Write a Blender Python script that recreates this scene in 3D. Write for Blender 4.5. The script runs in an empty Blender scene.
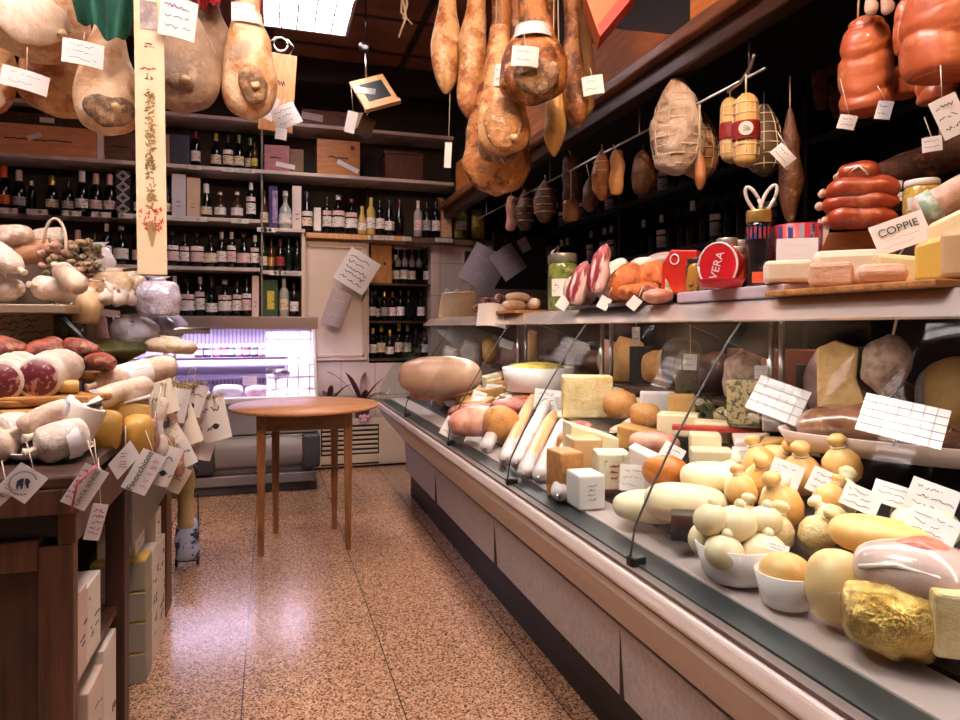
import bpy, math, random
from math import sin, cos, pi, radians as R, atan2, sqrt
from mathutils import Vector as V, Matrix, noise as MN
SC = bpy.context.scene
COL = SC.collection
rnd = random.Random(7)
# ---------------------------------------------------------------- camera
F = 670.0; TH = math.atan(210 / F); S_, C_ = sin(TH), cos(TH); EYE = 1.2; HZ = 328
cd = bpy.data.cameras.new('camera'); cam = bpy.data.objects.new('camera', cd); COL.objects.link(cam)
cam.location = (0, 0, EYE); cam.rotation_euler = (pi / 2, 0, -TH)
cd.sensor_width = 36; cd.lens = F / 960 * 36; cd.shift_y = -(360 - HZ) / 960; cd.clip_start = .02
SC.camera = cam
def ray(px, py):
    u = (px - 480) / F
    return V((S_ + u * C_, C_ - u * S_, (HZ - py) / F))
def at(px, py, X=None, Y=None, Z=None, D=None):
    r = ray(px, py)
    t = D if D is not None else X / r.x if X is not None else Y / r.y if Y is not None else (Z - EYE) / r.z
    return V((r.x * t, r.y * t, EYE + r.z * t))
def dep(p): return p[0] * S_ + p[1] * C_
def deckz(x): return .71 + .25 * (x - .9)
def dk(px, py, h=0):
    r = ray(px, py); t = (EYE - .71 + .225 - h) / (.25 * r.x - r.z)
    return V((r.x * t, r.y * t, EYE + r.z * t))
def face(p): return atan2(-p[0], p[1])       # yaw that turns local -Y to the shop's entrance side
# ---------------------------------------------------------------- materials
def lin(h):
    h = h.lstrip('#'); o = []
    for i in (0, 2, 4):
        v = int(h[i:i + 2], 16) / 255
        o.append(v / 12.92 if v <= .04045 else ((v + .055) / 1.055) ** 2.4)
    return (*o, 1)
MATS = {}
def M(name, col, rough=.5, metal=0, var=None, sc=8, mix=(.4, .62), bump=0, bs=40, third=None, sc3=20, coat=0, sss=0, detail=6, stretch=None, emit=0, spec=.5):
    if name in MATS: return MATS[name]
    m = bpy.data.materials.new(name); m.use_nodes = True; MATS[name] = m
    N = m.node_tree.nodes; L = m.node_tree.links; p = N['Principled BSDF']
    p.inputs['Base Color'].default_value = lin(col); p.inputs['Roughness'].default_value = rough
    p.inputs['Metallic'].default_value = metal; p.inputs['Coat Weight'].default_value = coat
    p.inputs['Specular IOR Level'].default_value = spec
    if sss:
        p.inputs['Subsurface Weight'].default_value = sss; p.inputs['Subsurface Radius'].default_value = (.02, .01, .006); p.inputs['Subsurface Scale'].default_value = .6
    if emit:
        p.inputs['Emission Color'].default_value = lin(col); p.inputs['Emission Strength'].default_value = emit
    co = None
    if var or bump:
        tc = N.new('ShaderNodeTexCoord'); mp = N.new('ShaderNodeMapping'); L.new(tc.outputs['Object'], mp.inputs['Vector'])
        if stretch: mp.inputs['Scale'].default_value = stretch
        co = mp.outputs['Vector']
    def nz(scale, det=detail):
        n = N.new('ShaderNodeTexNoise'); n.inputs['Scale'].default_value = scale; n.inputs['Detail'].default_value = det; n.inputs['Roughness'].default_value = .62
        L.new(co, n.inputs['Vector']); return n
    if var:
        n = nz(sc); r = N.new('ShaderNodeMapRange'); r.inputs[1].default_value, r.inputs[2].default_value = mix; L.new(n.outputs['Fac'], r.inputs[0])
        x = N.new('ShaderNodeMix'); x.data_type = 'RGBA'; x.inputs['A'].default_value = lin(col); x.inputs['B'].default_value = lin(var)
        L.new(r.outputs[0], x.inputs['Factor']); out = x.outputs['Result']
        if third:
            n2 = nz(sc3); r2 = N.new('ShaderNodeMapRange'); r2.inputs[1].default_value, r2.inputs[2].default_value = .55, .7; L.new(n2.outputs['Fac'], r2.inputs[0])
            x2 = N.new('ShaderNodeMix'); x2.data_type = 'RGBA'; L.new(out, x2.inputs['A']); x2.inputs['B'].default_value = lin(third)
            L.new(r2.outputs[0], x2.inputs['Factor']); out = x2.outputs['Result']
        L.new(out, p.inputs['Base Color'])
    if bump:
        n = nz(bs); b = N.new('ShaderNodeBump'); b.inputs['Strength'].default_value = bump; b.inputs['Distance'].default_value = .01
        L.new(n.outputs['Fac'], b.inputs['Height']); L.new(b.outputs['Normal'], p.inputs['Normal'])
    return m
def glass(name, tint='#f2faf7', base=.03, k=.7):
    m = bpy.data.materials.new(name); m.use_nodes = True; N = m.node_tree.nodes; L = m.node_tree.links
    N.remove(N['Principled BSDF']); o = N['Material Output']
    t = N.new('ShaderNodeBsdfTransparent'); t.inputs[0].default_value = lin(tint)
    g = N.new('ShaderNodeBsdfGlossy'); g.inputs['Roughness'].default_value = .015
    lw = N.new('ShaderNodeLayerWeight'); lw.inputs[0].default_value = .5
    pw = N.new('ShaderNodeMath'); pw.operation = 'POWER'; pw.inputs[1].default_value = 4; L.new(lw.outputs['Facing'], pw.inputs[0])
    ma = N.new('ShaderNodeMath'); ma.operation = 'MULTIPLY_ADD'; ma.inputs[1].default_value = k; ma.inputs[2].default_value = base; L.new(pw.outputs[0], ma.inputs[0])
    x = N.new('ShaderNodeMixShader'); L.new(ma.outputs[0], x.inputs[0]); L.new(t.outputs[0], x.inputs[1]); L.new(g.outputs[0], x.inputs[2]); L.new(x.outputs[0], o.inputs['Surface'])
    MATS[name] = m; return m
def emission(name, col, st):
    m = bpy.data.materials.new(name); m.use_nodes = True; N = m.node_tree.nodes; L = m.node_tree.links
    N.remove(N['Principled BSDF']); e = N.new('ShaderNodeEmission'); e.inputs[0].default_value = lin(col); e.inputs[1].default_value = st
    L.new(e.outputs[0], N['Material Output'].inputs['Surface']); MATS[name] = m; return m
def floor_mat():
    m = bpy.data.materials.new('terrazzo'); m.use_nodes = True; N = m.node_tree.nodes; L = m.node_tree.links; p = N['Principled BSDF']
    tc = N.new('ShaderNodeTexCoord'); mp = N.new('ShaderNodeMapping'); L.new(tc.outputs['Object'], mp.inputs[0]); mp.inputs['Location'].default_value = (.085, .2, 0)
    prev = None
    def layer(A, scale, thr, col, seed):
        v = N.new('ShaderNodeTexVoronoi'); v.inputs['Scale'].default_value = scale; L.new(mp.outputs[0], v.inputs['Vector'])
        s = N.new('ShaderNodeSeparateColor'); L.new(v.outputs['Color'], s.inputs[0])
        g = N.new('ShaderNodeMath'); g.operation = 'LESS_THAN'; g.inputs[1].default_value = thr; L.new(s.outputs[seed], g.inputs[0])
        x = N.new('ShaderNodeMix'); x.data_type = 'RGBA'; x.inputs['B'].default_value = lin(col)
        if isinstance(A, str): x.inputs['A'].default_value = lin(A)
        else: L.new(A, x.inputs['A'])
        L.new(g.outputs[0], x.inputs['Factor']); return x.outputs['Result']
    o = layer('#bd9072', 150, .35, '#a27254', 0)
    o = layer(o, 170, .22, '#d2aa88', 1)
    o = layer(o, 165, .16, '#70503c', 2)
    o = layer(o, 210, .09, '#4a362c', 0)
    b = N.new('ShaderNodeTexBrick'); b.offset = 0; b.inputs['Scale'].default_value = 1; b.inputs['Brick Width'].default_value = .485; b.inputs['Row Height'].default_value = 1.0
    b.inputs['Mortar Size'].default_value = .0022; b.inputs['Mortar Smooth'].default_value = .3; L.new(mp.outputs[0], b.inputs['Vector'])
    x = N.new('ShaderNodeMix'); x.data_type = 'RGBA'; L.new(b.outputs['Fac'], x.inputs['Factor']); L.new(o, x.inputs['A']); x.inputs['B'].default_value = lin('#33261f')
    L.new(x.outputs['Result'], p.inputs['Base Color']); p.inputs['Roughness'].default_value = .2; p.inputs['Specular IOR Level'].default_value = .5
    MATS['terrazzo'] = m; return m
def wood(name, a, b, rough=.5, st=(14, 2, 14), bump=.15):
    return M(name, a, rough, var=b, sc=3, mix=(.35, .65), stretch=st, bump=bump, bs=6)
W_ = '#f3eee8'
white = M('white_paper', '#dcd4d2', .6); cream = M('cream_paint', '#d9c5b5', .45); ink = M('ink', '#2a2733', .7); redink = M('red_ink', '#a8323a', .7); blueink = M('blue_ink', '#33386e', .7)
string = M('string', '#d9c6ae', .8); steel = M('steel', '#b9b3b2', .28, 1); dsteel = M('dark_steel', '#3c3a3d', .35, .8); black = M('black_plastic', '#101216', .4)
walnut = wood('walnut', '#3f2519', '#6b4230', .45, (14, 14, 1.2)); oakboard = wood('pale_wood', '#d9a66e', '#b87f4c', .5, (10, 10, 1.5)); tablewood = wood('table_wood', '#cf9468', '#ad7148', .45, (2, 14, 14))
boardwood = wood('board_wood', '#c98f4e', '#8e5a2b', .5, (2, 16, 16)); darkwood = wood('dark_wood', '#2c1a14', '#4a2c20', .5, (10, 10, 2)); orangewood = wood('orange_wood', '#cf8040', '#a86028', .62, (3, 1.2, 10))
ceilwood = wood('ceiling_wood', '#4f2f22', '#38211a', .5, (2, 14, 8)); greywood = M('grey_shelf', '#8b7d78', .45, var='#6d605d', sc=6)
# ---------------------------------------------------------------- mesh builder
class B:
    def __init__(s): s.v = []; s.f = []; s.sm = []; s.mi = []
    def add(s, vs, fs, smooth=False, mi=0, mat=None):
        o = len(s.v); s.v += [(mat @ V(v)) if mat else V(v) for v in vs]
        for f in fs: s.f.append([i + o for i in f]); s.sm.append(smooth); s.mi.append(mi)
        return s
    def box(s, x0, y0, z0, x1, y1, z1, mat=None, mi=0):
        vs = [(x0, y0, z0), (x1, y0, z0), (x1, y1, z0), (x0, y1, z0), (x0, y0, z1), (x1, y0, z1), (x1, y1, z1), (x0, y1, z1)]
        return s.add(vs, [(0, 3, 2, 1), (4, 5, 6, 7), (0, 1, 5, 4), (1, 2, 6, 5), (2, 3, 7, 6), (3, 0, 4, 7)], mi=mi, mat=mat)
    def cbox(s, c, d, mat=None, mi=0):
        return s.box(c[0] - d[0] / 2, c[1] - d[1] / 2, c[2] - d[2] / 2, c[0] + d[0] / 2, c[1] + d[1] / 2, c[2] + d[2] / 2, mat, mi)
    def lathe(s, prof, seg=20, mat=None, mi=0, a0=0, a1=2 * pi, smooth=True):
        full = abs(a1 - a0 - 2 * pi) < 1e-6; n = seg if full else seg + 1; vs = []; fs = []
        for r, z in prof:
            for k in range(n):
                a = a0 + (a1 - a0) * k / seg; vs.append((r * cos(a), r * sin(a), z))
        for i in range(len(prof) - 1):
            for k in range(seg):
                k2 = (k + 1) % n; fs.append((i * n + k, i * n + k2, (i + 1) * n + k2, (i + 1) * n + k))
        return s.add(vs, fs, smooth, mi, mat)
    def tube(s, pts, r, seg=8, mat=None, mi=0, cap=True):
        pts = [V(p) for p in pts]; n = len(pts); rr = r if isinstance(r, (list, tuple)) else [r] * n; vs = []; fs = []; ref = None
        for i, p in enumerate(pts):
            t = (pts[min(i + 1, n - 1)] - pts[max(i - 1, 0)]).normalized()
            if ref is None: ref = V((1, 0, 0)) if abs(t.x) < .8 else V((0, 1, 0))
            a = (ref - t * ref.dot(t)).normalized(); ref = a; b = t.cross(a)
            for k in range(seg): q = 2 * pi * k / seg; vs.append(p + (a * cos(q) + b * sin(q)) * rr[i])
        for i in range(n - 1):
            for k in range(seg): k2 = (k + 1) % seg; fs.append((i * seg + k, i * seg + k2, (i + 1) * seg + k2, (i + 1) * seg + k))
        if cap: fs += [tuple(range(seg))[::-1], tuple((n - 1) * seg + k for k in range(seg))]
        return s.add(vs, fs, True, mi, mat)
    def loft(s, secs, n=26, seg=20, amp=0, nf=8, seed=0, mod=None, mat=None, mi=0, power=1):
        # secs: (x, y, z, a, b) control sections joined by Catmull-Rom; closed to a point at both ends
        m = len(secs); rows = []
        for i in range(n + 1):
            t = i / n * (m - 1); k = min(int(t), m - 2); u = t - k
            P = [secs[max(0, min(m - 1, k + j))] for j in (-1, 0, 1, 2)]
            rows.append([.5 * (2 * P[1][q] + (P[2][q] - P[0][q]) * u + (2 * P[0][q] - 5 * P[1][q] + 4 * P[2][q] - P[3][q]) * u * u + (3 * P[1][q] - P[0][q] - 3 * P[2][q] + P[3][q]) * u ** 3) for q in range(5)])
        vs = []; fs = []; off = V((seed * 3.7, seed * 1.3, seed * 2.1))
        for i, r in enumerate(rows):
            p = V(r[:3]); t = (V(rows[min(i + 1, n)][:3]) - V(rows[max(i - 1, 0)][:3])).normalized()
            if abs(t.z) > .7: a = (V((1, 0, 0)) - t * t.x).normalized()
            else: a = t.cross(V((0, 0, 1))).normalized()
            b = t.cross(a)
            for k in range(seg):
                q = 2 * pi * k / seg; ca, sa = cos(q), sin(q)
                if power != 1: ca = math.copysign(abs(ca) ** power, ca); sa = math.copysign(abs(sa) ** power, sa)
                d = a * ca * max(r[3], 1e-4) + b * sa * max(r[4], 1e-4)
                g = 1 + (mod(i / n, q) if mod else 0); w = p + d * g
                if amp: w = w + d.normalized() * MN.noise((w + off) * nf) * amp * min(1, max(r[3], r[4]) / (amp * 3 + 1e-6))
                vs.append(w)
        for i in range(n):
            for k in range(seg): k2 = (k + 1) % seg; fs.append((i * seg + k, i * seg + k2, (i + 1) * seg + k2, (i + 1) * seg + k))
        c0 = len(vs); vs += [V(rows[0][:3]), V(rows[-1][:3])]
        for k in range(seg):
            k2 = (k + 1) % seg; fs.append((c0, k2, k)); fs.append((c0 + 1, n * seg + k, n * seg + k2))
        return s.add(vs, fs, True, mi, mat)
    def saus(s, pts, r, n=22, seg=14, amp=0, nf=20, seed=0, p=5, r2=None, mod=None, mat=None, mi=0):
        pts = [V(q) for q in pts]; m = len(pts); out = []
        for i in range(n + 1):
            t = .5 - .5 * cos(pi * i / n); x = t * (m - 1); k = min(int(x), m - 2); u = x - k
            c = pts[k].lerp(pts[k + 1], u); h = max(0.02, 1 - abs(2 * t - 1) ** p) ** .5
            out.append((*c, r * h, (r2 or r) * h))
        return s.loft(out, n * 1, seg, amp, nf, seed, mod, mat, mi)
    def prism(s, poly, d0, d1, mat=None, mi=0, axis='y'):
        n = len(poly)
        f = (lambda a, b, d: (a, d, b)) if axis == 'y' else (lambda a, b, d: (a, b, d)) if axis == 'z' else (lambda a, b, d: (d, a, b))
        vs = [f(a, b, d0) for a, b in poly] + [f(a, b, d1) for a, b in poly]
        fs = [tuple(range(n)), tuple(range(2 * n - 1, n - 1, -1))] + [(i, n + i, n + (i + 1) % n, (i + 1) % n) for i in range(n)]
        return s.add(vs, fs, False, mi, mat)
    def ball(s, c, r, seg=16, rings=10, amp=0, nf=10, seed=0, mat=None, mi=0):
        rx, ry, rz = r if isinstance(r, (tuple, list)) else (r, r, r); vs = []; fs = []; off = V((seed * 2.3, seed, 1.7 * seed))
        for i in range(rings + 1):
            th = pi * i / rings
            for k in range(seg):
                q = 2 * pi * k / seg; d = V((sin(th) * cos(q), sin(th) * sin(q), -cos(th))); w = V((d.x * rx, d.y * ry, d.z * rz))
                if amp: w += d * MN.noise((w + off) * nf) * amp
                vs.append(V(c) + w)
        for i in range(rings):
            for k in range(seg): k2 = (k + 1) % seg; fs.append((i * seg + k, i * seg + k2, (i + 1) * seg + k2, (i + 1) * seg + k))
        return s.add(vs, fs, True, mi, mat)
    def sheet(s, w, h, nx=6, nz=6, fn=None, th=.0012, mat=None, mi=0):
        vs = []; fs = []; m = (nx + 1) * (nz + 1)
        for sd in (0, 1):
            for j in range(nz + 1):
                for i in range(nx + 1):
                    a, b = i / nx - .5, j / nz - .5; y = (fn(a, b) if fn else 0) + sd * th; vs.append((a * w, y, b * h))
        g = lambda i, j, sd: sd * m + j * (nx + 1) + i
        for j in range(nz):
            for i in range(nx):
                fs.append((g(i, j, 0), g(i + 1, j, 0), g(i + 1, j + 1, 0), g(i, j + 1, 0))); fs.append((g(i, j, 1), g(i, j + 1, 1), g(i + 1, j + 1, 1), g(i + 1, j, 1)))
        e0 = len(fs)
        for i in range(nx): fs += [(g(i, 0, 0), g(i, 0, 1), g(i + 1, 0, 1), g(i + 1, 0, 0)), (g(i, nz, 0), g(i + 1, nz, 0), g(i + 1, nz, 1), g(i, nz, 1))]
        for j in range(nz): fs += [(g(0, j, 0), g(0, j + 1, 0), g(0, j + 1, 1), g(0, j, 1)), (g(nx, j, 0), g(nx, j, 1), g(nx, j + 1, 1), g(nx, j + 1, 0))]
        ed = fs[e0:]; s.add(vs, fs[:e0], True, mi, mat)
        ix = sorted({i for f in ed for i in f}); mp = {j: k for k, j in enumerate(ix)}
        return s.add([vs[j] for j in ix], [tuple(mp[i] for i in f) for f in ed], False, mi, mat)
    def mesh(s, name):
        me = bpy.data.meshes.new(name); me.from_pydata([tuple(v) for v in s.v], [], s.f); me.update()
        me.polygons.foreach_set('use_smooth', s.sm); me.polygons.foreach_set('material_index', s.mi); return me
def O(name, b, mat, parent=None, loc=None, rot=None, bevel=0, label=None, scale=None):
    me = b.mesh(name); o = bpy.data.objects.new(name, me); COL.objects.link(o)
    for m in (mat if isinstance(mat, (list, tuple)) else [mat]): me.materials.append(m)
    if parent: o.parent = parent
    if loc is not None: o.location = loc
    if rot is not None: o.rotation_euler = rot
    if scale is not None: o.scale = scale
    if bevel:
        d = o.modifiers.new('bevel', 'BEVEL'); d.width = bevel; d.segments = 2; d.limit_method = 'ANGLE'; d.angle_limit = R(40)
    if label: o['label'] = label
    return o
LABELS = {}
def T(o, label, cat, group=None):
    o['label'] = label; o['category'] = cat
    if group: o['group'] = group
    n = len(label.split())
    if not 4 <= n <= 16: print('LABEL LENGTH', n, label)
    LABELS[label] = LABELS.get(label, 0) + 1
    return o
def E(name, loc=(0, 0, 0), rot=(0, 0, 0)):
    o = bpy.data.objects.new(name, None); o.empty_display_size = .05; COL.objects.link(o); o.location = loc; o.rotation_euler = rot; return o
def ST(name, b, mat, parent=None, bevel=0):
    o = O(name, b, mat, parent, bevel=bevel); o['kind'] = 'structure'; return o
KIDS = {}
def dup(o, loc, rot=None, scale=None):
    c = o.copy(); COL.objects.link(c); c.location = loc
    for k in ('label', 'category', 'group'):
        if k in c: del c[k]
    if rot is not None: c.rotation_euler = rot
    if scale is not None: c.scale = scale
    for ch in KIDS.get(o.name, list(o.children)):
        d = ch.copy(); COL.objects.link(d); d.parent = c
        for g in list(ch.children):
            e = g.copy(); COL.objects.link(e); e.parent = d
    return c
ORD = 'first second third fourth fifth sixth seventh eighth ninth tenth eleventh twelfth thirteenth fourteenth fifteenth sixteenth seventeenth eighteenth nineteenth twentieth twenty-first twenty-second twenty-third twenty-fourth twenty-fifth twenty-sixth twenty-seventh twenty-eighth twenty-ninth thirtieth'.split()
def text(s, size, parent, mat, loc=(0, -.002, 0), rot=(pi / 2, 0, 0), name='lettering', sx=1):
    cu = bpy.data.curves.new(name, 'FONT'); cu.body = s; cu.size = size; cu.align_x = 'CENTER'; cu.align_y = 'CENTER'; cu.extrude = .0003; cu.materials.append(mat)
    t = bpy.data.objects.new(name, cu); COL.objects.link(t); bpy.context.view_layer.update()
    me = bpy.data.meshes.new_from_object(t.evaluated_get(bpy.context.evaluated_depsgraph_get())); bpy.data.objects.remove(t); bpy.data.curves.remove(cu)
    me.materials.clear(); me.materials.append(mat); o = bpy.data.objects.new(name, me); COL.objects.link(o); o.parent = parent; o.location = loc; o.rotation_euler = rot; o.scale = (sx, 1, 1); return o
def scribble(b, w, h, lines, seed, cx=0, cz=0, th=None, y=-.0016):
    g = random.Random(seed); th = th or max(.0010, h * .024)
    for j in range(lines):
        z = cz + h * (.5 - (j + .5) / lines); n = g.randint(5, 9); x = cx - w / 2 + g.random() * w * .12; L = w * g.uniform(.6, .95); pts = []
        for i in range(n * 2):
            pts.append((x + L * i / (n * 2 - 1), z + min(h / lines * .3, h * .07) * g.uniform(-1, 1)))
        for (x0, z0), (x1, z1) in zip(pts, pts[1:]):
            if lines > 1 and g.random() < .12: continue
            dx, dz = x1 - x0, z1 - z0; l = sqrt(dx * dx + dz * dz) + 1e-9; ox, oz = -dz / l * th / 2, dx / l * th / 2
            b.add([(x0 + ox, y, z0 + oz), (x1 + ox, y, z1 + oz), (x1 - ox, y, z1 - oz), (x0 - ox, y, z0 - oz)], [(0, 1, 2, 3)])
    return b
# card lying in its own XZ plane, front towards -Y
def card(name, p, w, h, label, cat, roll=0, pitch=0, yaw=None, group=None, lines=3, words=None, inkm=None, mat=None, seed=None, spike=None, cord=None, curl=0, wsize=None, wrot=0):
    yaw = face(p) if yaw is None else yaw
    rot = (Matrix.Rotation(yaw, 3, 'Z') @ Matrix.Rotation(pitch, 3, 'X') @ Matrix.Rotation(roll, 3, 'Y')).to_euler()
    o = O(name, B().sheet(w, h, 6, 6, (lambda a, b: curl * w * (a * a * 4 - .3)) if curl else None, .0014), mat or white, None, p, rot)
    T(o, label, cat, group)
    sd = seed if seed is not None else int(p[0] * 977 + p[2] * 313)
    if words:
        for k, (tx, zz, sz, mm) in enumerate(words): text(tx, sz, o, mm, (0, -.002, zz), (pi / 2, 0, 0) if not wrot else (pi / 2, wrot, 0))
    if lines:
        O('lettering', scribble(B(), w * .8, h * .8 if not words else h * .4, lines, sd, cz=0 if not words else -h * .22, y=-.0016 - abs(curl) * w * .3), inkm or ink, o)
    inv = Matrix(o.rotation_euler.to_matrix()).inverted()
    if spike: O('mount_pin', B().tube([inv @ (V(spike) - V(p)), (0, .003, -h * .42), (0, .003, h * .1)], .0016, 6), steel, o)
    if cord: O('hanging_cord', B().tube([(0, 0, h * .46), inv @ (V(cord) - V(p))], .0012, 5), string, o)
    return o
# ---------------------------------------------------------------- room
CEIL = 3.5; XL, XR, YB, YF = -2.45, 2.85, 6.35, -1.9
ST('floor', B().box(XL - .1, YF - .1, -.1, XR + .1, YB + .1, 0), floor_mat())
def panelled(name, col, joint, bw, bh, ms, rough=.5, var=None, off=0, rot=None):
    m = M(name, col, rough, var=var, sc=3); N = m.node_tree.nodes; L = m.node_tree.links; p = N['Principled BSDF']
    tc = N.new('ShaderNodeTexCoord'); mp = N.new('ShaderNodeMapping'); L.new(tc.outputs['Object'], mp.inputs[0])
    if rot: mp.inputs['Rotation'].default_value = rot
    b = N.new('ShaderNodeTexBrick'); b.offset = off; b.inputs['Scale'].default_value = 1; b.inputs['Brick Width'].default_value = bw; b.inputs['Row Height'].default_value = bh; b.inputs['Mortar Size'].default_value = ms
    L.new(mp.outputs[0], b.inputs['Vector']); x = N.new('ShaderNodeMix'); x.data_type = 'RGBA'; L.new(b.outputs['Fac'], x.inputs['Factor'])
    src = p.inputs['Base Color'].links
    if src: L.new(src[0].from_socket, x.inputs['A'])
    else: x.inputs['A'].default_value = lin(col)
    x.inputs['B'].default_value = lin(joint); L.new(x.outputs['Result'], p.inputs['Base Color']); return m
ST('ceiling', B().box(XL - .1, YF - .1, CEIL, XR + .1, YB + .1, CEIL + .1), panelled('ceiling_panels', '#8a583c', '#241a17', 1.1, .62, .03, .42, '#6a402b'))
tilem = panelled('wall_tiles', '#cdb9b0', '#a08d86', .3, .3, .004, .35, None, 0, (pi / 2, 0, 0))
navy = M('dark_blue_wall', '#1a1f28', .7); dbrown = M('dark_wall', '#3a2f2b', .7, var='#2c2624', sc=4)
wallb = B()
wallb.box(XL - .1, YB, 0, XR + .1, YB + .1, CEIL)
ST('wall_back', wallb, dbrown)
blk = B()
blk.box(.27, 6.02, 0, XR, YB, .885); blk.box(.27, 6.02, 1.965, XR, YB, 2.0); blk.box(.27, 6.02, .885, .845, YB, 1.965); blk.box(1.415, 6.02, .885, XR, YB, 1.965)
ST('wall_back_tiled', blk, tilem)
ST('wall_left', B().box(XL - .1, YF, 0, XL, YB, CEIL), M('left_wall_paint', '#4a3d36', .7))
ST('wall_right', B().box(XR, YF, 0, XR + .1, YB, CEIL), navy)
ST('wall_front', B().box(XL, YF - .1, 0, XR, YF, CEIL), M('front_wall_paint', '#77655a', .7))
ST('baseboard_back', B().box(.27, 6.0, 0, XR, 6.02, .1), M('dark_base', '#241d1b', .5))
# soffit above the serving side, with wooden fascia
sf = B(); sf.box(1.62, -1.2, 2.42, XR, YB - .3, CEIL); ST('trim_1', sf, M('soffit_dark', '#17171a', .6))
fa = B()
fa.prism([(2.30, 2.36), (3.12, 2.36), (3.12, 2.62), (2.80, 2.60)], 1.53, 1.62, axis='x')
for y0 in (3.16, 3.98, 4.8):
    fa.box(1.53, y0, 2.36, 1.62, y0 + .78, 2.62)
fa.prism([(1.2, 2.36), (2.26, 2.36), (2.26, 2.5), (1.2, 2.9)], 1.57, 1.62, axis='x')
ST('trim_2', fa, orangewood, bevel=.004)
ST('trim_3', B().box(1.5, -1.2, 2.30, 1.6, YB - .3, 2.355), wood('moulding_wood', '#8a5530', '#5d3519', .4, (3, 1, 12)), bevel=.008)
ST('trim_4', B().box(1.54, -1.2, 2.22, 1.62, YB - .3, 2.30), wood('moulding_dark', '#3a2318', '#22150f', .4, (3, 1, 12)), bevel=.006)
# dark cross beams under the ceiling by the back shelves
ST('trim_5', B().box(XL, 5.86, 3.3, 1.6, 6.0, CEIL), M('beam_dark', '#271d1b', .5))
# ---------------------------------------------------------------- ceiling lights
lampm = emission('lamp_diffuser', '#fff1ec', 36.0); lampb = emission('lamp_diffuser_dimmer', '#fff0ee', 22.0)
def ceiling_light(x, y, label, ln=1.2, w=.62):
    t = E('ceiling_light', (x, y, CEIL)); T(t, label, 'light', 'louvred ceiling lights')
    b = B(); b.box(-w / 2, -ln / 2, -.09, -w / 2 + .02, ln / 2, 0); b.box(w / 2 - .02, -ln / 2, -.09, w / 2, ln / 2, 0); b.box(-w / 2, -ln / 2, -.09, w / 2, -ln / 2 + .02, 0); b.box(-w / 2, ln / 2 - .02, -.09, w / 2, ln / 2, 0)
    O('frame', b, M('lamp_frame', '#d9d3d3', .4), t)
    O('diffuser', B().box(-w / 2 + .02, -ln / 2 + .02, -.03, w / 2 - .02, ln / 2 - .02, -.01), lampb if y > 4 else lampm, t)
    g = B(); n = int(ln / .15)
    for i in range(1, n): yy = -ln / 2 + ln * i / n; g.box(-w / 2 + .02, yy - .004, -.085, w / 2 - .02, yy + .004, -.035)
    for i in range(1, 5): xx = -w / 2 + w * i / 5; g.box(xx - .005, -ln / 2 + .02, -.085, xx + .005, ln / 2 - .02, -.035)
    O('louvre', g, M('louvre_metal', '#b9aab0', .35, .6), t)
ceiling_light(.25, 4.56, 'square louvred fluorescent light set in the wooden ceiling above the aisle', 1.2)
ceiling_light(.25, 1.3, 'louvred fluorescent ceiling light above the entrance half of the aisle')
ceiling_light(-1.2, 1.3, 'louvred fluorescent ceiling light above the salami table')
# ---------------------------------------------------------------- back wine shelving
sh = E('wine_shelving', (0, 6.2, 0)); T(sh, 'grey wall shelving full of wine bottles along the back wall', 'shelving')
edge = M('shelf_edge', '#d3c2be', .4, var='#b9a8a4', sc=5)
def board(x0, x1, y0, z, th=.03, m=None, par=sh): O('shelf', B().box(x0, y0 - 6.2, z - th, x1, YB - 6.2 - .005, z), m or edge, par, bevel=.003)
board(-2.4, 1.62, 5.98, 2.97); board(-2.4, 1.9, 5.98, 2.545); board(-2.4, -.08, 5.98, 2.12); board(-2.4, -.08, 5.98, 1.71); board(-2.4, -.08, 5.98, 1.28)
board(-.06, .29, 5.98, 2.055); board(-.06, .26, 5.98, 1.69); board(-.06, .26, 5.98, 1.28)
for x in (-2.4, -.96, -.066): O('upright', B().box(x - .007, -.2, 1.28, x + .007, .14, 3.4), greywood, sh)
O('upright', B().box(.262, -.19, 1.28, .285, .14, 2.05), cream, sh)
O('upright', B().box(.86, .08, 2.0, .88, .14, 2.54), darkwood, sh)
cb = E('cream_cupboard', (.55, 6.02, .885)); T(cb, 'cream painted wall cupboard with a framed door beside the wine niche', 'cupboard')
O('door', B().box(-.255, -.03, .03, .27, 0, 1.07), cream, cb, bevel=.004)
fr = B()
for a in ((-.25, .06, -.225, 1.04), (.225, .06, .25, 1.04), (-.25, .06, .25, .085), (-.25, 1.015, .25, 1.04)): fr.box(a[0], -.042, a[1], a[2], -.03, a[3])
O('moulding', fr, M('cream_trim', '#c7b09f', .45), cb, bevel=.004)
O('cornice', B().box(-.255, -.1, 1.09, .62, .0, 1.135), oakboard, cb, bevel=.004)
O('shelf_lip', B().box(.62, -.08, 1.08, 1.5, .0, 1.13), wood('lip_wood', '#7c5a48', '#5d4236', .5, (2, 10, 10)), cb, bevel=.004)
lv = E('vent_cabinet', (.72, 5.8, 0)); T(lv, 'low cream cabinet with horizontal vent slots at the end of the aisle', 'cabinet')
cb2 = B(); cb2.box(-.37, 0, .1, .6, .2, .5); cb2 = B(); cb2.box(-.37, 0, .02, .6, .2, .42); O('carcass', cb2, M('cabinet_cream', '#cbb6a4', .5), lv, bevel=.004)
O('plinth', B().box(-.37, .03, 0, .6, .2, .02), black, lv)
for k in range(6):
    z = .13 + k * .040; O('vent_slat', B().box(-.3, -.012, z, .17, 0, z + .022), M('slat', '#bfae9e', .5), lv, bevel=.003)
O('vent_recess', B().box(-.31, -.004, .03, .18, .004, .37), black, lv)
O('kick_panel', B().box(-.31, -.012, .045, .18, -.003, .115), M('slat', '#bfae9e', .5), lv, bevel=.003)
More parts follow.
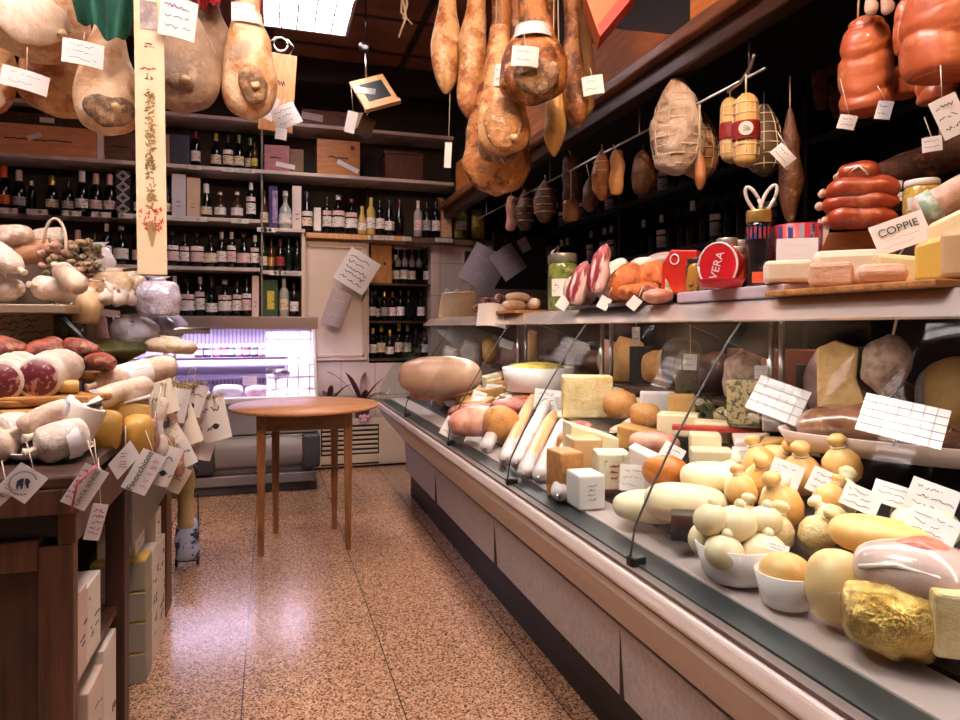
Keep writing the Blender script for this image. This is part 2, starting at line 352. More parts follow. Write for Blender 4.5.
# niche
ni = E('niche_rack', (1.13, 6.2, .885)); T(ni, 'dark wooden rack of wine bottles set in the wall niche', 'rack')
O('back', B().box(-.28, .13, .01, .28, .145, 1.07), black, ni)
for z in (.02, .36, .7): O('shelf', B().box(-.28, -.17, z, .28, .13, z + .02), darkwood, ni)
# dark shelving on the staff side
rs = E('staff_shelving', (2.7, 4.0, 0)); T(rs, 'dark shelves of bottles on the wall behind the counter', 'shelving')
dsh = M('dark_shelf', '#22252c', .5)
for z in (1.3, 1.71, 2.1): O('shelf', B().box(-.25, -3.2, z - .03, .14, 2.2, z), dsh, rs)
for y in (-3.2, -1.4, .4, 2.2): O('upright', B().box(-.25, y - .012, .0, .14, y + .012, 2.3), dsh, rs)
# ---------------------------------------------------------------- bottles
darkglass = M('dark_glass', '#0b0d10', .12, spec=.6); greenglass = M('green_glass', '#12261a', .12); amber = M('amber_glass', '#4a2a12', .15); paleglass = M('straw_wine', '#c9ad63', .12); clearg = M('pale_glass', '#a9a6a2', .15)
def labelm(n, c, d, seed):
    m = M(n, c, .6, var=d, sc=22, mix=(.56, .60), stretch=(1, 1, 3)); return m
LM = dict(white=labelm('label_white', '#eae1dd', '#8d8288', 1), pink=labelm('label_pink', '#e3c2bf', '#9a7478', 2), cream=labelm('label_cream', '#ddcbb0', '#86705e', 3), orange=labelm('label_orange', '#d9582c', '#b0401d', 4), gold=M('gold_foil', '#c9a45e', .3, .7), yellow=labelm('label_yellow', '#d9c24a', '#8a7a2e', 5), grey=labelm('label_grey', '#a7a2ac', '#6b6670', 6), red=labelm('label_red', '#9a2f35', '#5c1a20', 7))
CM = dict(dark=M('cap_dark', '#221418', .35), red=M('cap_red', '#6e2028', .35), gold=LM['gold'], white=M('cap_white', '#ddd5d2', .4), orange=M('cap_orange', '#d0512a', .35), yellow=M('cap_yellow', '#c8b24a', .35), pink=M('cap_pink', '#d9a9a0', .35), green=M('cap_green', '#6f8a45', .35))
PROT = {}
def bottle(kind, lab, cap, glassm=None, collar=False):
    key = (kind, lab, cap, glassm, collar)
    if key in PROT: return PROT[key], False
    H = .30
    if kind == 'wine': prof = [(0, 0), (.034, 0), (.037, .006), (.037, .185), (.033, .205), (.018, .225), (.0145, .24), (.0142, .294), (.0155, .295), (.0155, .3), (0, .3)]; nm = 'wine_bottle'; lz = (.05, .135); cz = (.238, .3, .0155); r = .037
    elif kind == 'champ': prof = [(0, 0), (.040, 0), (.044, .008), (.044, .13), (.040, .16), (.028, .20), (.018, .235), (.015, .26), (.0155, .295), (0, .3)]; nm = 'champagne_bottle'; lz = (.035, .10); cz = (.215, .302, .0225); r = .044
    elif kind == 'squat': prof = [(0, 0), (.046, 0), (.05, .008), (.052, .12), (.046, .16), (.022, .195), (.016, .21), (.016, .27), (.02, .272), (.02, .3), (0, .3)]; nm = 'spirit_bottle'; lz = (.045, .125); cz = (.262, .301, .021); r = .0525
    elif kind == 'burg': prof = [(0, 0), (.037, 0), (.041, .006), (.041, .13), (.038, .155), (.024, .20), (.0155, .235), (.0145, .294), (.0155, .3), (0, .3)]; nm = 'wine_bottle'; lz = (.04, .115); cz = (.235, .301, .0162); r = .041
    else: prof = [(0, 0), (.028, 0), (.031, .006), (.031, .19), (.026, .215), (.014, .235), (.013, .29), (.015, .3), (0, .3)]; nm = 'oil_bottle'; lz = (.05, .13); cz = (.25, .301, .016); r = .031
    o = O(nm, B().lathe(prof, 16), glassm or darkglass, None)
    kids = []
    if lab: kids.append(O('label', B().lathe([(r + .0008, lz[0]), (r + .0008, lz[1])], 12, a0=-pi / 2 - 1.35, a1=-pi / 2 + 1.35), LM[lab], o))
    if collar: kids.append(O('collar_label', B().lathe([(r + .0008, lz[1] + .012), (r * .97 + .001, lz[1] + .048)], 12, a0=-pi / 2 - 1.2, a1=-pi / 2 + 1.2), LM['white' if lab != 'white' else 'pink'], o))
    if cap: kids.append(O('capsule', B().lathe([(cz[2], cz[0]), (cz[2] * .95, cz[1] - .004), (cz[2] * .8, cz[1]), (0, cz[1])], 12), CM[cap], o))
    KIDS[o.name] = kids; PROT[key] = o; return o, True
look = {'white': 'white label', 'pink': 'pinkish label', 'cream': 'cream label', 'orange': 'orange label', 'gold': 'gold label', 'yellow': 'yellow label', 'grey': 'grey label', 'red': 'red label', None: 'no clear label'}
def row(items, z, y, where, group):
    # items: (px, height_px, kind, label, cap[, glass, collar])
    k = 0
    for it in items:
        px, hp, kind, lab, cap = it[:5]; gl = it[5] if len(it) > 5 else None; col = it[6] if len(it) > 6 else False
        p = at(px, 300, Y=y); sc = max(.8, min(1.14, hp * dep(p) / F / .30)); wsc = sc ** .5 * 1.03
        o, new = bottle(kind, lab, cap, gl, col)
        if not new: o = dup(o, (p.x, p.y, z + .0015), (0, 0, face(p) + rnd.uniform(-.25, .25)), (wsc, wsc, sc))
        else: o.location = (p.x, p.y, z + .0015); o.rotation_euler = (0, 0, face(p) + rnd.uniform(-.25, .25)); o.scale = (wsc, wsc, sc)
        nm = {'wine': 'wine bottle', 'burg': 'wine bottle', 'champ': 'sparkling bottle', 'squat': 'squat bottle', 'oil': 'slim bottle'}[kind]
        T(o, f"{nm} with {look[lab]}, {ORD[k]} from left {where}", 'bottle', group); k += 1
A = [(195, 37, 'wine', 'white', 'red', None, 0), (216, 36, 'burg', 'cream', 'yellow'), (228, 36, 'burg', 'cream', 'dark', None, True), (239, 36, 'burg', 'cream', 'green'), (250, 35, 'burg', 'cream', 'green'), (254.5, 28, 'oil', 'yellow', None, amber)]
row(A, 2.545, 6.1, 'on the shelf beside the pink crate', 'bottles beside the pink crate')
A = [(4, 44, 'champ', 'orange', 'orange'), (20, 40, 'champ', 'grey', 'white'), (31, 30, 'oil', None, 'white'), (52, 36, 'champ', 'cream', 'gold'), (68, 34, 'champ', 'grey', 'dark'), (82, 42, 'champ', 'white', 'white'), (96, 40, 'champ', 'pink', 'pink'), (110, 40, 'champ', 'pink', 'pink'), (138, 30, 'wine', 'white', 'dark')]
row(A, 2.12, 6.1, 'on the shelf under the orange crate', 'bottles under the orange crate')
A = [(168, 30, 'wine', 'cream', 'dark'), (205, 35, 'champ', 'cream', 'white'), (220, 28, 'squat', 'white', 'white', amber), (237, 29, 'squat', 'white', 'white', amber), (251, 39, 'wine', 'white', 'white', None, True)]
row(A, 2.12, 6.1, 'on shelf right of the hanging plank', 'bottles right of the hanging plank')
A = [(268, 38, 'oil', 'cream', None, amber), (283, 40, 'squat', 'white', 'white', clearg), (307, 40, 'champ', 'cream', 'dark', None, True)]
row(A, 2.055, 6.1, 'on the shelf with the purple box', 'bottles with the purple box')
A = [(78, 34, 'champ', None, 'pink'), (95, 32, 'champ', 'grey', 'dark'), (106, 42, 'wine', 'white', 'white'), (121, 40, 'squat', 'white', 'white'), (137, 34, 'wine', 'pink', 'dark')]
row(A, 1.71, 6.1, 'on the shelf behind the salami pile', 'bottles behind the salami pile')
A = [(175, 36, 'squat', 'pink', 'dark', None, True), (187, 33, 'wine', 'white', 'dark', None, True), (199, 36, 'squat', 'pink', 'dark', None, True), (210, 35, 'squat', 'cream', 'dark'), (221, 37, 'wine', 'white', 'white'), (231, 37, 'wine', 'pink', 'white', None, True), (242, 36, 'squat', 'pink', 'red'), (252, 34, 'wine', 'white', 'white', None, True)]
row(A, 1.71, 6.1, 'on the shelf over the fridge top bottles', 'bottles over the fridge top row')
A = [(266, 34, 'oil', 'cream', 'dark', greenglass), (272, 33, 'oil', 'gold', 'dark', amber), (279, 33, 'wine', 'red', 'red'), (288, 34, 'oil', None, 'dark', greenglass), (296, 33, 'wine', None, 'dark')]
row(A, 1.69, 6.1, 'on short shelf left of cream cupboard', 'bottles on the short shelf')
A = [(165, 38, 'wine', 'white', 'dark'), (176, 43, 'wine', 'white', 'white', None, True), (190, 38, 'squat', 'white', 'dark', None, True), (200, 44, 'wine', 'white', 'white', None, True), (211, 40, 'champ', 'white', 'dark'), (223, 37, 'squat', 'white', 'white', None, True), (235, 36, 'wine', 'white', 'dark', None, True), (246, 38, 'wine', 'pink', 'dark', None, True), (284, 40, 'wine', 'cream', 'white', clearg), (294, 34, 'wine', 'white', 'dark'), (305, 36, 'oil', None, 'dark', greenglass)]
row(A, 1.295, 6.08, 'standing on top of the fridge', 'bottles on top of the fridge')
A = [(327, 36, 'wine', 'white', 'dark', None, True), (340, 38, 'squat', 'white', 'white', None, True), (351, 36, 'squat', 'white', 'red', None, True), (361, 28, 'burg', 'white', 'yellow', paleglass), (371, 37, 'wine', 'white', 'yellow', paleglass), (380, 36, 'wine', 'white', 'dark'), (390, 36, 'burg', 'white', 'dark'), (399, 36, 'burg', None, 'red'), (418, 36, 'wine', 'pink', 'white', clearg), (428, 42, 'wine', 'grey', 'dark'), (435, 42, 'wine', 'white', 'dark', None, False)]
row(A, 2.045, 6.1, 'on the shelf above the cream cupboard', 'bottles above the cream cupboard')
row([(396, 30, 'wine', 'white', 'white'), (404, 32, 'wine', 'white', 'dark'), (412, 30, 'wine', 'cream', 'gold'), (427, 30, 'wine', 'white', 'dark')], 1.605, 6.17, 'on the top niche shelf by wooden box', 'bottles on the top niche shelf')
row([(372, 30, 'wine', 'white', 'dark'), (377, 32, 'burg', 'white', 'dark'), (385, 30, 'wine', 'grey', 'gold'), (392, 30, 'wine', 'pink', 'red'), (399, 31, 'wine', 'white', 'dark'), (408, 31, 'wine', None, 'dark'), (421, 31, 'wine', 'white', 'dark')], 1.265, 6.17, 'on the middle shelf of the niche', 'bottles on the middle niche shelf')
row([(373, 30, 'wine', 'white', 'gold'), (383, 33, 'wine', 'cream', 'yellow'), (390, 28, 'burg', 'white', 'gold'), (398, 34, 'wine', 'cream', 'yellow'), (407, 33, 'wine', 'cream', 'yellow'), (416, 30, 'wine', None, 'dark'), (425, 29, 'wine', 'white', 'dark')], .925, 6.17, 'on the lowest shelf of the niche', 'bottles on the lowest niche shelf')
# staff wall bottles
def staffrow(z, ys, where, grp):
    for k, y in enumerate(ys):
        kind, lab, cap, col = rnd.choice([('wine', 'grey', 'dark', True), ('burg', None, 'white', False), ('wine', 'white', 'white', True), ('wine', None, 'dark', False), ('oil', None, 'dark', False)])
        o, new = bottle(kind, lab, cap, None, col); p = V((2.62, y, z + .0015))
        if not new: o = dup(o, p)
        o.location = p; o.rotation_euler = (0, 0, -pi / 2 + .5); s = rnd.uniform(.95, 1.1); o.scale = (s, s, s)
        T(o, f"dark bottle with {look[lab]}, {ORD[k]} from the back wall on {where}", 'bottle', grp)
staffrow(1.71, [5.9 - .12 * i for i in range(25)], 'shadowy middle staff shelf', 'bottles on the middle staff shelf')
staffrow(2.1, [5.9 - .13 * i for i in range(22)], 'shadowy upper staff shelf', 'bottles on the upper staff shelf')
# ---------------------------------------------------------------- boxes and crates on the back shelves
def crate(name, px0, px1, y0, y1, Yp, z, dpt, mat, label, cat='box', mark=None, parts=None, lidm=None, lean=0):
    a = at(px0, y0, Y=Yp); b = at(px1, y1, Y=Yp); w = abs(b.x - a.x); h = (y1 - y0) * (dep(a) + dep(b)) / 2 / F
    o = O(name, B().box(-w / 2, 0, 0, w / 2, dpt, h), mat, None, ((a.x + b.x) / 2, Yp, z + .0015), (0, 0, lean), bevel=.003); T(o, label, cat)
    if mark is not None: O('lettering', scribble(B(), w * .6, h * .4, 1, mark, 0, h * .5, h * .04, -.002), ink, o)
    if lidm: O('lid', B().box(-w / 2 - .004, -.004, h, w / 2 + .004, dpt, h + .018), lidm, o, bevel=.002)
    return o, w, h
def sticker(o, x, z, w, h, roll=0): 
    O('price_sticker', B().sheet(w, h, 2, 2, None, .0015, Matrix.Translation((x, -.004, z)) @ Matrix.Rotation(roll, 4, 'Y')), white, o)
pinkwood = wood('pink_wood', '#e29a74', '#cf805c', .5, (2, 10, 10)); rosewood = wood('rose_wood', '#b87474', '#9c5a5e', .5, (2, 10, 10))
o, w, h = crate('wine_crate', -30, 96, 128, 158, 6.0, 2.545, .3, pinkwood, 'long orange wooden wine crate with a pasted sticker on shelf', 'crate', 11); sticker(o, -.0, h * .6, .1, .035, -.4)
o, w, h = crate('wooden_board', 97, 104, 127, 161, 6.02, 2.545, .02, M('pale_slat', '#dccfd2', .5), 'narrow white slat upright between orange and brown crates', 'board')
o, w, h = crate('wine_crate', 105, 136, 132, 162, 6.05, 2.545, .28, wood('brown_crate', '#7d5340', '#5d3a2c', .5, (2, 10, 10)), 'brown wooden wine crate right of the white slat', 'crate', 13)
o, w, h = crate('wine_crate', -30, 92, 112, 124, 6.02, 2.75, .28, darkwood, 'dark wooden case lying on top of the orange crate', 'crate'); o.location.z = 2.545 + .235; sticker(o, .1, h * .5, .1, .04)
o, w, h = crate('gift_box', 171, 190, 132, 163, 6.05, 2.545, .2, M('slate_blue', '#333c52', .5), 'slate blue upright gift box at left end of bottle shelf', 'box')
o, w, h = crate('gift_box', 152, 170, 132, 163, 6.06, 2.545, .2, M('tan_box', '#a98570', .5), 'tan carton half behind the hanging plank, left of blue box', 'box')
o, w, h = crate('wine_crate', 265, 290, 140, 166, 6.0, 2.545, .2, rosewood, 'pinkish wooden wine crate under the hanging board', 'crate', 17); sticker(o, .07, .05, .16, .04, .15)
o, w, h = crate('wine_crate', 289, 303, 141, 166, 6.08, 2.545, .2, wood('brown_b', '#8a6246', '#6c4630', .5, (2, 10, 10)), 'small brown wooden case right of the pinkish crate', 'crate')
o, w, h = crate('wine_crate', 317, 360, 135, 170, 6.0, 2.545, .28, wood('amber_wood', '#c07c42', '#a5622e', .45, (2, 10, 10)), 'square amber wooden wine crate with swirling stencil', 'crate', 19); sticker(o, .08, .08, .2, .04, .42)
O('knot_hole', B().lathe([(0, 0), (.02, 0)], 12, Matrix.Translation((w * .32, -.003, h * .8)) @ Matrix.Rotation(pi / 2, 4, 'X')), darkwood, o)
o, w, h = crate('wooden_chest', 385, 423, 150, 175, 6.0, 2.545, .3, wood('mahogany', '#5e2a24', '#431d1a', .4, (12, 2, 2)), 'dark red wooden chest in shadow on the crate shelf', 'chest')
sl = B(); [sl.box(-w / 2 + i * w / 9 + .004, -.006, .07, -w / 2 + (i + 1) * w / 9 - .004, 0, h - .005) for i in range(9)]; O('slats', sl, wood('mahogany', '#5e2a24', '#431d1a'), o); O('lid', B().box(-w / 2 - .01, -.01, h, w / 2 + .01, .3, h + .02), wood('mahogany', '#5e2a24', '#431d1a'), o)
o, w, h = crate('wine_crate', 302, 357, 103, 118, 6.0, 2.97, .25, wood('red_brown', '#7a3f28', '#5a2c1c', .5, (2, 10, 10)), 'flat reddish wooden case on the topmost shelf', 'crate'); sticker(o, -.15, h * .5, .18, .06, .1)
PX = [(116, 130, 167, 211, 2.12, '#1c1d28', 'tall box with black and white lozenge pattern on bottle shelf'), (171, 185, 170, 213, 2.12, '#d6cfd9', 'tall white carton right of the hanging plank'), (188, 201, 173, 213, 2.12, '#d9b99b', 'tall beige carton right of the white carton'), (270, 279, 181, 224, 2.055, '#3b2b66', 'purple bottle box with pale front on the shelf'), (290, 299, 184, 228, 2.055, '#e0cfca', 'tall pale pink carton left of the champagne'), (314, 321, 204, 227, 2.055, '#e5dcd6', 'small white carton right of the champagne bottle'), (252, 259, 272, 313, 1.295, '#e3c9c4', 'slim pale pink carton on top of the fridge'), (263, 278, 276, 313, 1.295, '#1f4a2c', 'green box with yellow panel on top of the fridge'), (442, 452, 194, 231, 2.045, '#c99a7c', 'tall tan bottle carton on the shelf beside the jars'), (438, 444, 190, 231, 2.045, '#8f7a55', 'olive tan carton behind the taller tan carton')]
for px0, px1, y0, y1, z, c, lab in PX:
    o, w, h = crate('bottle_carton', px0, px1, y0, y1, 6.05 if 'behind' not in lab else 6.16, z, .09, M('carton' + c, c, .5), lab)
    if 'lozenge' in lab:
        d = B(); n = 4
        for k in range(n):
            zc = h * (k + .5) / n; r = h / n / 2
            for sx, sz in ((-1, -1), (1, -1), (1, 1), (-1, 1)):
                for s0, s1 in ((1.0, .8), (.62, .5)):
                    d.add([(sx * w / 2 * s0, -.002, zc), (0, -.002, zc + sz * r * s0), (0, -.002, zc + sz * r * s1), (sx * w / 2 * s1, -.002, zc)], [(0, 1, 2, 3)])
        O('lozenges', d, white, o)
    elif 'purple' in lab: O('front_panel', B().box(-w * .1, -.003, h * .15, w * .48, 0, h * .9), M('lilac_print', '#b9a3c9', .5, var='#7d5a86', sc=30), o)
    elif 'yellow' in lab: O('front_panel', B().box(-w * .22, -.003, h * .2, w * .25, 0, h * .7), LM['yellow'], o)
    elif 'olive' not in lab and 'small' not in lab: O('lettering', scribble(B(), w * .4, h * .2, 2, int(px0), 0, h * .3, .006, -.002), redink, o)
o, w, h = crate('wine_crate', 371, 392, 246, 285, 6.05, 1.605, .1, wood('niche_box', '#b87a3e', '#99602c', .45, (12, 12, 2)), 'amber wooden wine box upright in the wall niche', 'box')
O('knot_hole', B().lathe([(0, 0), (.014, 0)], 10, Matrix.Translation((w * .15, -.003, h * .5)) @ Matrix.Rotation(pi / 2, 4, 'X')), darkwood, o)
# jars on the back shelf
def jar(px, ytop, ybot, wpx, plane, label, fill, lidm, group=None, z=None, lab=None, Yp=None, D=None, bail=False):
    p = at(px, ybot, Y=Yp) if Yp else at(px, ybot, D=D) if D else at(px, ybot, X=plane)
    d = dep(p); r = wpx * d / F / 2; h = (ybot - ytop) * d / F
    if z is not None: p.z = z + .0015
    o = O('preserve_jar', B().lathe([(0, 0), (r * .95, 0), (r, h * .04), (r, h * .72), (r * .93, h * .8), (r * .86, h * .84), (0, h * .84)], 20), fill, None, p, (0, 0, face(p))); T(o, label, 'jar', group)
    O('lid', B().lathe([(r * .9, h * .84), (r * .92, h * .85), (r * .92, h * .98), (r * .88, h), (0, h)], 20), lidm, o)
    if lab: O('label', B().lathe([(r * 1.012, h * .25), (r * 1.012, h * .55)], 14, a0=-pi / 2 - .8, a1=-pi / 2 + .8), lab, o)
    return o, r, h
pickle = M('green_pickles', '#5d6a2c', .2, var='#93904a', sc=30, third='#3c4520'); olive = M('yellow_pickles', '#a88a3a', .2, var='#cfae5a', sc=35, third='#5a4a22')
jar(461, 202, 232, 15, 0, 'jar of green pickles with white paper tag on back shelf', pickle, CM['gold'], z=2.045, lab=LM['white'], Yp=6.1)
jar(478, 203, 232, 14, 0, 'jar of yellow green pickles right of the tagged jar', olive, CM['green'], z=2.045, Yp=6.1)
# shelf edge price tickets
TK = {}
for i, (px, z, wd) in enumerate([(195, 2.545, .1), (228, 2.545, .1), (241, 2.545, .08), (250, 2.545, .08), (10, 2.12, .22), (40, 2.12, .3), (70, 2.12, .3), (100, 2.12, .26), (122, 2.12, .16), (178, 2.12, .16), (198, 2.12, .14), (240, 2.12, .14), (372, 2.045, .07), (380, 2.045, .07), (389, 2.045, .08), (407, 2.045, .08), (440, 2.045, .09), (449, 2.045, .07), (262, 2.055, .08), (270, 2.055, .1), (275, 1.69, .1), (285, 1.69, .1), (296, 1.69, .1)]):
    y = 5.975 if px < 300 else 5.91
    p = at(px, 300, Y=y); p.z = z - .02
    if px > 300: p.z = 1.998
    shelf = {2.545: 'crate shelf', 2.12: 'champagne shelf', 2.045: 'shelf above the cream cupboard', 2.055: 'purple box shelf', 1.69: 'short bottle shelf'}[z]
    c = card('price_ticket', p, wd, .036 if z != 2.12 else .04, f"white price ticket, {ORD[TK.setdefault(z, 0)]} from left on the edge of {shelf}", 'price tag', 0, 0, 0, 'price tickets on the back shelf edges', 1, seed=i); TK[z] += 1
    O('mount_clip', B().box(-.012, .0, -.012, .012, (5.985 if px < 300 else 5.925) - y, .012), steel, c)
# ---------------------------------------------------------------- display fridge at the end of the aisle
fw = M('fridge_grey', '#8d8589', .4, .2); fdark = M('fridge_dark', '#4a474d', .45); lilac = M('fridge_inner', '#e6e0ee', .5); clear = glass('fridge_glass', '#f6f3fb', .03, .5)
fx0, fx1 = -1.05, .335
fg = E('display_fridge', (0, 5.5, 0)); T(fg, 'glass fronted serve-over fridge glowing lilac below the wine bottles', 'fridge')
O('plinth', B().box(fx0, -.36, 0, fx1, .45, .07), fdark, fg, bevel=.006)
O('kick_step', B().box(fx0, -.40, .07, fx1 - .02, .45, .14), fw, fg, bevel=.006)
O('lower_body', B().box(fx0, -.36, .14, fx1 - .03, .45, .42), M('fridge_panel', '#6f6a72', .35, .3), fg, bevel=.01)
bp = B(); bp.saus([(fx0, -.37, .3), (fx1 - .04, -.37, .3)], .05, p=20, r2=.11, n=20); O('bumper', bp, M('bumper_grey', '#8c868a', .4), fg)
O('bumper_cap', B().box(fx1 - .11, -.43, .17, fx1 + .02, -.2, .42), M('bumper_cap', '#3a3a42', .5), fg, bevel=.02)
O('front_panel', B().box(fx0, -.385, .43, fx1 - .01, -.34, .66), M('fridge_front', '#9c9aa6', .3, .3), fg, bevel=.006)
O('front_rail', B().box(fx0, -.42, .655, fx1, -.34, .70), white, fg, bevel=.01)
O('deck', B().box(fx0, -.36, .62, fx1, .42, .655), lilac, fg)
O('back_wall', B().box(fx0, .40, .62, fx1, .44, 1.28), M('fridge_back', '#e2daec', .5), fg)
st = B(); [st.box(fx0 + .03 * i, .392, 1.03, fx0 + .03 * i + .012, .4, 1.2) for i in range(46)]; [st.box(fx0 + .03 * i, .385, .74, fx0 + .03 * i + .012, .4, .79) for i in range(46)]
O('vent_bars', st, M('vent_lilac', '#a79bb8', .5), fg)
O('inner_ledge', B().box(fx0, .2, .79, fx1 - .02, .4, .82), M('ledge_lilac', '#c6b9d6', .4), fg, bevel=.004)
O('glass_shelf', B().box(fx0 + .05, .02, .955, fx1 - .06, .3, .97), M('shelf_grey', '#77707c', .3), fg)
sf_ = [(-.40, .69), (.0, 1.23), (.45, 1.23), (.45, .62), (-.40, .62)]
O('side_glass', B().prism(sf_, fx1 - .012, fx1, axis='x'), clear, fg)
ed = B(); ed.tube([(fx1 - .005, -.40, .69), (fx1 - .005, 0, 1.23)], .014, 8); O('side_edge', ed, white, fg)
ed = B(); ed.tube([(-.66, -.40, .69), (-.66, 0, 1.23)], .01, 8); O('middle_frame', ed, white, fg)
O('front_glass', B().add([(fx0, -.40, .70), (fx1, -.40, .70), (fx1, 0, 1.23), (fx0, 0, 1.23), (fx0, -.393, .696), (fx1, -.393, .696), (fx1, .007, 1.226), (fx0, .007, 1.226)], [(0, 1, 2, 3), (7, 6, 5, 4), (0, 4, 5, 1), (1, 5, 6, 2), (2, 6, 7, 3), (3, 7, 4, 0)]), clear, fg)
O('canopy', B().box(fx0 - .03, -.04, 1.22, fx1 + .03, .46, 1.29), M('canopy_metal', '#a8928a', .3, .5), fg, bevel=.008)
O('canopy_lip', B().box(fx0 - .03, -.045, 1.192, fx1 + .03, -.03, 1.225), M('canopy_metal', '#a8928a', .3, .5), fg)
O('lamp_tube', B().tube([(fx0 + .05, .06, 1.212), (fx1 - .05, .06, 1.212)], .008, 10), emission('fridge_lamp', '#e6dcff', 14.0), fg)
# goods in the fridge
pinkpk = M('pink_pack', '#d9a5ae', .45, var='#efdbe0', sc=20)
for k, px in enumerate([203, 210, 217, 224, 231, 238, 245, 252, 259]):
    p = at(px, 357, Y=5.62); o = O('preserve_jar', B().lathe([(0, 0), (.027, 0), (.03, .006), (.03, .07), (.026, .08), (0, .08)], 14), M('jar_fill%d' % (k % 3), ['#6e3340', '#3c4350', '#a5626e'][k % 3], .2), None, (p.x, p.y, .9718))
    T(o, f"small jar on the fridge shelf, {ORD[k]} from the left, below the canopy", 'jar', 'small jars on the fridge shelf'); O('lid', B().lathe([(.027, .08), (.028, .1), (0, .1)], 12), white, o); O('label', B().lathe([(.0308, .02), (.0308, .055)], 10, a0=-pi / 2 - 1, a1=-pi / 2 + 1), LM['white'], o)
for k, (px, w, h, m, lab) in enumerate([(228, .22, .11, white, 'white paper parcel lying in the fridge left of the pink meat'), (258, .2, .1, pinkpk, 'pink meat parcel behind the round table top in the fridge'), (292, .26, .07, pinkpk, 'flat pink tray of meat at right end of the fridge'), (196, .2, .08, M('fridge_tray', '#cfc4dd', .4), 'lilac tray with dark printing at left in the fridge')]):
    p = at(px, 395, Y=5.35); o = O('meat_parcel', B().loft([(-w / 2, 0, h / 2, .01, .01), (-w / 2 + .02, 0, h / 2, .09, h * .42), (0, 0, h / 2 + .006, .1, h * .5), (w / 2 - .02, 0, h / 2, .09, h * .42), (w / 2, 0, h / 2, .01, .01)], amp=.006, nf=20, seed=k), m, None, (p.x, 5.35, .662)); T(o, lab, 'parcel')
p = at(250, 378, Y=5.45); o = card('price_card', V((p.x, 5.40, .80)), .1, .07, 'small white price card standing in the fridge above the table', 'price card', 0, -.3, 0, None, 2)
O('bumper_cap', B().box(-.52, -.44, .16, -.37, -.2, .43), M('bumper_cap', '#3a3a42', .5), fg, bevel=.03)
# ---------------------------------------------------------------- round table in the aisle
tb = E('round_table', (.19, 3.9, 0), (0, 0, -.05)); T(tb, 'round wooden table with four tapered legs standing in the aisle', 'table')
O('tabletop', B().lathe([(0, .745), (.385, .750), (.405, .754), (.41, .762), (.405, .772), (0, .773)], 56), tablewood, tb)
ap = B(); ap.prism([(-.235, -.215), (.235, -.215), (.18, .205), (-.18, .205)], .655, .75, axis='z')
O('apron', ap, wood('apron_wood', '#7d5634', '#5e3e22', .45, (3, 3, 12)), tb, bevel=.002)
legm = wood('leg_wood', '#8a5a34', '#6a4226', .4, (14, 14, 2))
for sx in (-1, 1):
    for sy in (-1, 1):
        b = B(); x, y = sx * (.225 if sy < 0 else .168), (-.2 if sy < 0 else .19); b.tube([(x, y, .745), (x, y, .6), (x, y, 0)], [.032, .031, .021], 4, Matrix.Translation((x, y, 0)) @ Matrix.Rotation(pi / 4, 4, 'Z') @ Matrix.Translation((-x, -y, 0))); b.sm = [False] * len(b.sm)
        O('leg', b, legm, tb, bevel=.002)
# ---------------------------------------------------------------- right hand serve-over counter
CY0, CY1 = -.35, 4.72
ct = E('display_counter', (.9, 2.2, 0)); T(ct, 'long refrigerated delicatessen counter with sloping glass front along the aisle', 'counter')
def L_(b): 
    b.v = [v - V((.9, 2.2, 0)) for v in b.v]; return b
def strip(name, poly, mat, bevel=.004, y0=CY0, y1=CY1): return O(name, L_(B().prism([(p[0], p[1]) for p in poly], y0, y1)), mat, ct, bevel=bevel)
panel = M('counter_panel', '#bfb8b6', .45, 0, var='#aca4a2', sc=60); panel2 = M('counter_panel_upper', '#d9d0c8', .42); rail = M('counter_rail', '#efe0d8', .3, .15)
strip('kickboard', [(.96, 0), (1.7, 0), (1.7, .19), (.96, .19)], M('kick_dark', '#14161c', .5))
strip('lower_panel', [(.93, .175), (1.0, .17), (1.0, .40), (.915, .385)], panel)
strip('seam', [(.918, .386), (1.0, .39), (1.0, .40), (.912, .40)], black, 0)
strip('upper_panel', [(.905, .40), (1.0, .40), (1.0, .64), (.74, .626), (.745, .60), (.80, .53), (.86, .46)], panel2)
strip('bumper_rail', [(.725, .638), (.74, .634), (.80, .64), (.80, .69), (.735, .69), (.718, .68), (.715, .65)], rail, .006)
strip('rail_gap', [(.736, .626), (.80, .626), (.80, .634), (.736, .634)], M('groove_dark', '#6b5a56', .5), 0)
strip('rail_groove', [(.722, .688), (.745, .688), (.745, .694), (.722, .694)], M('groove_dark', '#6b5a56', .5), 0)
strip('glass_channel', [(.745, .64), (.815, .64), (.815, .698), (.745, .698)], M('channel_dark', '#33383a', .3), .002)
strip('front_ledge', [(.815, .64), (.925, .64), (.925, .702), (.815, .702)], M('ledge_pink', '#cdbcba', .3, .3), .003)
strip('deck', [(.925, .66), (1.82, .86), (1.82, .905), (1.78, deckz(1.78)), (.925, deckz(.925) - .006)], M('deck_steel', '#2e2a2c', .35, .4), 0)
strip('body', [(1.0, .17), (1.7, .17), (1.7, .85), (1.0, .66)], fdark, 0)
strip('rear_ledge', [(1.56, .905), (1.9, .905), (1.9, .935), (1.56, .935)], M('rear_wood', '#6e4a36', .5, var='#513426', sc=6), .004)
strip('rear_wall', [(1.9, .0), (1.93, .0), (1.93, 1.0), (1.9, 1.0)], fdark, 0)
for y in (.55, 1.64, 2.72, 3.8): O('panel_joint', L_(B().box(.916, y - .0015, .18, .935, y + .0015, .385)), M('panel_joint_grey', '#5d4f4b', .6), ct)  # thin grey-brown joint line where two lower panels meet
O('end_panel', L_(B().prism([(.73, .635), (.93, .38), (.93, .17), (1.9, .17), (1.9, .93), (.925, .70), (.73, .70)], CY1, CY1 + .03)), M('end_grey', '#8f8b99', .4), ct, bevel=.004)
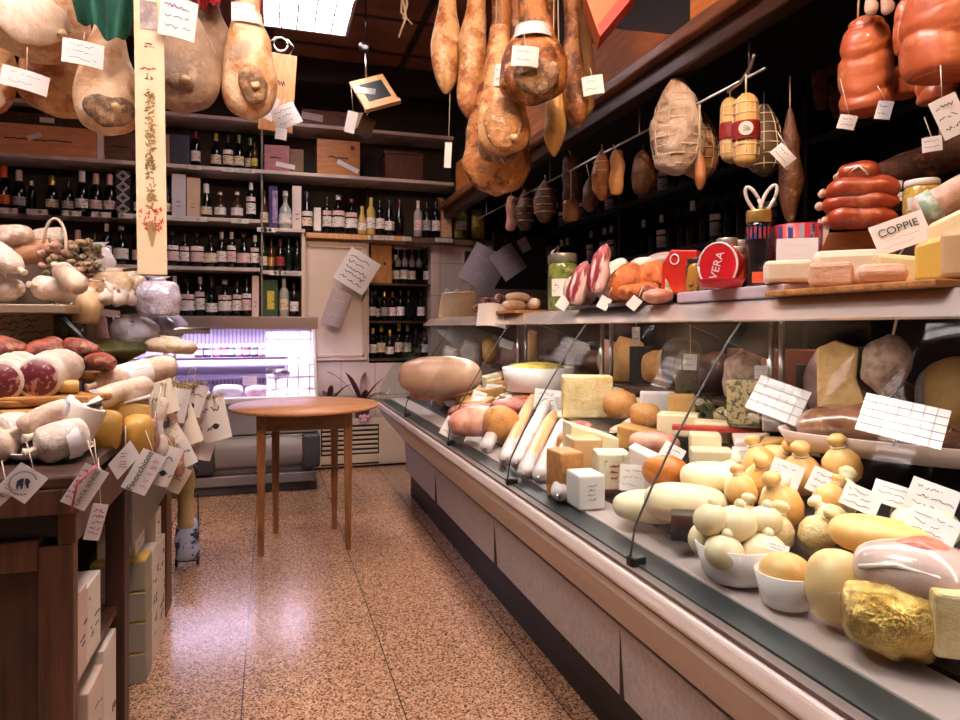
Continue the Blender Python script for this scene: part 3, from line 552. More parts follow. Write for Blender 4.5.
# glass panes
GP = [(.726, .692), (.74, .775), (.783, .86), (.838, .956), (.886, 1.035), (.932, 1.105), (.975, 1.168), (1.01, 1.213)]
cg = glass('counter_glass', '#f6f9f7', .008, .10)
def pane(y0, y1):
    b = B(); n = len(GP); vs = []; fs = []
    for off in (0, .006):
        for y in (y0, y1):
            for x, z in GP: vs.append((x + off * .85, y, z - off * .45))
    for i in range(n - 1):
        fs.append((i, i + 1, n + i + 1, n + i)); fs.append((2 * n + i, 3 * n + i, 3 * n + i + 1, 2 * n + i + 1))
        fs.append((i, 2 * n + i, 2 * n + i + 1, i + 1)); fs.append((n + i, n + i + 1, 3 * n + i + 1, 3 * n + i))
    b.add(vs, fs, True); return O('glass_pane', L_(b), cg, ct)
YS = [CY0, .48, 1.266, 2.04, 2.80, 3.77, CY1]
clipm = M('clip_black', '#0c0d10', .35)
for a, b_ in zip(YS, YS[1:]): pane(a + .003, b_ - .003)
jm = M('joint_grey', '#4d4a4a', .3)
for y in YS[1:-1]:
    O('glass_joint', L_(B().tube([(x + .003, y, z) for x, z in GP], .0028, 6)), jm, ct)
    O('glass_clip', L_(B().box(.728, y - .014, .688, .765, y + .014, .715)), clipm, ct, bevel=.006)
# far end glass
O('end_glass', L_(B().prism(GP + [(1.75, 1.215), (1.75, .9), (.95, .70)], CY1 - .008, CY1)), cg, ct)
# top shelf
strip('top_shelf', [(1.02, 1.225), (1.5, 1.225), (1.5, 1.262), (1.05, 1.262)], M('top_shelf_grey', '#8d8284', .3, .5), .003, CY0, 4.5)
strip('shelf_trim', [(1.0, 1.218), (1.02, 1.214), (1.06, 1.262), (1.05, 1.266)], M('trim_pale', '#e6dcd8', .2, .65), .002, CY0, 4.5)
strip('lamp_tube', [(1.10, 1.2185), (1.125, 1.2185), (1.125, 1.2245), (1.10, 1.2245)], emission('counter_lamp', '#ffe3d2', 4.0), 0, CY0 + .1, 4.4)
for y in (.62, 1.7, 2.8, 3.9):
    O('shelf_post', L_(B().tube([(1.47, y, .9), (1.47, y, 1.23)], .012, 10)), steel, ct)
    O('shelf_post', L_(B().tube([(1.53, y + .02, .9), (1.53, y + .02, 1.23)], .010, 10)), steel, ct)
    O('shelf_bracket', L_(B().prism([(1.47, 1.22), (1.15, 1.22), (1.47, 1.1)], y - .004, y + .004)), dsteel, ct)
O('shelf_bracket', L_(B().prism([(1.05, 1.22), (1.5, 1.22), (1.5, .95), (1.3, 1.0)], 4.49, 4.5)), M('bracket_grey', '#6d6766', .4), ct)
# ---------------------------------------------------------------- left salami table: two walnut units
lt = E('walnut_counter', (-.9, 1.9, 0)); T(lt, 'dark walnut counter unit with panelled end nearest the entrance', 'cabinet')
def L2(b, o=V((-.9, 1.9, 0))): b.v = [v - o for v in b.v]; return b
O('worktop', L2(B().box(-1.5, 1.60, .864, -.39, 2.2, .89)), darkwood, lt, bevel=.006)
O('drawer_recess', L2(B().box(-1.48, 1.635, .755, -.41, 1.66, .866)), black, lt)  # black strip standing in for the shade of the drawer recess
O('top_rail', L2(B().box(-1.48, 1.60, .809, -.385, 1.64, .864)), walnut, lt, bevel=.004)
O('side_rail', L2(B().box(-.43, 1.62, .74, -.395, 2.2, .845)), walnut, lt, bevel=.004)
O('stile', L2(B().box(-.465, 1.62, 0, -.40, 1.66, .74)), walnut, lt, bevel=.003)
O('stile', L2(B().box(-.60, 1.635, 0, -.465, 1.66, .72)), darkwood, lt)
O('end_panel', L2(B().box(-1.48, 1.64, 0, -.465, 1.66, .76)), wood('walnut_panel', '#4a2d1e', '#34200f', .45, (16, 16, 1)), lt, bevel=.003)
O('end_rail', L2(B().box(-1.48, 1.62, .69, -.465, 1.655, .755)), walnut, lt, bevel=.003)
O('shelf', L2(B().box(-1.4, 1.66, .38, -.42, 2.18, .40)), walnut, lt); O('base', L2(B().box(-1.4, 1.66, 0, -.43, 2.18, .035)), darkwood, lt)
O('back', L2(B().box(-1.42, 1.66, .035, -1.4, 2.18, .845)), black, lt)
O('post', L2(B().box(-.45, 2.15, 0, -.40, 2.21, .845)), darkwood, lt, bevel=.003)
l2 = E('dark_counter', (-.9, 2.7, 0)); T(l2, 'dark open counter unit with grey fascia and stacked cartons beneath', 'cabinet')
o2 = V((-.9, 2.7, 0))
O('worktop', L2(B().box(-1.5, 2.225, .845, -.385, 3.25, .89), o2), walnut, l2, bevel=.005)
O('fascia', L2(B().box(-.43, 2.27, .53, -.40, 3.2, .845), o2), M('fascia_grey', '#6e6259', .4), l2, bevel=.004)
O('post', L2(B().box(-.46, 3.05, 0, -.41, 3.2, .53), o2), wood('post_wood', '#7a4a2c', '#59331d', .5), l2); O('post', L2(B().box(-.45, 2.215, 0, -.41, 2.27, .845), o2), black, l2)
O('back', L2(B().box(-1.42, 2.23, 0, -1.4, 3.2, .845), o2), black, l2); O('end_panel', L2(B().box(-1.4, 3.17, 0, -.46, 3.2, .845), o2), darkwood, l2)
# cartons
kraft = M('carton_white', '#cdb3a1', .6, var='#c4a896', sc=3); kraft2 = M('carton_pale', '#d3c2b4', .6); yel = M('carton_yellow_top', '#c9a24d', .6); greycart = M('carton_grey', '#958877', .6)
def carton(y0, y1, z0, z1, label, m=kraft, dx=.22, x=-.412, top=None, marks=0, group=None):
    o = O('wine_carton', B().box(-dx, y0 - y1, 0, 0, 0, z1 - z0), m, None, (x, y1, z0), bevel=.003); T(o, label, 'carton', group)
    g = random.Random(int(y0 * 100 + z0 * 1000)); b = B(); h = z1 - z0; L = y1 - y0
    for i in range(marks): yy = -L * g.uniform(.15, .9); zz = h * g.uniform(.2, .85); b.box(0, yy, zz, .0015, yy + L * g.uniform(.05, .25), zz + h * g.uniform(.008, .035))
    if marks: O('lettering', b, M('carton_ink', '#6d6058', .7), o)
    if top: O('top_flap', B().box(-dx + .002, y0 - y1 + .002, h - .004, -.002, -.002, h + .004), top, o)
    return o
carton(1.665, 1.785, .402, .60, 'pale carton on the walnut shelf, nearest the panelled end', marks=5)
carton(1.79, 1.92, .402, .585, 'pale carton with barcode print second on walnut shelf', kraft2, marks=8)
carton(1.80, 1.95, .037, .33, 'tall pale carton standing under the walnut shelf', kraft, marks=5)
carton(1.955, 2.1, .037, .36, 'pale carton at far end under the walnut shelf', kraft2, marks=4)
for k in range(4): carton(2.50, 2.62, .099 * k, .099 * (k + 1) - .002, f"grey brown wine carton, {['lowest', 'second from floor', 'third from floor', 'topmost'][k]} in the stack beside aisle", greycart, .17, -.40, yel, 0, 'grey cartons stacked beside the aisle')
carton(2.625, 2.76, 0, .40, 'white printed carton standing on floor behind grey stack', kraft2, .2, -.40, None, 12); carton(2.765, 2.93, 0, .38, 'white printed carton farther along the floor by the brown post', kraft2, .2, -.40, None, 12)
carton(2.55, 2.72, .404, .525, 'white carton lying on top of the floor cartons', kraft2, .12, -.44, None, 6); carton(2.78, 2.9, .384, .50, 'small white carton on the far floor carton', kraft2, .12, -.41, None, 4)
# trolley bag at the end of the counter
tq = at(187, 567, Z=0); tr = E('shopping_trolley', (tq.x, tq.y, 0)); T(tr, 'small shopping trolley with blue and white bag beside the counter end', 'trolley')
O('bag', B().loft([(0, 0, .08, .02, .02), (0, 0, .10, .10, .08), (0, 0, .3, .11, .09), (.01, 0, .46, .09, .07), (.01, 0, .48, .02, .02)], amp=.015, nf=9), M('trolley_bag', '#b9bdd6', .6, var='#2b3350', sc=8, mix=(.5, .54)), tr)
for sx in (-1, 1): O('wheel', B().lathe([(0, -.012), (.045, -.012), (.05, 0), (.045, .012), (0, .012)], 18, Matrix.Translation((sx * .1, .03, .05)) @ Matrix.Rotation(pi / 2, 4, 'Y')), black, tr)
O('frame', B().tube([(-.1, .03, .05), (-.1, .1, .1), (-.09, .12, .7), (.09, .12, .7), (.1, .1, .1), (.1, .03, .05), (-.1, .03, .05)], .008, 8), dsteel, tr); tr.scale = (.5, .5, .5)
# left glass case standing on the walnut units
gc = E('glass_case', (-1.0, 2.45, .89)); T(gc, 'glass display case with steel top on the left table behind salami', 'display case')
gx1 = -.62
def L3(b): b.v = [v - V((-1.0, 2.45, .89)) for v in b.v]; return b
O('top_shelf', L3(B().box(-1.75, 2.1, 1.245, gx1 + .02, 2.9, 1.272)), M('case_top', '#b59c86', .3, .5), gc, bevel=.003)
O('front_glass', L3(B().add([(-1.7, 2.12, 1.245), (gx1, 2.12, 1.245), (gx1, 2.0, .895), (-1.7, 2.0, .895), (-1.7, 2.126, 1.245), (gx1, 2.126, 1.245), (gx1, 2.006, .895), (-1.7, 2.006, .895)], [(0, 1, 2, 3), (7, 6, 5, 4), (0, 4, 5, 1), (1, 5, 6, 2), (2, 6, 7, 3), (3, 7, 4, 0)])), cg, gc)
O('edge_strip', L3(B().tube([(gx1, 2.12, 1.24), (gx1 + .12, 2.12, 1.10)], .008, 8)), black, gc)
O('post', L3(B().tube([(gx1 + .12, 2.12, .895), (gx1 + .12, 2.12, 1.10)], .006, 8)), steel, gc)
O('side_glass', L3(B().box(gx1 + .115, 2.13, .895, gx1 + .12, 2.88, 1.10)), cg, gc)
gc.location.y += .24
O('back_posts', L3(B().box(gx1 - .02, 2.85, .89, gx1, 2.88, 1.25)), steel, gc); O('back_post', L3(B().box(-1.72, 2.85, .89, -1.7, 2.88, 1.25)), steel, gc)
# ---------------------------------------------------------------- hanging meat
hamskin = M('ham_skin', '#dda870', .45, var='#b06a38', sc=11, mix=(.44, .58), third='#efd2ae', sc3=16, bump=.9, bs=45)
hampale = M('ham_pale', '#e6c29c', .5, var='#c98c58', sc=10, mix=(.44, .58), third='#f2e0c8', sc3=13, bump=.8, bs=40)
hamgrey = M('ham_grey', '#a88a70', .6, var='#8a6c55', sc=9, third='#c4a68a', sc3=20, bump=.7, bs=60)
hamdark = M('ham_dark', '#c07c40', .42, var='#6d3c1e', sc=13, mix=(.45, .57), third='#e6b47c', sc3=22, bump=1, bs=50)
hamcut = M('ham_cut', '#a07a58', .55, var='#6a4c36', sc=22, mix=(.45, .56), third='#d6b48e', sc3=26, bump=1, bs=50)
lard = M('lard', '#ead6c2', .5, var='#d9b99c', sc=12, bump=.5, bs=25); bone = M('bone', '#d9b994', .5, var='#c29a70', sc=30)
cuff = M('paper_cuff', '#e9dfdb', .6, var='#c9bfc0', sc=25)
def ham(px0, py0, px1, py1, wpx, D, label, mat=hamskin, cut=True, neck=.2, belly=.72, dy=.62, seed=1, cutmat=None, bend=0, bonepos=(.05, .83), cutpos=(0.0, .83), cutr=(.30, .13), cordto=None, cat='ham', group=None, cufft=None, name='cured_ham', mouth=.9, D1=None, amp=.02):
    a = at(px0, py0, D=D); b = at(px1, py1, D=D1 or D); Wd = wpx * D / F; L = (b - a).length; ax = b - a
    yaw = face((a + b) / 2); R3 = Matrix.Rotation(-yaw, 3, 'Z'); v = R3 @ ax
    h = Wd / 2
    def P(t, bx=0): return (v.x * t + bx, v.y * t, v.z * t)
    secs = []
    prof = [(0, neck * .9), (.03, neck), (.22, neck * 1.15), (belly * .55, .62), (belly * .8, .9), (belly, 1.0), (belly + (1 - belly) * .4, .97), (belly + (1 - belly) * .75, .7), (1 - .02, .3), (1, .03)]
    for t, f in prof: secs.append((*P(t, bend * h * sin(pi * t)), h * f, h * f * (dy if f > .5 else .8)))
    o = O(name, B().loft(secs, 34, 26, amp, 9, seed), mat, None, a, (0, 0, yaw)); T(o, label, cat, group)
    if cut:
        c = P(cutpos[1]); fx = c[0] + cutpos[0] * h; zz = c[2]; yy = c[1] - h * dy * mouth
        cb_ = B().ball((fx, yy, zz), (cutr[0] * Wd, .25 * h * dy, cutr[1] * L), 20, 12, .012, 18, seed); O('cut_face', cb_, cutmat or hamcut, o)
        c = P(bonepos[1]); O('bone', B().ball((c[0] + bonepos[0] * Wd, c[1] - h * dy * (mouth + .22), c[2]), (.017, .013, .014), 12, 8, .008, 60, seed), bone, o)
    if cordto is not None:
        O('cord', B().tube([(-.012, 0, .005), (-.004, 0, cordto - a.z)], .003, 6), string, o)
        O('cord', B().tube([(.012, 0, .005), (.004, 0, cordto - a.z)], .003, 6), string, o)
    if cufft:
        c = P(cufft); rr = h * neck * 1.2 + .004
        O('paper_cuff', B().lathe([(rr * 1.2, -.035), (rr * 1.02, -.005), (rr * .98, .015)], 18, Matrix.Translation(c)), cuff, o)
    return o
def bar(name, pts, r, label, mat=dsteel, rods=(), top=CEIL):
    c = V(pts[0]); o = O(name, B().tube([V(p) - c for p in pts], r, 10), mat, None, c); T(o, label, 'rail')
    for p in rods: O('rod', B().tube([V(p) - c, (p[0] - c[0], p[1] - c[1], top - c[2])], r * .8, 8), mat, o)
    return o
ZL = 2.9
bar('hanging_rail', [(-1.6, 2.4, ZL), (.3, 2.75, ZL)], .014, 'steel rail under the ceiling carrying the pale hams at left', dsteel, [(-1.5, 2.42, ZL), (.2, 2.73, ZL)])
ham(40, -75, 42, 63, 92, 2.25, 'pale ham with white lard face at upper left beside green cloth', hampale, True, .3, .68, .7, 3, lard, 0, (.22, .86), (-.14, .77), (.36, .19), ZL)
ham(66, 0, 48, 116, 84, 2.5, 'tan ham hanging low behind the white-faced ham', hamskin, True, .3, .7, .6, 5, hamskin, 0, (.2, .8), (0, .75), (.2, .1), ZL)
ham(2, -30, -4, 119, 46, 2.35, 'orange ham cut off by the left edge of the picture', hamskin, True, .3, .75, .6, 6, lard, 0, (.1, .9), (.1, .88), (.3, .08), ZL)
ham(111, -5, 109, 136, 62, 2.3, 'round pale ham hanging beneath the green cloth', hampale, True, .36, .72, .7, 7, hamcut, 0, (.12, .84), (.05, .85), (.36, .12), ZL)
ham(176, -40, 184, 113, 74, 2.4, 'grey brown ham right of the hanging plank', hamgrey, True, .34, .74, .6, 8, hamgrey, 0, (.05, .83), (0, .84), (.16, .05), ZL)
ham(205, -20, 212, 88, 48, 2.75, 'narrow grey ham behind, below the red cloth', hamgrey, False, .4, .7, .6, 9, cordto=ZL)
ham(240, -40, 245, 121, 52, 2.5, 'slender pale ham with white cuff left of hanging board', hampale, True, .42, .72, .8, 10, hamcut, 0, (.1, .82), (.12, .80), (.26, .12), ZL, cufft=.36)
# bone stub on the grey ham
# draped cloths
def cloth(px, py, w, h, D, label, mat, seed, cat='cloth'):
    p = at(px, py, D=D); b = B()
    b.sheet(w, h, 22, 14, lambda a, c: .028 * sin(a * 16 + seed) * (.5 - c) + .02 * sin(a * 7 + c * 3 + seed) - .05 * (.25 - a * a), .003)
    for i, v in enumerate(b.v): t = v.z / h + .5; v.x *= .72 + .28 * t + .1 * sin(t * 3); v.z += -.02 * sin(v.x * 40 + seed) * (1 - t)
    o = O('cloth', b, mat, None, p, (0, 0, face(p))); T(o, label, cat); O('hanging_cord', B().tube([(0, 0, h * .4), (0, 0, ZL - p.z - .02)], .003, 5), string, o); return o
cloth(104, -10, .20, .27, 2.12, 'dark green cloth draped above the round pale ham', M('green_cloth', '#0f5a45', .8, var='#0a4030', sc=10), 1)
cloth(208, -18, .12, .22, 2.65, 'red cloth hanging behind the narrow grey ham', M('red_cloth', '#b3242f', .8, var='#8c1822', sc=12), 4)
cloth(252, -8, .09, .27, 2.7, 'red printed cloth hanging above the wooden hanging board', M('red_print', '#b8202c', .7, var='#e3c6c0', sc=30, mix=(.58, .62)), 2)
# paper tags on hams
for i, (px, py, wp, hp, D, roll, lab) in enumerate([(83, 53, 36, 24, 2.05, .05, 'white paper tag with curved bottom on the white-faced ham'), (25, 80, 40, 20, 2.1, .15, 'white paper tag on the tan ham at far left'), (178, 18, 34, 40, 2.15, .1, 'white paper bib tag on top of the grey brown ham'), (525, 56, 27, 20, 2.35, .1, 'white price tag on the speckled ham under the beam'), (593, 85, 21, 19, 2.35, -.12, 'square white tag on string right of the long hanging hams'), (847, 122, 16, 14, 1.6, .3, 'small crumpled tag below the tied pork roll'), (884, 110, 14, 18, 1.75, .25, 'white triangular tag right of the tied pork roll'), (950, 116, 24, 42, 1.35, -.35, 'white slip tag with handwriting at upper right corner'), (932, 144, 17, 15, 1.6, -.05, 'small square tag under the dark sausage at right'), (243, 12, 22, 18, 2.3, .0, 'paper tag around the hock of the slender ham'), (783, 155, 22, 14, 1.95, .9, 'pale tag tied on the netted cheese by red band')]):
    p = at(px, py, D=D); k = D / F; card('paper_tag', p, wp * k, hp * k, lab, 'tag', roll, 0, None, None, 2 if hp < 22 else 3, seed=50 + i, inkm=blueink if i in (0, 1, 2) else ink, cord=(p.x, p.y + .02, p.z + .07 + .04 * (i % 2)), curl=.08)
# tall hanging painted plank
p = at(152.5, 275, D=2.15); k = 2.15 / F; H = 420 * k; w = 27 * k
pl = O('hanging_plank', B().box(-w / 2, -.008, 0, w / 2, .008, H), M('plank_cream', '#ead2b0', .55, var='#dfc29c', sc=5), None, p, (0, R(-.7), face(p)), bevel=.002); T(pl, 'tall cream painted plank with wheat and flowers hanging between hams', 'sign')
g = random.Random(5)
def petals(cx, cz, n, spread_x, spread_z, s, seed, y=-.0095):
    g = random.Random(seed); b = B()
    for i in range(n):
        x, z, a, l = cx + g.uniform(-1, 1) * spread_x, cz + g.uniform(-1, 1) * spread_z, g.uniform(0, pi), s * g.uniform(.6, 1.3)
        dx, dz = cos(a) * l, sin(a) * l; b.add([(x - dx, y, z - dz), (x + dz * .35, y, z - dx * .35), (x + dx, y, z + dz), (x - dz * .35, y, z + dx * .35)], [(0, 1, 2, 3)])
    return b
O('painted_bow', petals(0, 55 * k, 46, .035, .035, .008, 3), M('paint_orange', '#c9562c', .6), pl)
O('painted_wheat', petals(0, 125 * k, 130, .012, .19, .008, 4), M('paint_wheat', '#a8854a', .6), pl)
O('painted_stems', B().add([(-.018, -.0095, 52 * k), (.018, -.0095, 52 * k), (.003, -.0095, 28 * k), (-.003, -.0095, 28 * k)], [(0, 1, 2, 3)]), M('paint_stem', '#a5895a', .6), pl)
O('painted_leaves', petals(0, 150 * k, 40, .014, .16, .009, 9), M('paint_leaf', '#6f6a3c', .6), pl)
O('portrait', B().box(-.026, -.0095, 244 * k, .024, -.008, 272 * k), M('portrait_print', '#8d7a78', .6, var='#b9a7a0', sc=40), pl)
O('lettering', scribble(B(), .06, .07, 1, 8, 0, 205 * k, .004, -.0095), redink, pl); O('lettering', scribble(B(), .03, .02, 2, 9, 0, 228 * k, .004, -.0095), ink, pl)
O('cord', B().tube([(0, 0, H), (0, .02, CEIL - p.z)], .003, 6), string, pl)
# boards hanging by the crates
def hboard(px, ptop, pbot, wpx, D, label, mat, roll=0, pitch=0, frame=False):
    a = at(px, ptop, D=D); b = at(px, pbot, D=D); w = wpx * D / F; h = (a.z - b.z)
    o = O('cutting_board', B().box(-w / 2, -.012, -h, w / 2, .012, 0), mat, None, a, Matrix.Rotation(face(a), 3, 'Z').to_4x4().to_euler(), bevel=.004); o.rotation_euler = (Matrix.Rotation(face(a), 3, 'Z') @ Matrix.Rotation(pitch, 3, 'X') @ Matrix.Rotation(roll, 3, 'Y')).to_euler(); T(o, label, 'board')
    return o, w, h, a
o, w, h, a = hboard(280, 54, 132, 33, 4.5, 'light wooden board with dark branded marks hanging above pinkish crate', wood('hang_board', '#dba673', '#c98f5a', .5, (12, 12, 2)), .06)
O('lettering', scribble(B(), .09, .30, 1, 21, .02, -.2, .006, -.0135), M('burn', '#7a3d20', .7), o)
O('ring', B().tube([(.0 + .045 * cos(2 * pi * i / 18), -.01, .06 + .045 * sin(2 * pi * i / 18)) for i in range(19)], .007, 8), steel, o)
O('wire', B().tube([(-.06, 0, .0), (-.075, -.01, .06), (-.03, -.02, .1)], .004, 6), steel, o); O('wire', B().tube([(.06, 0, .0), (.085, -.01, .06), (.04, -.02, .1)], .004, 6), steel, o); O('cord', B().tube([(0, 0, .1), (0, 0, CEIL - a.z)], .004, 6), dsteel, o)
for i, (px, py, w_, h_, rl, lab) in enumerate([(286, 116, 26, 22, -.5, 'crumpled white tag with blue writing on the hanging board'), (281, 134, 11, 11, .1, 'small white tag below the lower edge of hanging board'), (270, 108, 12, 24, .35, 'plain white slip on left half of the hanging board')]):
    q = at(px, py, D=4.42 - .01 * i); kk = 4.42 / F; card('paper_tag', q, w_ * kk, h_ * kk, lab, 'tag', rl, 0, None, None, 3 if i < 2 else 0, seed=80 + i, inkm=blueink, cord=(q.x, q.y + .02, q.z + .12), curl=.1)
o, w, h, a = hboard(366, 79, 116, 36, 4.7, 'framed wooden cutter with slanted blade hanging from dark ceiling hook', wood('cutter_wood', '#c99a6c', '#b58252', .5, (12, 12, 2)), -.42, -.5)
O('opening', B().box(-w * .3, -.0135, -h * .85, w * .36, -.012, -h * .2), black, o); O('blade', B().box(-w * .25, -.016, -h * .62, w * .3, -.0135, -h * .40, Matrix.Rotation(.5, 4, 'Y')), steel, o)
O('bottom_rail', B().box(-w * .52, -.02, -h - .03, w * .52, .012, -h), wood('cutter_wood', '#c99a6c', '#b58252'), o)
inv = o.rotation_euler.to_matrix().inverted(); O('chain', B().tube([(0, 0, 0), inv @ V((0, 0, .18))], .008, 8), steel, o); O('hook', B().ball(inv @ V((0, 0, .22)), (.045, .03, .05), 14, 10, .02, 30), M('hook_dark', '#4a4546', .3, .9), o); O('cord', B().tube([inv @ V((0, 0, .25)), inv @ V((0, 0, CEIL - a.z))], .004, 6), dsteel, o)
q = at(351, 122, D=4.6); card('paper_tag', q, .07, .15, 'white slip hanging under the framed wooden cutter', 'tag', .2, 0, None, None, 0, cord=(q.x, q.y, q.z + .25))
q = at(363, 125, D=4.75); o = O('small_box', B().box(-.06, -.05, -.06, .06, .05, .06), M('dark_box', '#5b4634', .6), None, q, (.2, .3, .5)); T(o, 'small dark box hanging under the framed wooden cutter', 'box'); O('cord', B().tube([(0, 0, .06), (.02, 0, .3)], .003, 6), string, o)
# string with narrow tag, loose string tuft
q = at(448, 155, D=2.9); card('paper_tag', q, .03, .11, 'narrow white tag on a long string below the first hanging leg', 'tag', .05, 0, None, None, 0, cord=tuple(at(450, 90, D=2.9)))
q = at(403, 0, D=3.2); tf = B(); tf.tube([(0, 0, .35), (0, 0, 0), (.015, 0, -.08), (-.02, 0, -.18)], .005, 6); tf.tube([(0, 0, .05), (-.01, 0, -.06), (.045, 0, -.11)], .005, 6); tf.tube([(.01, 0, .1), (.02, 0, -.02), (.0, 0, -.09)], .006, 6)
o = O('string_loop', tf, string, None, q); T(o, 'loose loop of white string hanging left of the centre hams', 'string'); O('string_end', B().tube([(0, 0, .35), (0, 0, CEIL - q.z)], .004, 6), string, o)
# centre hams
ZC = 2.8
bar('hanging_rail', [(.72, 2.55, ZC), (1.12, 2.55, ZC)], .014, 'steel rail carrying the centre hams over the counter edge', dsteel, [(.75, 2.55, ZC), (1.1, 2.55, ZC)])
legdark = M('ham_leg_dark', '#a06436', .45, var='#5d321a', sc=12, mix=(.45, .57), third='#caa070', sc3=18, bump=.9, bs=45)
ham(450, -45, 446, 94, 28, 2.9, 'slim cured leg hanging leftmost in the centre cluster', hamskin, False, .6, .62, .8, 21, cordto=ZC)
ham(478, -60, 469, 116, 33, 2.8, 'long golden cured leg second in the centre cluster', hamskin, False, .5, .66, .8, 22, cordto=ZC)
ham(494, -10, 489, 196, 66, 2.75, 'large speckled ham hanging lowest in the centre cluster', hamdark, True, .28, .8, .62, 23, hamcut, 0, (.1, .7), (.05, .78), (.3, .09), ZC)
ham(494, 30, 498, 158, 54, 2.62, 'mottled ham in front, above the lowest hanging ham', hamskin, True, .36, .78, .6, 24, M('ham_crust', '#c99058', .5, var='#8a5a30', sc=30, third='#eac9a0', sc3=30, bump=1, bs=40), 0, (.2, .9), (.05, .78), (.34, .2), ZC)
ham(534, -5, 531, 108, 68, 2.5, 'round ham with dark face and white bone beside the beam', hamdark, True, .42, .7, .65, 25, hamcut, 0, (.06, .74), (.14, .80), (.34, .16), ZC, cufft=.36)
ham(526, -80, 528, 62, 60, 2.85, 'brown ham mostly behind the round dark-faced ham', legdark, False, .4, .7, .6, 26, cordto=ZC)
ham(572, -50, 577, 130, 24, 2.7, 'long thin smoked leg hanging right of the centre cluster', legdark, False, .62, .8, .9, 27, cordto=ZC, bend=-.2)
ham(556, 60, 554, 157, 22, 2.75, 'yellow rounded cured piece hanging at the rail end', M('ham_yellow', '#d9ae6c', .4, var='#b98445', sc=7, bump=.3), False, .5, .6, .8, 28, cordto=ZC)
ham(585, -20, 583, 118, 24, 2.85, 'pale curved end of cured leg behind the thin leg', M('ham_yellow', '#d9ae6c', .4), False, .5, .8, .8, 29, cordto=ZC)
q = at(500, 75, D=2.55); card('paper_tag', q, .045, .085, 'pale paper cuff tag on the neck of the mottled ham', 'tag', .1, 0, None, None, 2, cord=(q.x, q.y, q.z + .1), curl=.2)
# hanging sign box, orange and red
q = at(600, 37, D=2.45); kk = 2.45 / F
sg = O('sign_box', B().prism([(0, 0), (38 * kk, 45 * kk), (38 * kk, 150 * kk), (-14 * kk, 150 * kk), (-14 * kk, 40 * kk)], 0, .12), [M('sign_orange', '#d96a3c', .45, var='#c9562e', sc=3), M('sign_red', '#b3121c', .45)], None, q, (0, 0, face(q) + .1)); T(sg, 'orange and red pointed sign box hanging above the wooden beam', 'sign')
sg.data.polygons[0].material_index = 0
for i in (2, 3): sg.data.polygons[i].material_index = 1
O('red_edge', B().prism([(0, 0), (38 * kk, 45 * kk), (38 * kk, 150 * kk), (24 * kk, 150 * kk), (24 * kk, 44 * kk), (-2 * kk, 12 * kk)], -.004, 0), M('sign_red', '#b3121c', .45), sg)
O('rod', B().tube([(.05, .06, 150 * kk), (.05, .06, CEIL - q.z)], .006, 6), dsteel, sg)
# ---------------------------------------------------------------- serving side hanging rail
RX, RZ = 1.62, 2.09
bar('hanging_rail', [(RX, 1.9, RZ), (RX, 5.3, RZ)], .005, 'thin steel rail with hooks over the back of the counter', steel, [(RX, y, RZ) for y in (1.98, 2.72, 3.75, 5.0)], 2.24)
hk = B(); hk.tube([(0, 0, 0), (.03, -.06, .02), (.05, -.09, .05)], .006, 6)
smoked = M('smoked_meat', '#6b4128', .45, var='#3a2014', sc=14, third='#a56c3c', sc3=18, bump=.8, bs=40); smoked2 = M('smoked_light', '#b8784a', .4, var='#7d4a2a', sc=12, bump=.5)
pinkm = M('pink_slice', '#d9a08a', .4, var='#b8755e', sc=14)
for i, (px, y0, y1, wp, m, lab, sq) in enumerate([(511, 196, 231, 10, pinkm, 'thin pink strip of meat hanging leftmost on steel rail', 1), (525, 190, 231, 18, smoked, 'brown cured neck hanging second on the steel rail', 0), (545, 180, 223, 23, smoked, 'tied brown cured neck with string, third along steel rail', 0), (572, 155, 205, 18, smoked, 'dark slab of smoked meat hanging on rail near the yellow piece', 1), (571, 200, 222, 17, smoked2, 'short brown piece hanging under the dark smoked slab', 1), (590, 178, 212, 17, smoked, 'small dark smoked piece between the slab and brown loin', 0), (602, 150, 201, 19, smoked2, 'mottled brown loin hanging from the middle of rail', 0), (617, 150, 195, 14, M('fat_strip', '#d9a070', .4, var='#b87a4a', sc=8), 'light strip of cured belly hanging beside mottled loin', 1), (643, 150, 196, 25, smoked, 'dark cured piece behind the white netted meat', 0), (790, 108, 224, 22, smoked, 'long dark cured leg hanging behind the striped cup', 0), (700, 150, 190, 12, smoked2, 'brown tail of cured meat below the netted piece', 0)]):
    X_ = RX + .02 * (i % 2) + (.1 if 'behind' in lab else 0); a = at(px, y0, X=X_); b = at(px, y1, X=X_); d = dep(a); h = wp * d / F / 2; L = a.z - b.z
    if sq: secs = [(0, 0, 0, h * .4, h * .3), (0, 0, -L * .08, h * .9, h * .45), (0, 0, -L * .5, h, h * .5), (0, 0, -L * .92, h * .9, h * .45), (0, 0, -L, h * .3, h * .2)]
    else: secs = [(0, 0, 0, h * .15, h * .15), (0, 0, -L * .15, h * .55, h * .5), (0, 0, -L * .45, h, h * .85), (0, 0, -L * .75, h * .95, h * .8), (0, 0, -L * .95, h * .5, h * .45), (0, 0, -L, h * .1, h * .1)]
    o = O('cured_meat', B().loft(secs, 24, 18, .012, 16, i), m, None, a, (0, 0, face(a))); T(o, lab, 'cured meat')
    O('hanging_cord', B().tube([(0, 0, -.01), (RX - a.x if abs(RX - a.x) < .05 else 0, 0, max(.03, RZ - a.z - .007))], .0025, 6), string, o)
    if i in (1, 2, 6):
        n = B()
        for j in range(4): z = -L * (.25 + .17 * j); n.tube([(h * .97 * cos(2 * pi * q / 16), h * .84 * sin(2 * pi * q / 16), z) for q in range(17)], .0022, 5)
        O('netting', n, string, o)
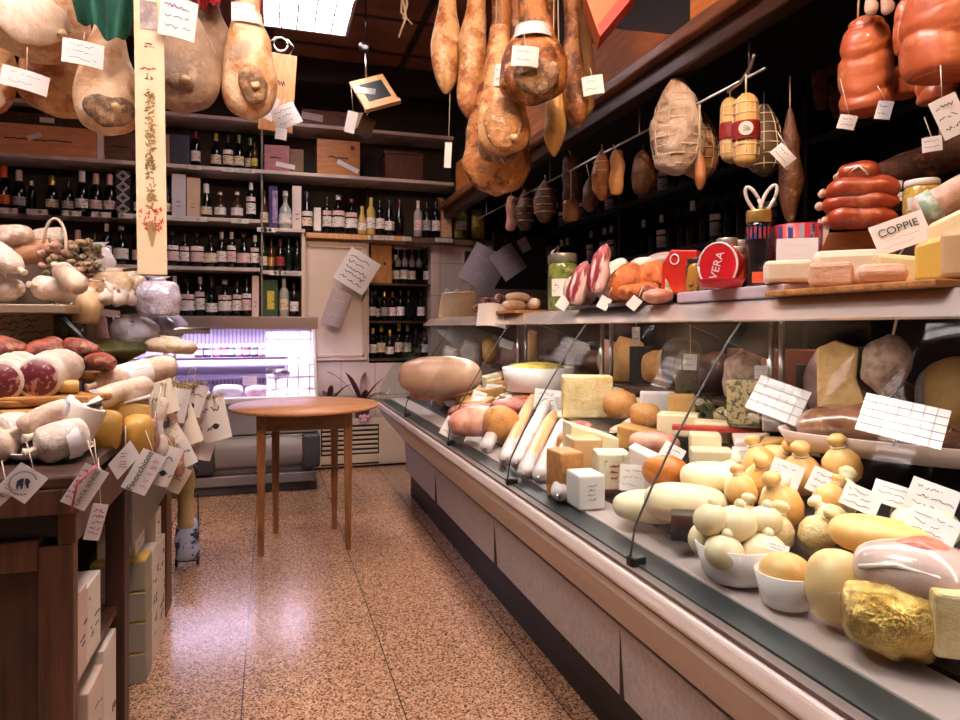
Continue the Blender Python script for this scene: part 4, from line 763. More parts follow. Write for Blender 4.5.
# white netted meat
def netted(px, y0, y1, wp, X_, mat, label, lobes=1, rope=string, band=None, cat='cured meat', seed=1, prof=None, nring=7, nlong=8, amp=None):
    a = at(px, y0, X=X_); b = at(px, y1, X=X_); d = dep(a); h = wp * d / F / 2; L = a.z - b.z
    prof = prof or [(0, .2), (.12, .5), (.3, .8), (.6, 1), (.85, .85), (.97, .4), (1, .1)]
    o = O(cat.replace(' ', '_'), B().loft([(0, 0, -L * t, h * f, h * f * .9) for t, f in prof], 34, 24, amp or (.012 if seed < 5 else .004), 16, seed), mat, None, a, (0, 0, face(a))); T(o, label, cat)
    def rad(t):
        for (t0, f0), (t1, f1) in zip(prof, prof[1:]):
            if t0 <= t <= t1: return h * (f0 + (f1 - f0) * (t - t0) / (t1 - t0))
        return h * .1
    n = B()
    for j in range(1, nring): t = j / nring; r = rad(t) * 1.03 + .001; n.tube([(r * cos(2 * pi * q / 20), r * .9 * sin(2 * pi * q / 20), -L * t) for q in range(21)], .0022, 5)
    for j in range(nlong): an = 2 * pi * j / nlong; n.tube([(rad(t / 14) * 1.03 * cos(an), rad(t / 14) * .93 * sin(an), -L * t / 14) for t in range(15)], .0022, 5)
    O('netting', n, rope, o)
    O('hanging_cord', B().tube([(0, 0, -.005), (0, 0, max(.03, RZ - a.z - .008))], .003, 6), string, o)
    if band:
        r0 = rad(.5) * 1.05 + .003; O('band', B().lathe([(r0, -L * .64), (r0 * 1.01, -L * .5), (r0 * .99, -L * .40)], 22), band, o)
        if seed == 7: O('seal', B().lathe([(0, 0), (.024, 0)], 18, Matrix.Translation((0, -r0 - .003, -L * .52)) @ Matrix.Rotation(pi / 2, 4, 'X')), white, o); O('lettering', scribble(B(), .026, .02, 4, 3, .002, -L * .52, .0016, -r0 - .0045), ink, o)
    return o
mould = M('white_mould', '#d9c6b8', .7, var='#b39a86', sc=10, third='#a8673e', sc3=7, bump=1, bs=40)
netted(677, 82, 177, 50, 1.60, mould, 'large white moulded netted meat with orange spots on rail', seed=2, amp=.03, nring=11, nlong=10); netted(700, 110, 178, 36, 1.72, M('rope_meat', '#b98a5c', .5, var='#8a5a34', sc=10, bump=.5), 'brown roped meat tucked behind the white netted piece', seed=3)
provm = M('provolone', '#dcb878', .4, var='#c99c58', sc=8); pv = [(0, .3), (.04, .7), (.15, .95), (.5, 1), (.85, .98), (.96, .7), (1, .1)]
netted(730, 98, 163, 18, 1.64, provm, 'yellow roped cheese partly behind the red banded one', band=M('band_red', '#8f1f22', .5), cat='cheese', seed=6, prof=pv)
netted(746, 94, 167, 24, 1.58, provm, 'yellow roped cheese with red band and round white seal', band=M('band_red', '#8f1f22', .5), cat='cheese', seed=7, prof=pv)
netted(764, 105, 176, 34, 1.76, M('dark_net', '#5c4a34', .6, var='#3a2f22', sc=8), 'dark netted round cheese behind the red banded pair', cat='cheese', seed=8)
o = O('steel_hook', B().tube([(0, 0, 0), (-.01, -.08, .005), (-.03, -.16, .03), (-.04, -.19, .06)], .006, 8), steel, None, at(728, 92, X=RX)); T(o, 'steel hook end sticking out above the red banded cheese', 'hook')
# front right pork rolls
bar('hanging_rail', [(1.62, .7, 2.33 - .09), (1.62, 1.85, 2.33 - .09)], .008, 'short steel rail holding the orange pork rolls', steel, (), 2.24)
pork = M('pork_roll', '#d4754a', .38, var='#b85530', sc=6, third='#e69a72', sc3=10, bump=.35, bs=14, coat=.2)
def roll(px, y0, y1, wp, X_, label, lobes=6, seed=1, amp=.006, depth=.12, taper=None, lumps=2):
    a = at(px, y0, X=X_); b = at(px, y1, X=X_); d = dep(a); h = wp * d / F / 2; L = a.z - b.z
    def md(t, q):
        f = (t * lobes + .13 * sin(q * 2 + seed)) % 1; f2 = (t * lobes * 2.3 + .5 * sin(q * 1.5 + seed * 2) + seed * .37) % 1; return -depth * (1 - min(1, 5.2 * f * (1 - f))) ** 1.5 - depth * .35 * (1 - min(1, 7 * f2 * (1 - f2))) ** 2 * (.5 + .5 * sin(q * 3 + t * 9)) + .05 * cos(q * lumps + seed) 
    secs = taper or [(0, .35), (.08, .7), (.3, .95), (.6, 1), (.9, .93), (.98, .6), (1, .1)]
    o = O('pork_roll', B().loft([(0, 0, -L * t, h * f, h * f * .85) for t, f in secs], 90, 36, amp, 14, seed, md), pork, None, a, (0, 0, face(a))); T(o, label, 'pork roll')
    for s in (-1, 1): O('hanging_cord', B().tube([(s * h * .3, 0, -.01), (s * h * .2, 0, max(.06, 2.24 - a.z))], .003, 6), string, o)
    return o
roll(866, 17, 117, 48, 1.62, 'big tied orange pork roll hanging left in upper right corner', 5, 1)
roll(906, 0, 56, 22, 1.60, 'slim tied sausage between the two big pork rolls', 5, 2, depth=.06)
roll(943, -25, 82, 70, 1.50, 'largest lobed pork piece at upper right frame edge', 4, 3, depth=.10, lumps=3)
roll(905, 65, 98, 32, 1.75, 'dark shaded pork piece behind the slim sausage', 2, 4); roll(936, 70, 104, 36, 1.62, 'red brown pork piece under the largest lobed one', 2, 5)
for k, (px, py, w_) in enumerate([(887, 4, 16), (872, 6, 12)]):
    q = at(px, py, X=1.58); o = O('garlic_tassel', B().ball((0, 0, 0), (.018, .016, .03), 12, 8, .01, 40, k), M('tassel', '#d9b9a8', .6), None, q); T(o, ['pale tied casing end above the big pork roll', 'second pale casing end beside the roll strings'][k], 'casing')
    O('hanging_cord', B().tube([(0, 0, .02), (0, 0, max(.05, 2.24 - q.z))], .003, 6), string, o)
q = at(940, 158, X=1.9); o = O('dried_sausage', B().saus([(0, .3, -.02), (0, 0, .0), (0, -.32, .05)], .05, amp=.008), smoked, None, q); T(o, 'thick dark sausage lying level under the corner tags', 'sausage'); O('hanging_cord', B().tube([(0, 0, .04), (0, 0, 2.42 - q.z)], .003, 6), string, o)
# dim hanging stock on the staff wall
for i, (px, y0, y1, wp) in enumerate([(783, 55, 85, 14), (822, 62, 110, 16), (835, 45, 75, 14), (838, 80, 118, 14), (760, 68, 88, 10)]):
    a = at(px, y0, X=2.5); b = at(px, y1, X=2.5); h = wp * dep(a) / F / 2; L = a.z - b.z
    o = O('smoked_slab', B().loft([(0, 0, 0, h * .4, h * .3), (0, 0, -L * .1, h * .9, h * .5), (0, 0, -L * .6, h, h * .5), (0, 0, -L * .95, h * .7, h * .4), (0, 0, -L, h * .1, h * .1)], 20, 14, .02, 12, i), smoked, None, a, (0, 0, face(a))); T(o, f"dim smoked slab hanging in shadow behind counter, {ORD[i]} of the five", 'cured meat', 'dim slabs behind the counter')
    O('hanging_cord', B().tube([(0, 0, -.01), (0, 0, 2.42 - a.z)], .003, 6), string, o)
# ---------------------------------------------------------------- goods in the counter
ivory = M('ivory_cheese', '#ecdcb8', .4, var='#e2cba0', sc=7, bump=.15, sss=.1); paleyel = M('pale_cheese', '#f0e0bc', .42, var='#e6d0a4', sc=6, bump=.2, bs=20, sss=.1)
smokedc = M('smoked_cheese', '#e4ba78', .38, var='#d0984e', sc=6, bump=.15); orangec = M('orange_cheese', '#c9772c', .4, var='#a8581e', sc=8, bump=.3); rind = M('cheese_rind', '#c2955a', .5, var='#a3763f', sc=9, bump=.4)
crumb = M('crumbly_cheese', '#e6cf9c', .55, var='#d2b276', sc=18, bump=.7, bs=50); bluec = M('blue_cheese', '#dccfb2', .5, var='#7d8370', sc=26, mix=(.58, .66), bump=.5); porc = M('porcelain', '#e6dcda', .2, spec=.6); rawmeat = M('raw_meat', '#b5625a', .35, var='#8c3c3a', sc=14, third='#e0b5a8', sc3=16, bump=.4); saug = M('white_casing', '#eadfdf', .35, var='#d6bcae', sc=18, bump=.3); foil = M('gold_wrap', '#e8c87c', .24, .82, var='#c09a50', sc=22, mix=(.45, .56), bump=.8, bs=55); plastic = M('shrink_wrap', '#dcc0b8', .18, var='#cba79e', sc=7, bump=.25, bs=25, coat=.6); bread = M('bread_crust', '#c58a4a', .5, var='#a86a30', sc=10, third='#e0b880', sc3=12, bump=.6)
herb = M('herbs', '#56602c', .6, var='#2f3a1c', sc=30, third='#8f8a4a', bump=1, bs=40); speck = M('speckled_crust', '#a8946c', .6, var='#4c4632', sc=60, mix=(.5, .56), bump=.4); blackp = M('black_tray', '#15161a', .3)
def kx(p): return dep(p) / F
GAP = .0015
def base(px, py, h=0): 
    p = dk(px, py, h); p.z += .006; return p
def slab(px, py, wpx, hpx, dpt, label, mat, cat='cheese', name='cheese_wedge', yaw=0, h=0, wedge=0, bev=.006, top=None, rindm=None, roll=0, amp=0):
    p = base(px, py, h); k = kx(p); w, hh = wpx * k, hpx * k; b = B()
    poly = [(-w / 2, 0), (w / 2, 0), (w / 2, hh * (1 - wedge)), (-w / 2, hh)]
    b.prism(poly, 0, dpt); o = O(name, b, mat, None, p, (0, roll, face(p) + yaw), bevel=bev); T(o, label, cat)
    if rindm: O('rind', B().box(-w / 2 + .003, dpt - .001, .002, w / 2 - .003, dpt + .004, hh * (1 - wedge) - .003), rindm, o)
    return o, w, hh
def blob(px, py, wpx, hpx, dpt, label, mat, cat='cheese', name='cheese_ball', yaw=0, h=0, amp=.006, nf=12, seed=1, power=.92, flat=.0):
    p = base(px, py, h); k = kx(p); w, hh = wpx * k / 2, hpx * k / 2
    secs = [(w * x, 0, hh, max(.002, dpt * .5 * f), max(.002, hh * f)) for x, f in [(-1, .02), (-.98, .28), (-.9, .55), (-.72, .78), (-.4, .95), (0, 1), (.4, .95), (.72, .78), (.9, .55), (.98, .28), (1, .02)]]
    o = O(name, B().loft(secs, 36, 20, amp, nf, seed, power=power), mat, None, (p.x + .0, p.y + .0, p.z), (0, 0, face(p) + yaw)); T(o, label, cat)
    return o, w, hh
# nearest trays
tray_m = M('tray_steel', '#7a7275', .3, .85)
def tray(x0, x1, y0, y1, label, m=tray_m):
    b = B(); z0, z1 = deckz(x0) + .003, deckz(x1) + .003; t = .003; q = .012
    def sl(xa, xb, ya, yb, lo, hi): 
        za, zb = deckz(xa) + .003, deckz(xb) + .003
        b.add([(xa, ya, za + lo), (xb, ya, zb + lo), (xb, yb, zb + lo), (xa, yb, za + lo), (xa, ya, za + hi), (xb, ya, zb + hi), (xb, yb, zb + hi), (xa, yb, za + hi)], [(0, 3, 2, 1), (4, 5, 6, 7), (0, 1, 5, 4), (1, 2, 6, 5), (2, 3, 7, 6), (3, 0, 4, 7)])
    sl(x0, x1, y0, y1, 0, t); sl(x0, x0 + t, y0, y1, 0, q); sl(x1 - t, x1, y0, y1, 0, q); sl(x0, x1, y0, y0 + t, 0, q); sl(x0, x1, y1 - t, y1, 0, q)
    c = V((x0, y0, z0)); b.v = [v - c for v in b.v]; o = O('steel_tray', b, m, None, c); T(o, label, 'tray'); return o
tray(.94, 1.26, .40, .70, 'steel display tray under the gold foil cheese'); tray(.94, 1.26, .72, 1.02, 'steel display tray under the white bowls'); tray(.94, 1.3, 1.04, 1.34, 'steel display tray beside the oval pale cheese')
slab(958, 684, 40, 66, .09, 'block of pale grainy cheese at lower right corner', crumb, yaw=.3)
o, w, hh = blob(895, 657, 98, 74, .13, 'flattened cheese wrapped in crinkled gold foil', foil, amp=.010, nf=34, seed=4, name='wrapped_cheese')
o, w, hh = blob(916, 607, 112, 62, .14, 'large shrink wrapped white meat lying on gold foil cheese', plastic, 'meat', 'wrapped_meat', amp=.006, h=.055, seed=5)
O('red_face', B().ball((w * .1, 0, hh * 1.86), (w * .42, .035, .012), 18, 10, .006, 30, 2), M('red_meat_face', '#b54a3c', .35, var='#d98a74', sc=25), o); O('plastic_edge', B().tube([(-w * .85, -.05, hh * 1.2), (-w * .3, -.062, hh * 1.5), (w * .3, -.064, hh * 1.35), (w * .8, -.05, hh * .7)], .004, 6), M('wrap_gloss', '#efe2dc', .1), o)
blob(836, 626, 57, 73, .10, 'smooth round cream coloured cheese beside gold foil cheese', M('cream_ball', '#e8c892', .38, var='#dfb878', sc=4), amp=.002, power=1)
def bowl(px, py, wtop, hpx, label, fillr=None):
    p = base(px, py); k = kx(p); r = wtop * k / 2; h = hpx * k
    o = O('white_bowl', B().lathe([(0, 0), (r * .72, 0), (r * .82, h * .2), (r, h), (r * .96, h * 1.01), (r * .78, h * .25), (0, h * .14)], 32), porc, None, p, (0, 0, 0)); T(o, label, 'bowl'); return p, r, h
p, r, h = bowl(786, 607, 60, 33, 'small white bowl holding one orange cheese ball')
o = O('cheese_ball', B().ball((0, 0, 0), (r * .84, r * .84, r * .72), 24, 16, .003, 20, 2), smokedc, None, (p.x, p.y, p.z + h * .9)); T(o, 'orange smoked cheese ball sitting in small white bowl', 'cheese')
p, r, h = bowl(736, 580, 80, 35, 'larger white bowl heaped with fresh pale cheeses'); bc = p
fresh = M('fresh_cheese', '#efe0c0', .3, var='#e6cfa0', sc=5, sss=.1)
for i, (dx, dy, dz, rr, m) in enumerate([(-.045, -.02, .0, .038, fresh), (.03, -.045, .0, .04, fresh), (.045, .03, .01, .04, fresh), (-.03, .045, .005, .04, fresh), (.0, .0, .045, .042, paleyel), (.055, -.015, .05, .034, fresh), (-.05, .015, .055, .033, paleyel)]):
    lab = ['at front left', 'at front', 'at right', 'at back', 'on top in the middle', 'on top right', 'on top left'][i]
    o = O('fresh_cheese', B().ball((0, 0, 0), (rr, rr, rr * .9), 20, 14, .006, 14, i), m, None, (bc.x + dx, bc.y + dy, bc.z + h * .85 + dz)); T(o, f"pale fresh cheese ball in the larger white bowl, {lab}", 'cheese')
    O('knot', B().ball((rr * .2, 0, rr * .92), (.011, .011, .011), 10, 8, .003, 40), m, o)
# heap of pear shaped cheeses
def pear(p, s, m, label, tilt=(0, 0, 0), name='pear_cheese'):
    o = O(name, B().lathe([(0, -.045), (.022, -.043), (.04, -.03), (.048, -.005), (.044, .02), (.03, .038), (.017, .048), (.014, .055), (.021, .064), (.022, .074), (.012, .083), (0, .084)], 22), m, None, p, tilt, scale=(s, s, s)); T(o, label, 'cheese', 'pear shaped cheeses in the heap')
    O('hanging_cord', B().tube([(.0165 * cos(2 * pi * i / 14), .0165 * sin(2 * pi * i / 14), .051) for i in range(15)], .0025, 5), string, o)
PE = [(735, 482, 0, .8, paleyel), (751, 470, 0, .7, paleyel), (757, 497, .02, .9, smokedc), (772, 492, .04, .85, smokedc), (788, 482, .02, .85, smokedc), (800, 502, .02, 1.0, smokedc), (772, 520, .0, .9, fresh), (795, 525, .01, .95, smokedc), (818, 512, .01, .85, paleyel), (832, 496, .04, .9, smokedc), (826, 532, .0, .7, fresh), (742, 512, .03, .75, smokedc), (812, 540, .0, .75, crumb), (748, 530, 0, .7, paleyel), (783, 545, .0, .8, crumb), (840, 520, .02, .7, smokedc)]
for i, (px, py, h, s, m) in enumerate(sorted(PE)):
    q = dk(px, py + 10); q.z += .045 * s + h + .012; pear(q, s, m, f"pear shaped {'smoked golden' if m is smokedc else 'pale'} cheese, {ORD[i]} from left in the heap behind bowls", (rnd.uniform(-.7, .7), rnd.uniform(-.6, .6), 0))
blob(880, 560, 92, 36, .12, 'long yellow loaf shaped cheese under the white price cards', smokedc, 'cheese', 'cheese_loaf', amp=.004, h=.03, seed=8, yaw=-.1)
blob(925, 555, 60, 40, .12, 'pale yellow cheese behind the shrink wrapped meat', paleyel, 'cheese', 'cheese_loaf', amp=.004, h=.0, seed=9)
blob(848, 590, 40, 30, .08, 'golden cheese end lying behind the round cream cheese', smokedc, 'cheese', 'cheese_loaf', h=.0, seed=10)
# middle
blob(653, 531, 82, 32, .14, 'oval flat pale cheese nearest the glass joint', paleyel, amp=.004, seed=11, name='cheese_loaf', yaw=.15)
blob(690, 518, 78, 36, .14, 'big pale pillow shaped cheese behind the dark tray', ivory, amp=.008, nf=8, seed=12, name='cheese_loaf', yaw=.25, h=.02)
blob(718, 500, 64, 32, .13, 'second pale pillow shaped cheese leaning on the first', paleyel, amp=.008, nf=8, seed=13, name='cheese_loaf', h=.04, yaw=-.1)
blob(740, 512, 30, 36, .07, 'small cream cheese tip right of the pillow cheeses', fresh, amp=.004, seed=14, h=.02)
o, w, hh = slab(690, 553, 36, 26, .06, 'small dark plastic tray by the larger white bowl', blackp, 'tray', 'dark_tray', h=.0, bev=.004)
o, w, hh = blob(674, 492, 46, 34, .09, 'orange brown crusted cheese half with pale cut side', orangec, amp=.006, seed=15, name='cheese_half', yaw=-.5, h=.03); 
slab(706, 470, 30, 30, .07, 'pale square cheese block beside the dark glass panel', ivory, h=.0, yaw=.1)
slab(714, 478, 40, 20, .07, 'low pale cheese slab in front of the square block', paleyel, h=.0, yaw=.2)
slab(678, 441, 40, 22, .09, 'pale rectangular cheese block at left of the red board', ivory, h=.03, yaw=-.1)
slab(712, 444, 34, 20, .09, 'second pale rectangular block right of the first block', ivory, h=.03, yaw=-.1)
p = base(717, 432, .07); o = O('red_board', B().box(-.13, 0, 0, .13, .05, .012), M('red_strip', '#b5342c', .4), None, p, (0, 0, face(p))); T(o, 'thin red edged board lying across the pale cheese blocks', 'board')
slab(664, 420, 34, 26, .05, 'white price box standing behind the pale blocks', white, 'box', 'price_box', h=.05, yaw=.1)
slab(690, 420, 26, 24, .06, 'brown cheese block with dark rind behind price box', rind, h=.06)
# blue cheese in boxes, wrapped packs
o, w, hh = slab(592, 508, 28, 34, .10, 'white boxed blue veined cheese standing near front ledge', white, 'cheese', 'boxed_cheese', yaw=.4); O('lettering', scribble(B(), .03, .05, 4, 14, 0, hh * .5, .0015, -.0016), blueink, o)
o, w, hh = slab(617, 495, 34, 36, .10, 'herbed cheese piece with red lettering on wrapper', bluec, 'cheese', 'boxed_cheese', yaw=.2); O('lettering', scribble(B(), .03, .05, 3, 4, 0, hh * .5, .005, -.004), M('print_red', '#b03a34', .5), o)
slab(640, 498, 28, 44, .08, 'white wrapped cheese wedge left of the orange crust', M('wrapped_white', '#e6d6cf', .3), yaw=-.2, wedge=.25)
slab(609, 460, 50, 34, .12, 'pale triangular cheese wedge in the middle of counter', ivory, wedge=.45, yaw=.3, h=.03, rindm=rind)
slab(636, 450, 40, 24, .10, 'golden crusted wedge behind the white wrapped wedge', rind, wedge=.3, yaw=-.2, h=.03)
slab(588, 480, 30, 40, .10, 'yellowish cheese block behind boxed blue cheese', M('wrapped_sausage', '#d6a878', .3), yaw=.3, h=.0)
slab(572, 500, 26, 48, .10, 'tall golden crusted slab left of boxed blue cheese', bread, yaw=.45)
# plate of meat
def plate(px, py, wpx, label, h=0, m=porc, cat='plate', hp=.018):
    p = base(px, py, h); r = wpx * kx(p) / 2; o = O('serving_plate', B().lathe([(0, 0), (r * .6, 0), (r, hp), (r * .97, hp + .003), (r * .6, .006), (0, .006)], 36), m, None, p); T(o, label, cat); return p, r
p, r = plate(612, 440, 100, 'oval steel plate of sliced meat in the counter middle', .03, tray_m)
for i, (dx, dy, m, lab) in enumerate([(-.05, 0, rawmeat, 'dark red meat piece at left on the steel plate'), (.03, -.01, pinkm, 'pale pink meat piece in middle of the steel plate'), (.09, .02, saug, 'white fat end of meat at right of steel plate')]):
    o = O('cured_meat', B().loft([(-.055, 0, 0, .006, .006), (-.03, 0, .004, .035, .018), (.03, 0, .004, .035, .02), (.055, 0, 0, .006, .006)], 16, 14, .008, 25, i), m, None, (p.x + dx, p.y - dx * .3 + dy, p.z + .035), (0, 0, .2)); T(o, lab, 'meat')
o, w, hh = slab(588, 425, 50, 42, .10, 'rough pale cheese block behind the meat plate', crumb, yaw=.1, h=.05)
blob(620, 420, 34, 28, .08, 'golden bread like cheese right of rough pale block', bread, amp=.01, h=.06, seed=21)
blob(645, 430, 30, 26, .07, 'pale bread roll shaped cheese by the white price box', bread, amp=.01, h=.05, seed=22)
blob(590, 455, 52, 22, .09, 'browned roast piece in front of meat plate', bread, 'meat', 'roast_piece', amp=.01, h=.01, seed=23)
blob(650, 455, 50, 24, .09, 'long pinkish roast leg under the pale blocks', pinkm, 'meat', 'roast_piece', amp=.008, h=.02, seed=24, yaw=-.3)
blob(632, 436, 44, 14, .06, 'slim pinkish salami piece right of the meat plate', pinkm, 'meat', 'roast_piece', amp=.004, h=.03, seed=25, yaw=.2)
# fan of wrapped sausages towards the ledge
SP = [(505, 466, 536, 398), (516, 474, 548, 410), (526, 482, 556, 420), (537, 490, 565, 430), (549, 498, 574, 440), (561, 506, 583, 450), (497, 455, 522, 400)]
FAN = []
for i, (x0, y0, x1, y1) in enumerate(sorted(SP)):
    a = dk(x0, y0); bq = dk(x1, y1, .03); a.z += .03; bq.z += .03; r = .026
    for tt in (.25, .6, 1.0): FAN.append(tuple((a + (bq - a) * tt).xy))
    m = saug if i % 2 == 0 else M('wrapped_sausage', '#d6a878', .3, var='#b87a4c', sc=12, bump=.3)
    o = O('wrapped_sausage', B().saus([(0, 0, 0), tuple((bq - a) * .5 + V((0, 0, .004))), tuple(bq - a)], r, amp=.003, seed=i, p=7), m, None, a); T(o, f"plastic wrapped sausage pointing to the aisle, {ORD[i]} from left in the fan", 'sausage', 'wrapped sausages in the fan')
    d = (bq - a).normalized(); rot = d.to_track_quat('Z', 'Y').to_matrix().to_4x4()
    O('white_end', B().lathe([(0, -.008), (r * .5, -.007), (r * .85, .002), (r * 1.03, .02), (r * 1.05, .05), (r * 1.04, (bq - a).length * .36)], 16, rot), M('white_tip', '#e2d6da', .3, var='#c9b2b0', sc=16, bump=.5, bs=40), o); O('clip', B().ball(tuple(d * -.012), .007, 8, 6), steel, o)
# far third: salami ends, pork, dish
o, w, hh = slab(466, 447, 30, 16, .07, 'white wrapped pack with printed band near far ledge', M('wrap_lilac', '#d9cfe0', .3, var='#a89ab8', sc=22), 'packet', 'wrapped_packet', yaw=.4, h=.0)
blob(478, 445, 54, 30, .16, 'large pinkish ham piece lying near far ledge', pinkm, 'meat', 'ham_piece', amp=.008, seed=31, h=.0, yaw=.4)
blob(500, 440, 40, 34, .14, 'brown roasted ham piece beside wrapped sausages', bread, 'meat', 'ham_piece', amp=.01, seed=32, h=.0, yaw=.4)
blob(468, 422, 60, 18, .14, 'long flat slab of pink bacon at the far end', rawmeat, 'meat', 'bacon_slab', amp=.006, seed=33, h=.02, yaw=.3)
blob(508, 418, 50, 18, .12, 'dark rolled meat with white fat behind ham piece', rawmeat, 'meat', 'rolled_meat', amp=.008, seed=34, h=.02, yaw=.1)
blob(440, 410, 60, 16, .12, 'pale pink cut of meat by the far glass', pinkm, 'meat', 'meat_cut', amp=.006, seed=35, h=.02)
blob(440, 405, 84, 40, .20, 'very large pale brown dome at far end', M('pale_dome', '#b8957e', .35, var='#a07a64', sc=4, bump=.2), 'meat', 'pale_dome', amp=.006, seed=36, h=.075, power=1)  # large smooth pale brown dome
p = base(538, 398, .03); k = kx(p); p.z += .034
o = O('white_dish', B().lathe([(0, 0), (32 * k, 0), (36 * k, 23 * k), (34.5 * k, 23.4 * k), (30 * k, 3 * k), (0, 3 * k)], 36), porc, None, p); T(o, 'round white dish of yellow pickled vegetables at the back', 'dish'); dp = p
o = O('pickled_vegetables', B().ball((0, 0, 0), (28 * k, 28 * k, 7 * k), 26, 12, .008, 60, 3), M('pickled', '#d9c25e', .4, var='#b0903a', sc=30, third='#e8dfa8', bump=1), None, (p.x, p.y, p.z + 21 * k)); o['kind'] = 'stuff'; T(o, 'yellow chopped pickled vegetables heaped in white dish', 'pickles')

# further cut cheeses and packs filling the gaps between the pieces above
used = [(o.location.x, o.location.y) for o in COL.objects if o.parent is None and o.get('category') and .93 < o.location.x < 1.6 and .3 < o.location.y < 4.5 and o.location.z < 1.1]
used += FAN
FM = [ivory, paleyel, crumb, rind, bread, M('pack_white', '#e6dad4', .25, var='#d9c4b4', sc=14, bump=.3, coat=.5), M('pack_pink', '#dcb6a8', .25, var='#c99a8a', sc=12, bump=.3, coat=.5), bluec, orangec]
FN = ['ivory', 'pale yellow', 'crumbly', 'brown rinded', 'golden crusted', 'white packed', 'pink packed', 'blue veined', 'orange']
g = random.Random(31)
for ri, (fxr, y0, y1, st) in enumerate([(1.02, 1.34, 3.9, .125), (1.17, 1.3, 4.0, .135), (1.32, 1.45, 4.1, .14), (1.46, 1.5, 4.2, .15)]):
    y = y0; n = 0
    while y < y1:
        xx, yy = fxr + g.uniform(-.02, .02), y + g.uniform(-.02, .02); y += st
        if any((xx - a) ** 2 + ((yy - b_) * .9) ** 2 < .0062 for a, b_ in used): continue
        t = g.randrange(9); w, d_, h = g.uniform(.085, .125), g.uniform(.09, .13), g.uniform(.045, .085); b = B(); kd = g.randrange(3)
        if kd == 0: b.prism([(-w / 2, -d_ / 2), (w / 2, -d_ / 2 * .6), (-w * .1, d_ / 2)], 0, h, axis='z'); shape = 'wedge'
        elif kd == 1: b.box(-w / 2, -d_ / 2, 0, w / 2, d_ / 2, h); shape = 'block'
        else:
            b.loft([(-w / 2 * 1.1, 0, h / 2, .004, .004), (-w * .5, 0, h / 2, d_ * .36, h * .36), (0, 0, h / 2, d_ * .5, h / 2), (w * .5, 0, h / 2, d_ * .36, h * .36), (w / 2 * 1.1, 0, h / 2, .004, .004)], 24, 18, .008, 18, ri * 30 + n, power=.8); shape = 'piece'
        o = O('cheese_' + shape, b, FM[t], None, (xx, yy, deckz(xx) + .012), (0, -.2, g.uniform(-.9, .9)), bevel=.006 if kd < 2 else 0)
        T(o, f"{FN[t]} cheese {shape}, {ORD[n]} from near end in {['front', 'second', 'third', 'rear'][ri]} row of the counter", 'cheese'); n += 1
        if kd == 1: O('label', B().box(-w * .28, -d_ * .28, h, w * .28, d_ * .2, h + .0015), LM['white' if t % 2 else 'pink'], o)
# rear zone
TRX = 1.30
q = at(876, 489, X=1.22); k = dep(q) / F
def ovalpan(c, a, b_, h, mat, yaw):
    bl = B(); N_ = 40; prof = [(.80, 0), (.9, .004), (1, h), (.985, h + .002), (.88, .01), (.0, .008)]; vs = []; fs = []
    for s, z in prof:
        for i in range(N_): t = 2 * pi * i / N_; ca, sa = cos(t), sin(t); ca = math.copysign(abs(ca) ** .6, ca); sa = math.copysign(abs(sa) ** .6, sa); vs.append((a * s * ca, b_ * s * sa, z))
    for j in range(len(prof) - 1):
        for i in range(N_): i2 = (i + 1) % N_; fs.append((j * N_ + i, j * N_ + i2, (j + 1) * N_ + i2, (j + 1) * N_ + i))
    fs.append(tuple(range(N_))[::-1]); bl.add(vs, fs, True); return O('roasting_pan', bl, mat, None, c, (0, 0, yaw))
pc = at(872, 462, X=1.36); pc.z = deckz(1.36) + .06
pan = ovalpan(pc, .24, .14, .045, M('pan_pale', '#cdb4a8', .3, .2), face(pc) - .25); T(pan, 'long pale roasting pan holding a wrapped roast', 'pan')
O('foot', B().box(-.15, -.05, -.010, .15, .05, -.001), blackp, pan)
o = O('wrapped_roast', B().loft([(-.19, 0, .03, .01, .01), (-.15, 0, .045, .07, .035), (-.02, .0, .06, .1, .055), (.1, 0, .05, .09, .04), (.19, 0, .035, .03, .02), (.21, 0, .03, .008, .008)], 26, 20, .014, 14, 4), M('wrapped_roast', '#8a5f48', .2, var='#5e3a2a', sc=9, third='#b58a60', sc3=14, bump=.5, bs=25, coat=.8), None, pc + V((0, 0, .026)), (0, 0, face(pc) - .25)); T(o, 'brown glossy roast under film in the pale pan', 'meat')
for ii, (px, py, lab) in enumerate([(703, 412, 'leafy green herb bundle at the back of the counter'), (728, 418, 'clump of green herbs in front of the netted bag')]):
    p = dk(px, py, .07); b = B(); g = random.Random(ii)
    for j in range(70):
        c = V((g.gauss(0, .035), g.gauss(0, .025), g.gauss(0, .03))); a = g.uniform(0, 6.3); t = V((cos(a), sin(a), g.uniform(-.6, .9))).normalized() * .022; n_ = t.cross(V((0, 0, 1))).normalized() * .007
        b.add([c - t, c + n_, c + t, c - n_], [(0, 1, 2, 3)])
    o = O('herb_bunch', b, herb, None, p); o['kind'] = 'stuff'; T(o, lab, 'herbs'); O('stems', B().tube([(0, 0, -.03), (.01, 0, -.075)], .012, 8), herb, o)
slab(752, 440, 32, 46, .08, 'speckled pepper crusted cheese block behind price card', speck, h=.05, yaw=-.2)
slab(772, 442, 18, 30, .05, 'greyish carton with small print beside speckled block', M('grey_box', '#b8a79a', .6, var='#7d6c62', sc=30), 'box', 'grey_carton', h=.05)
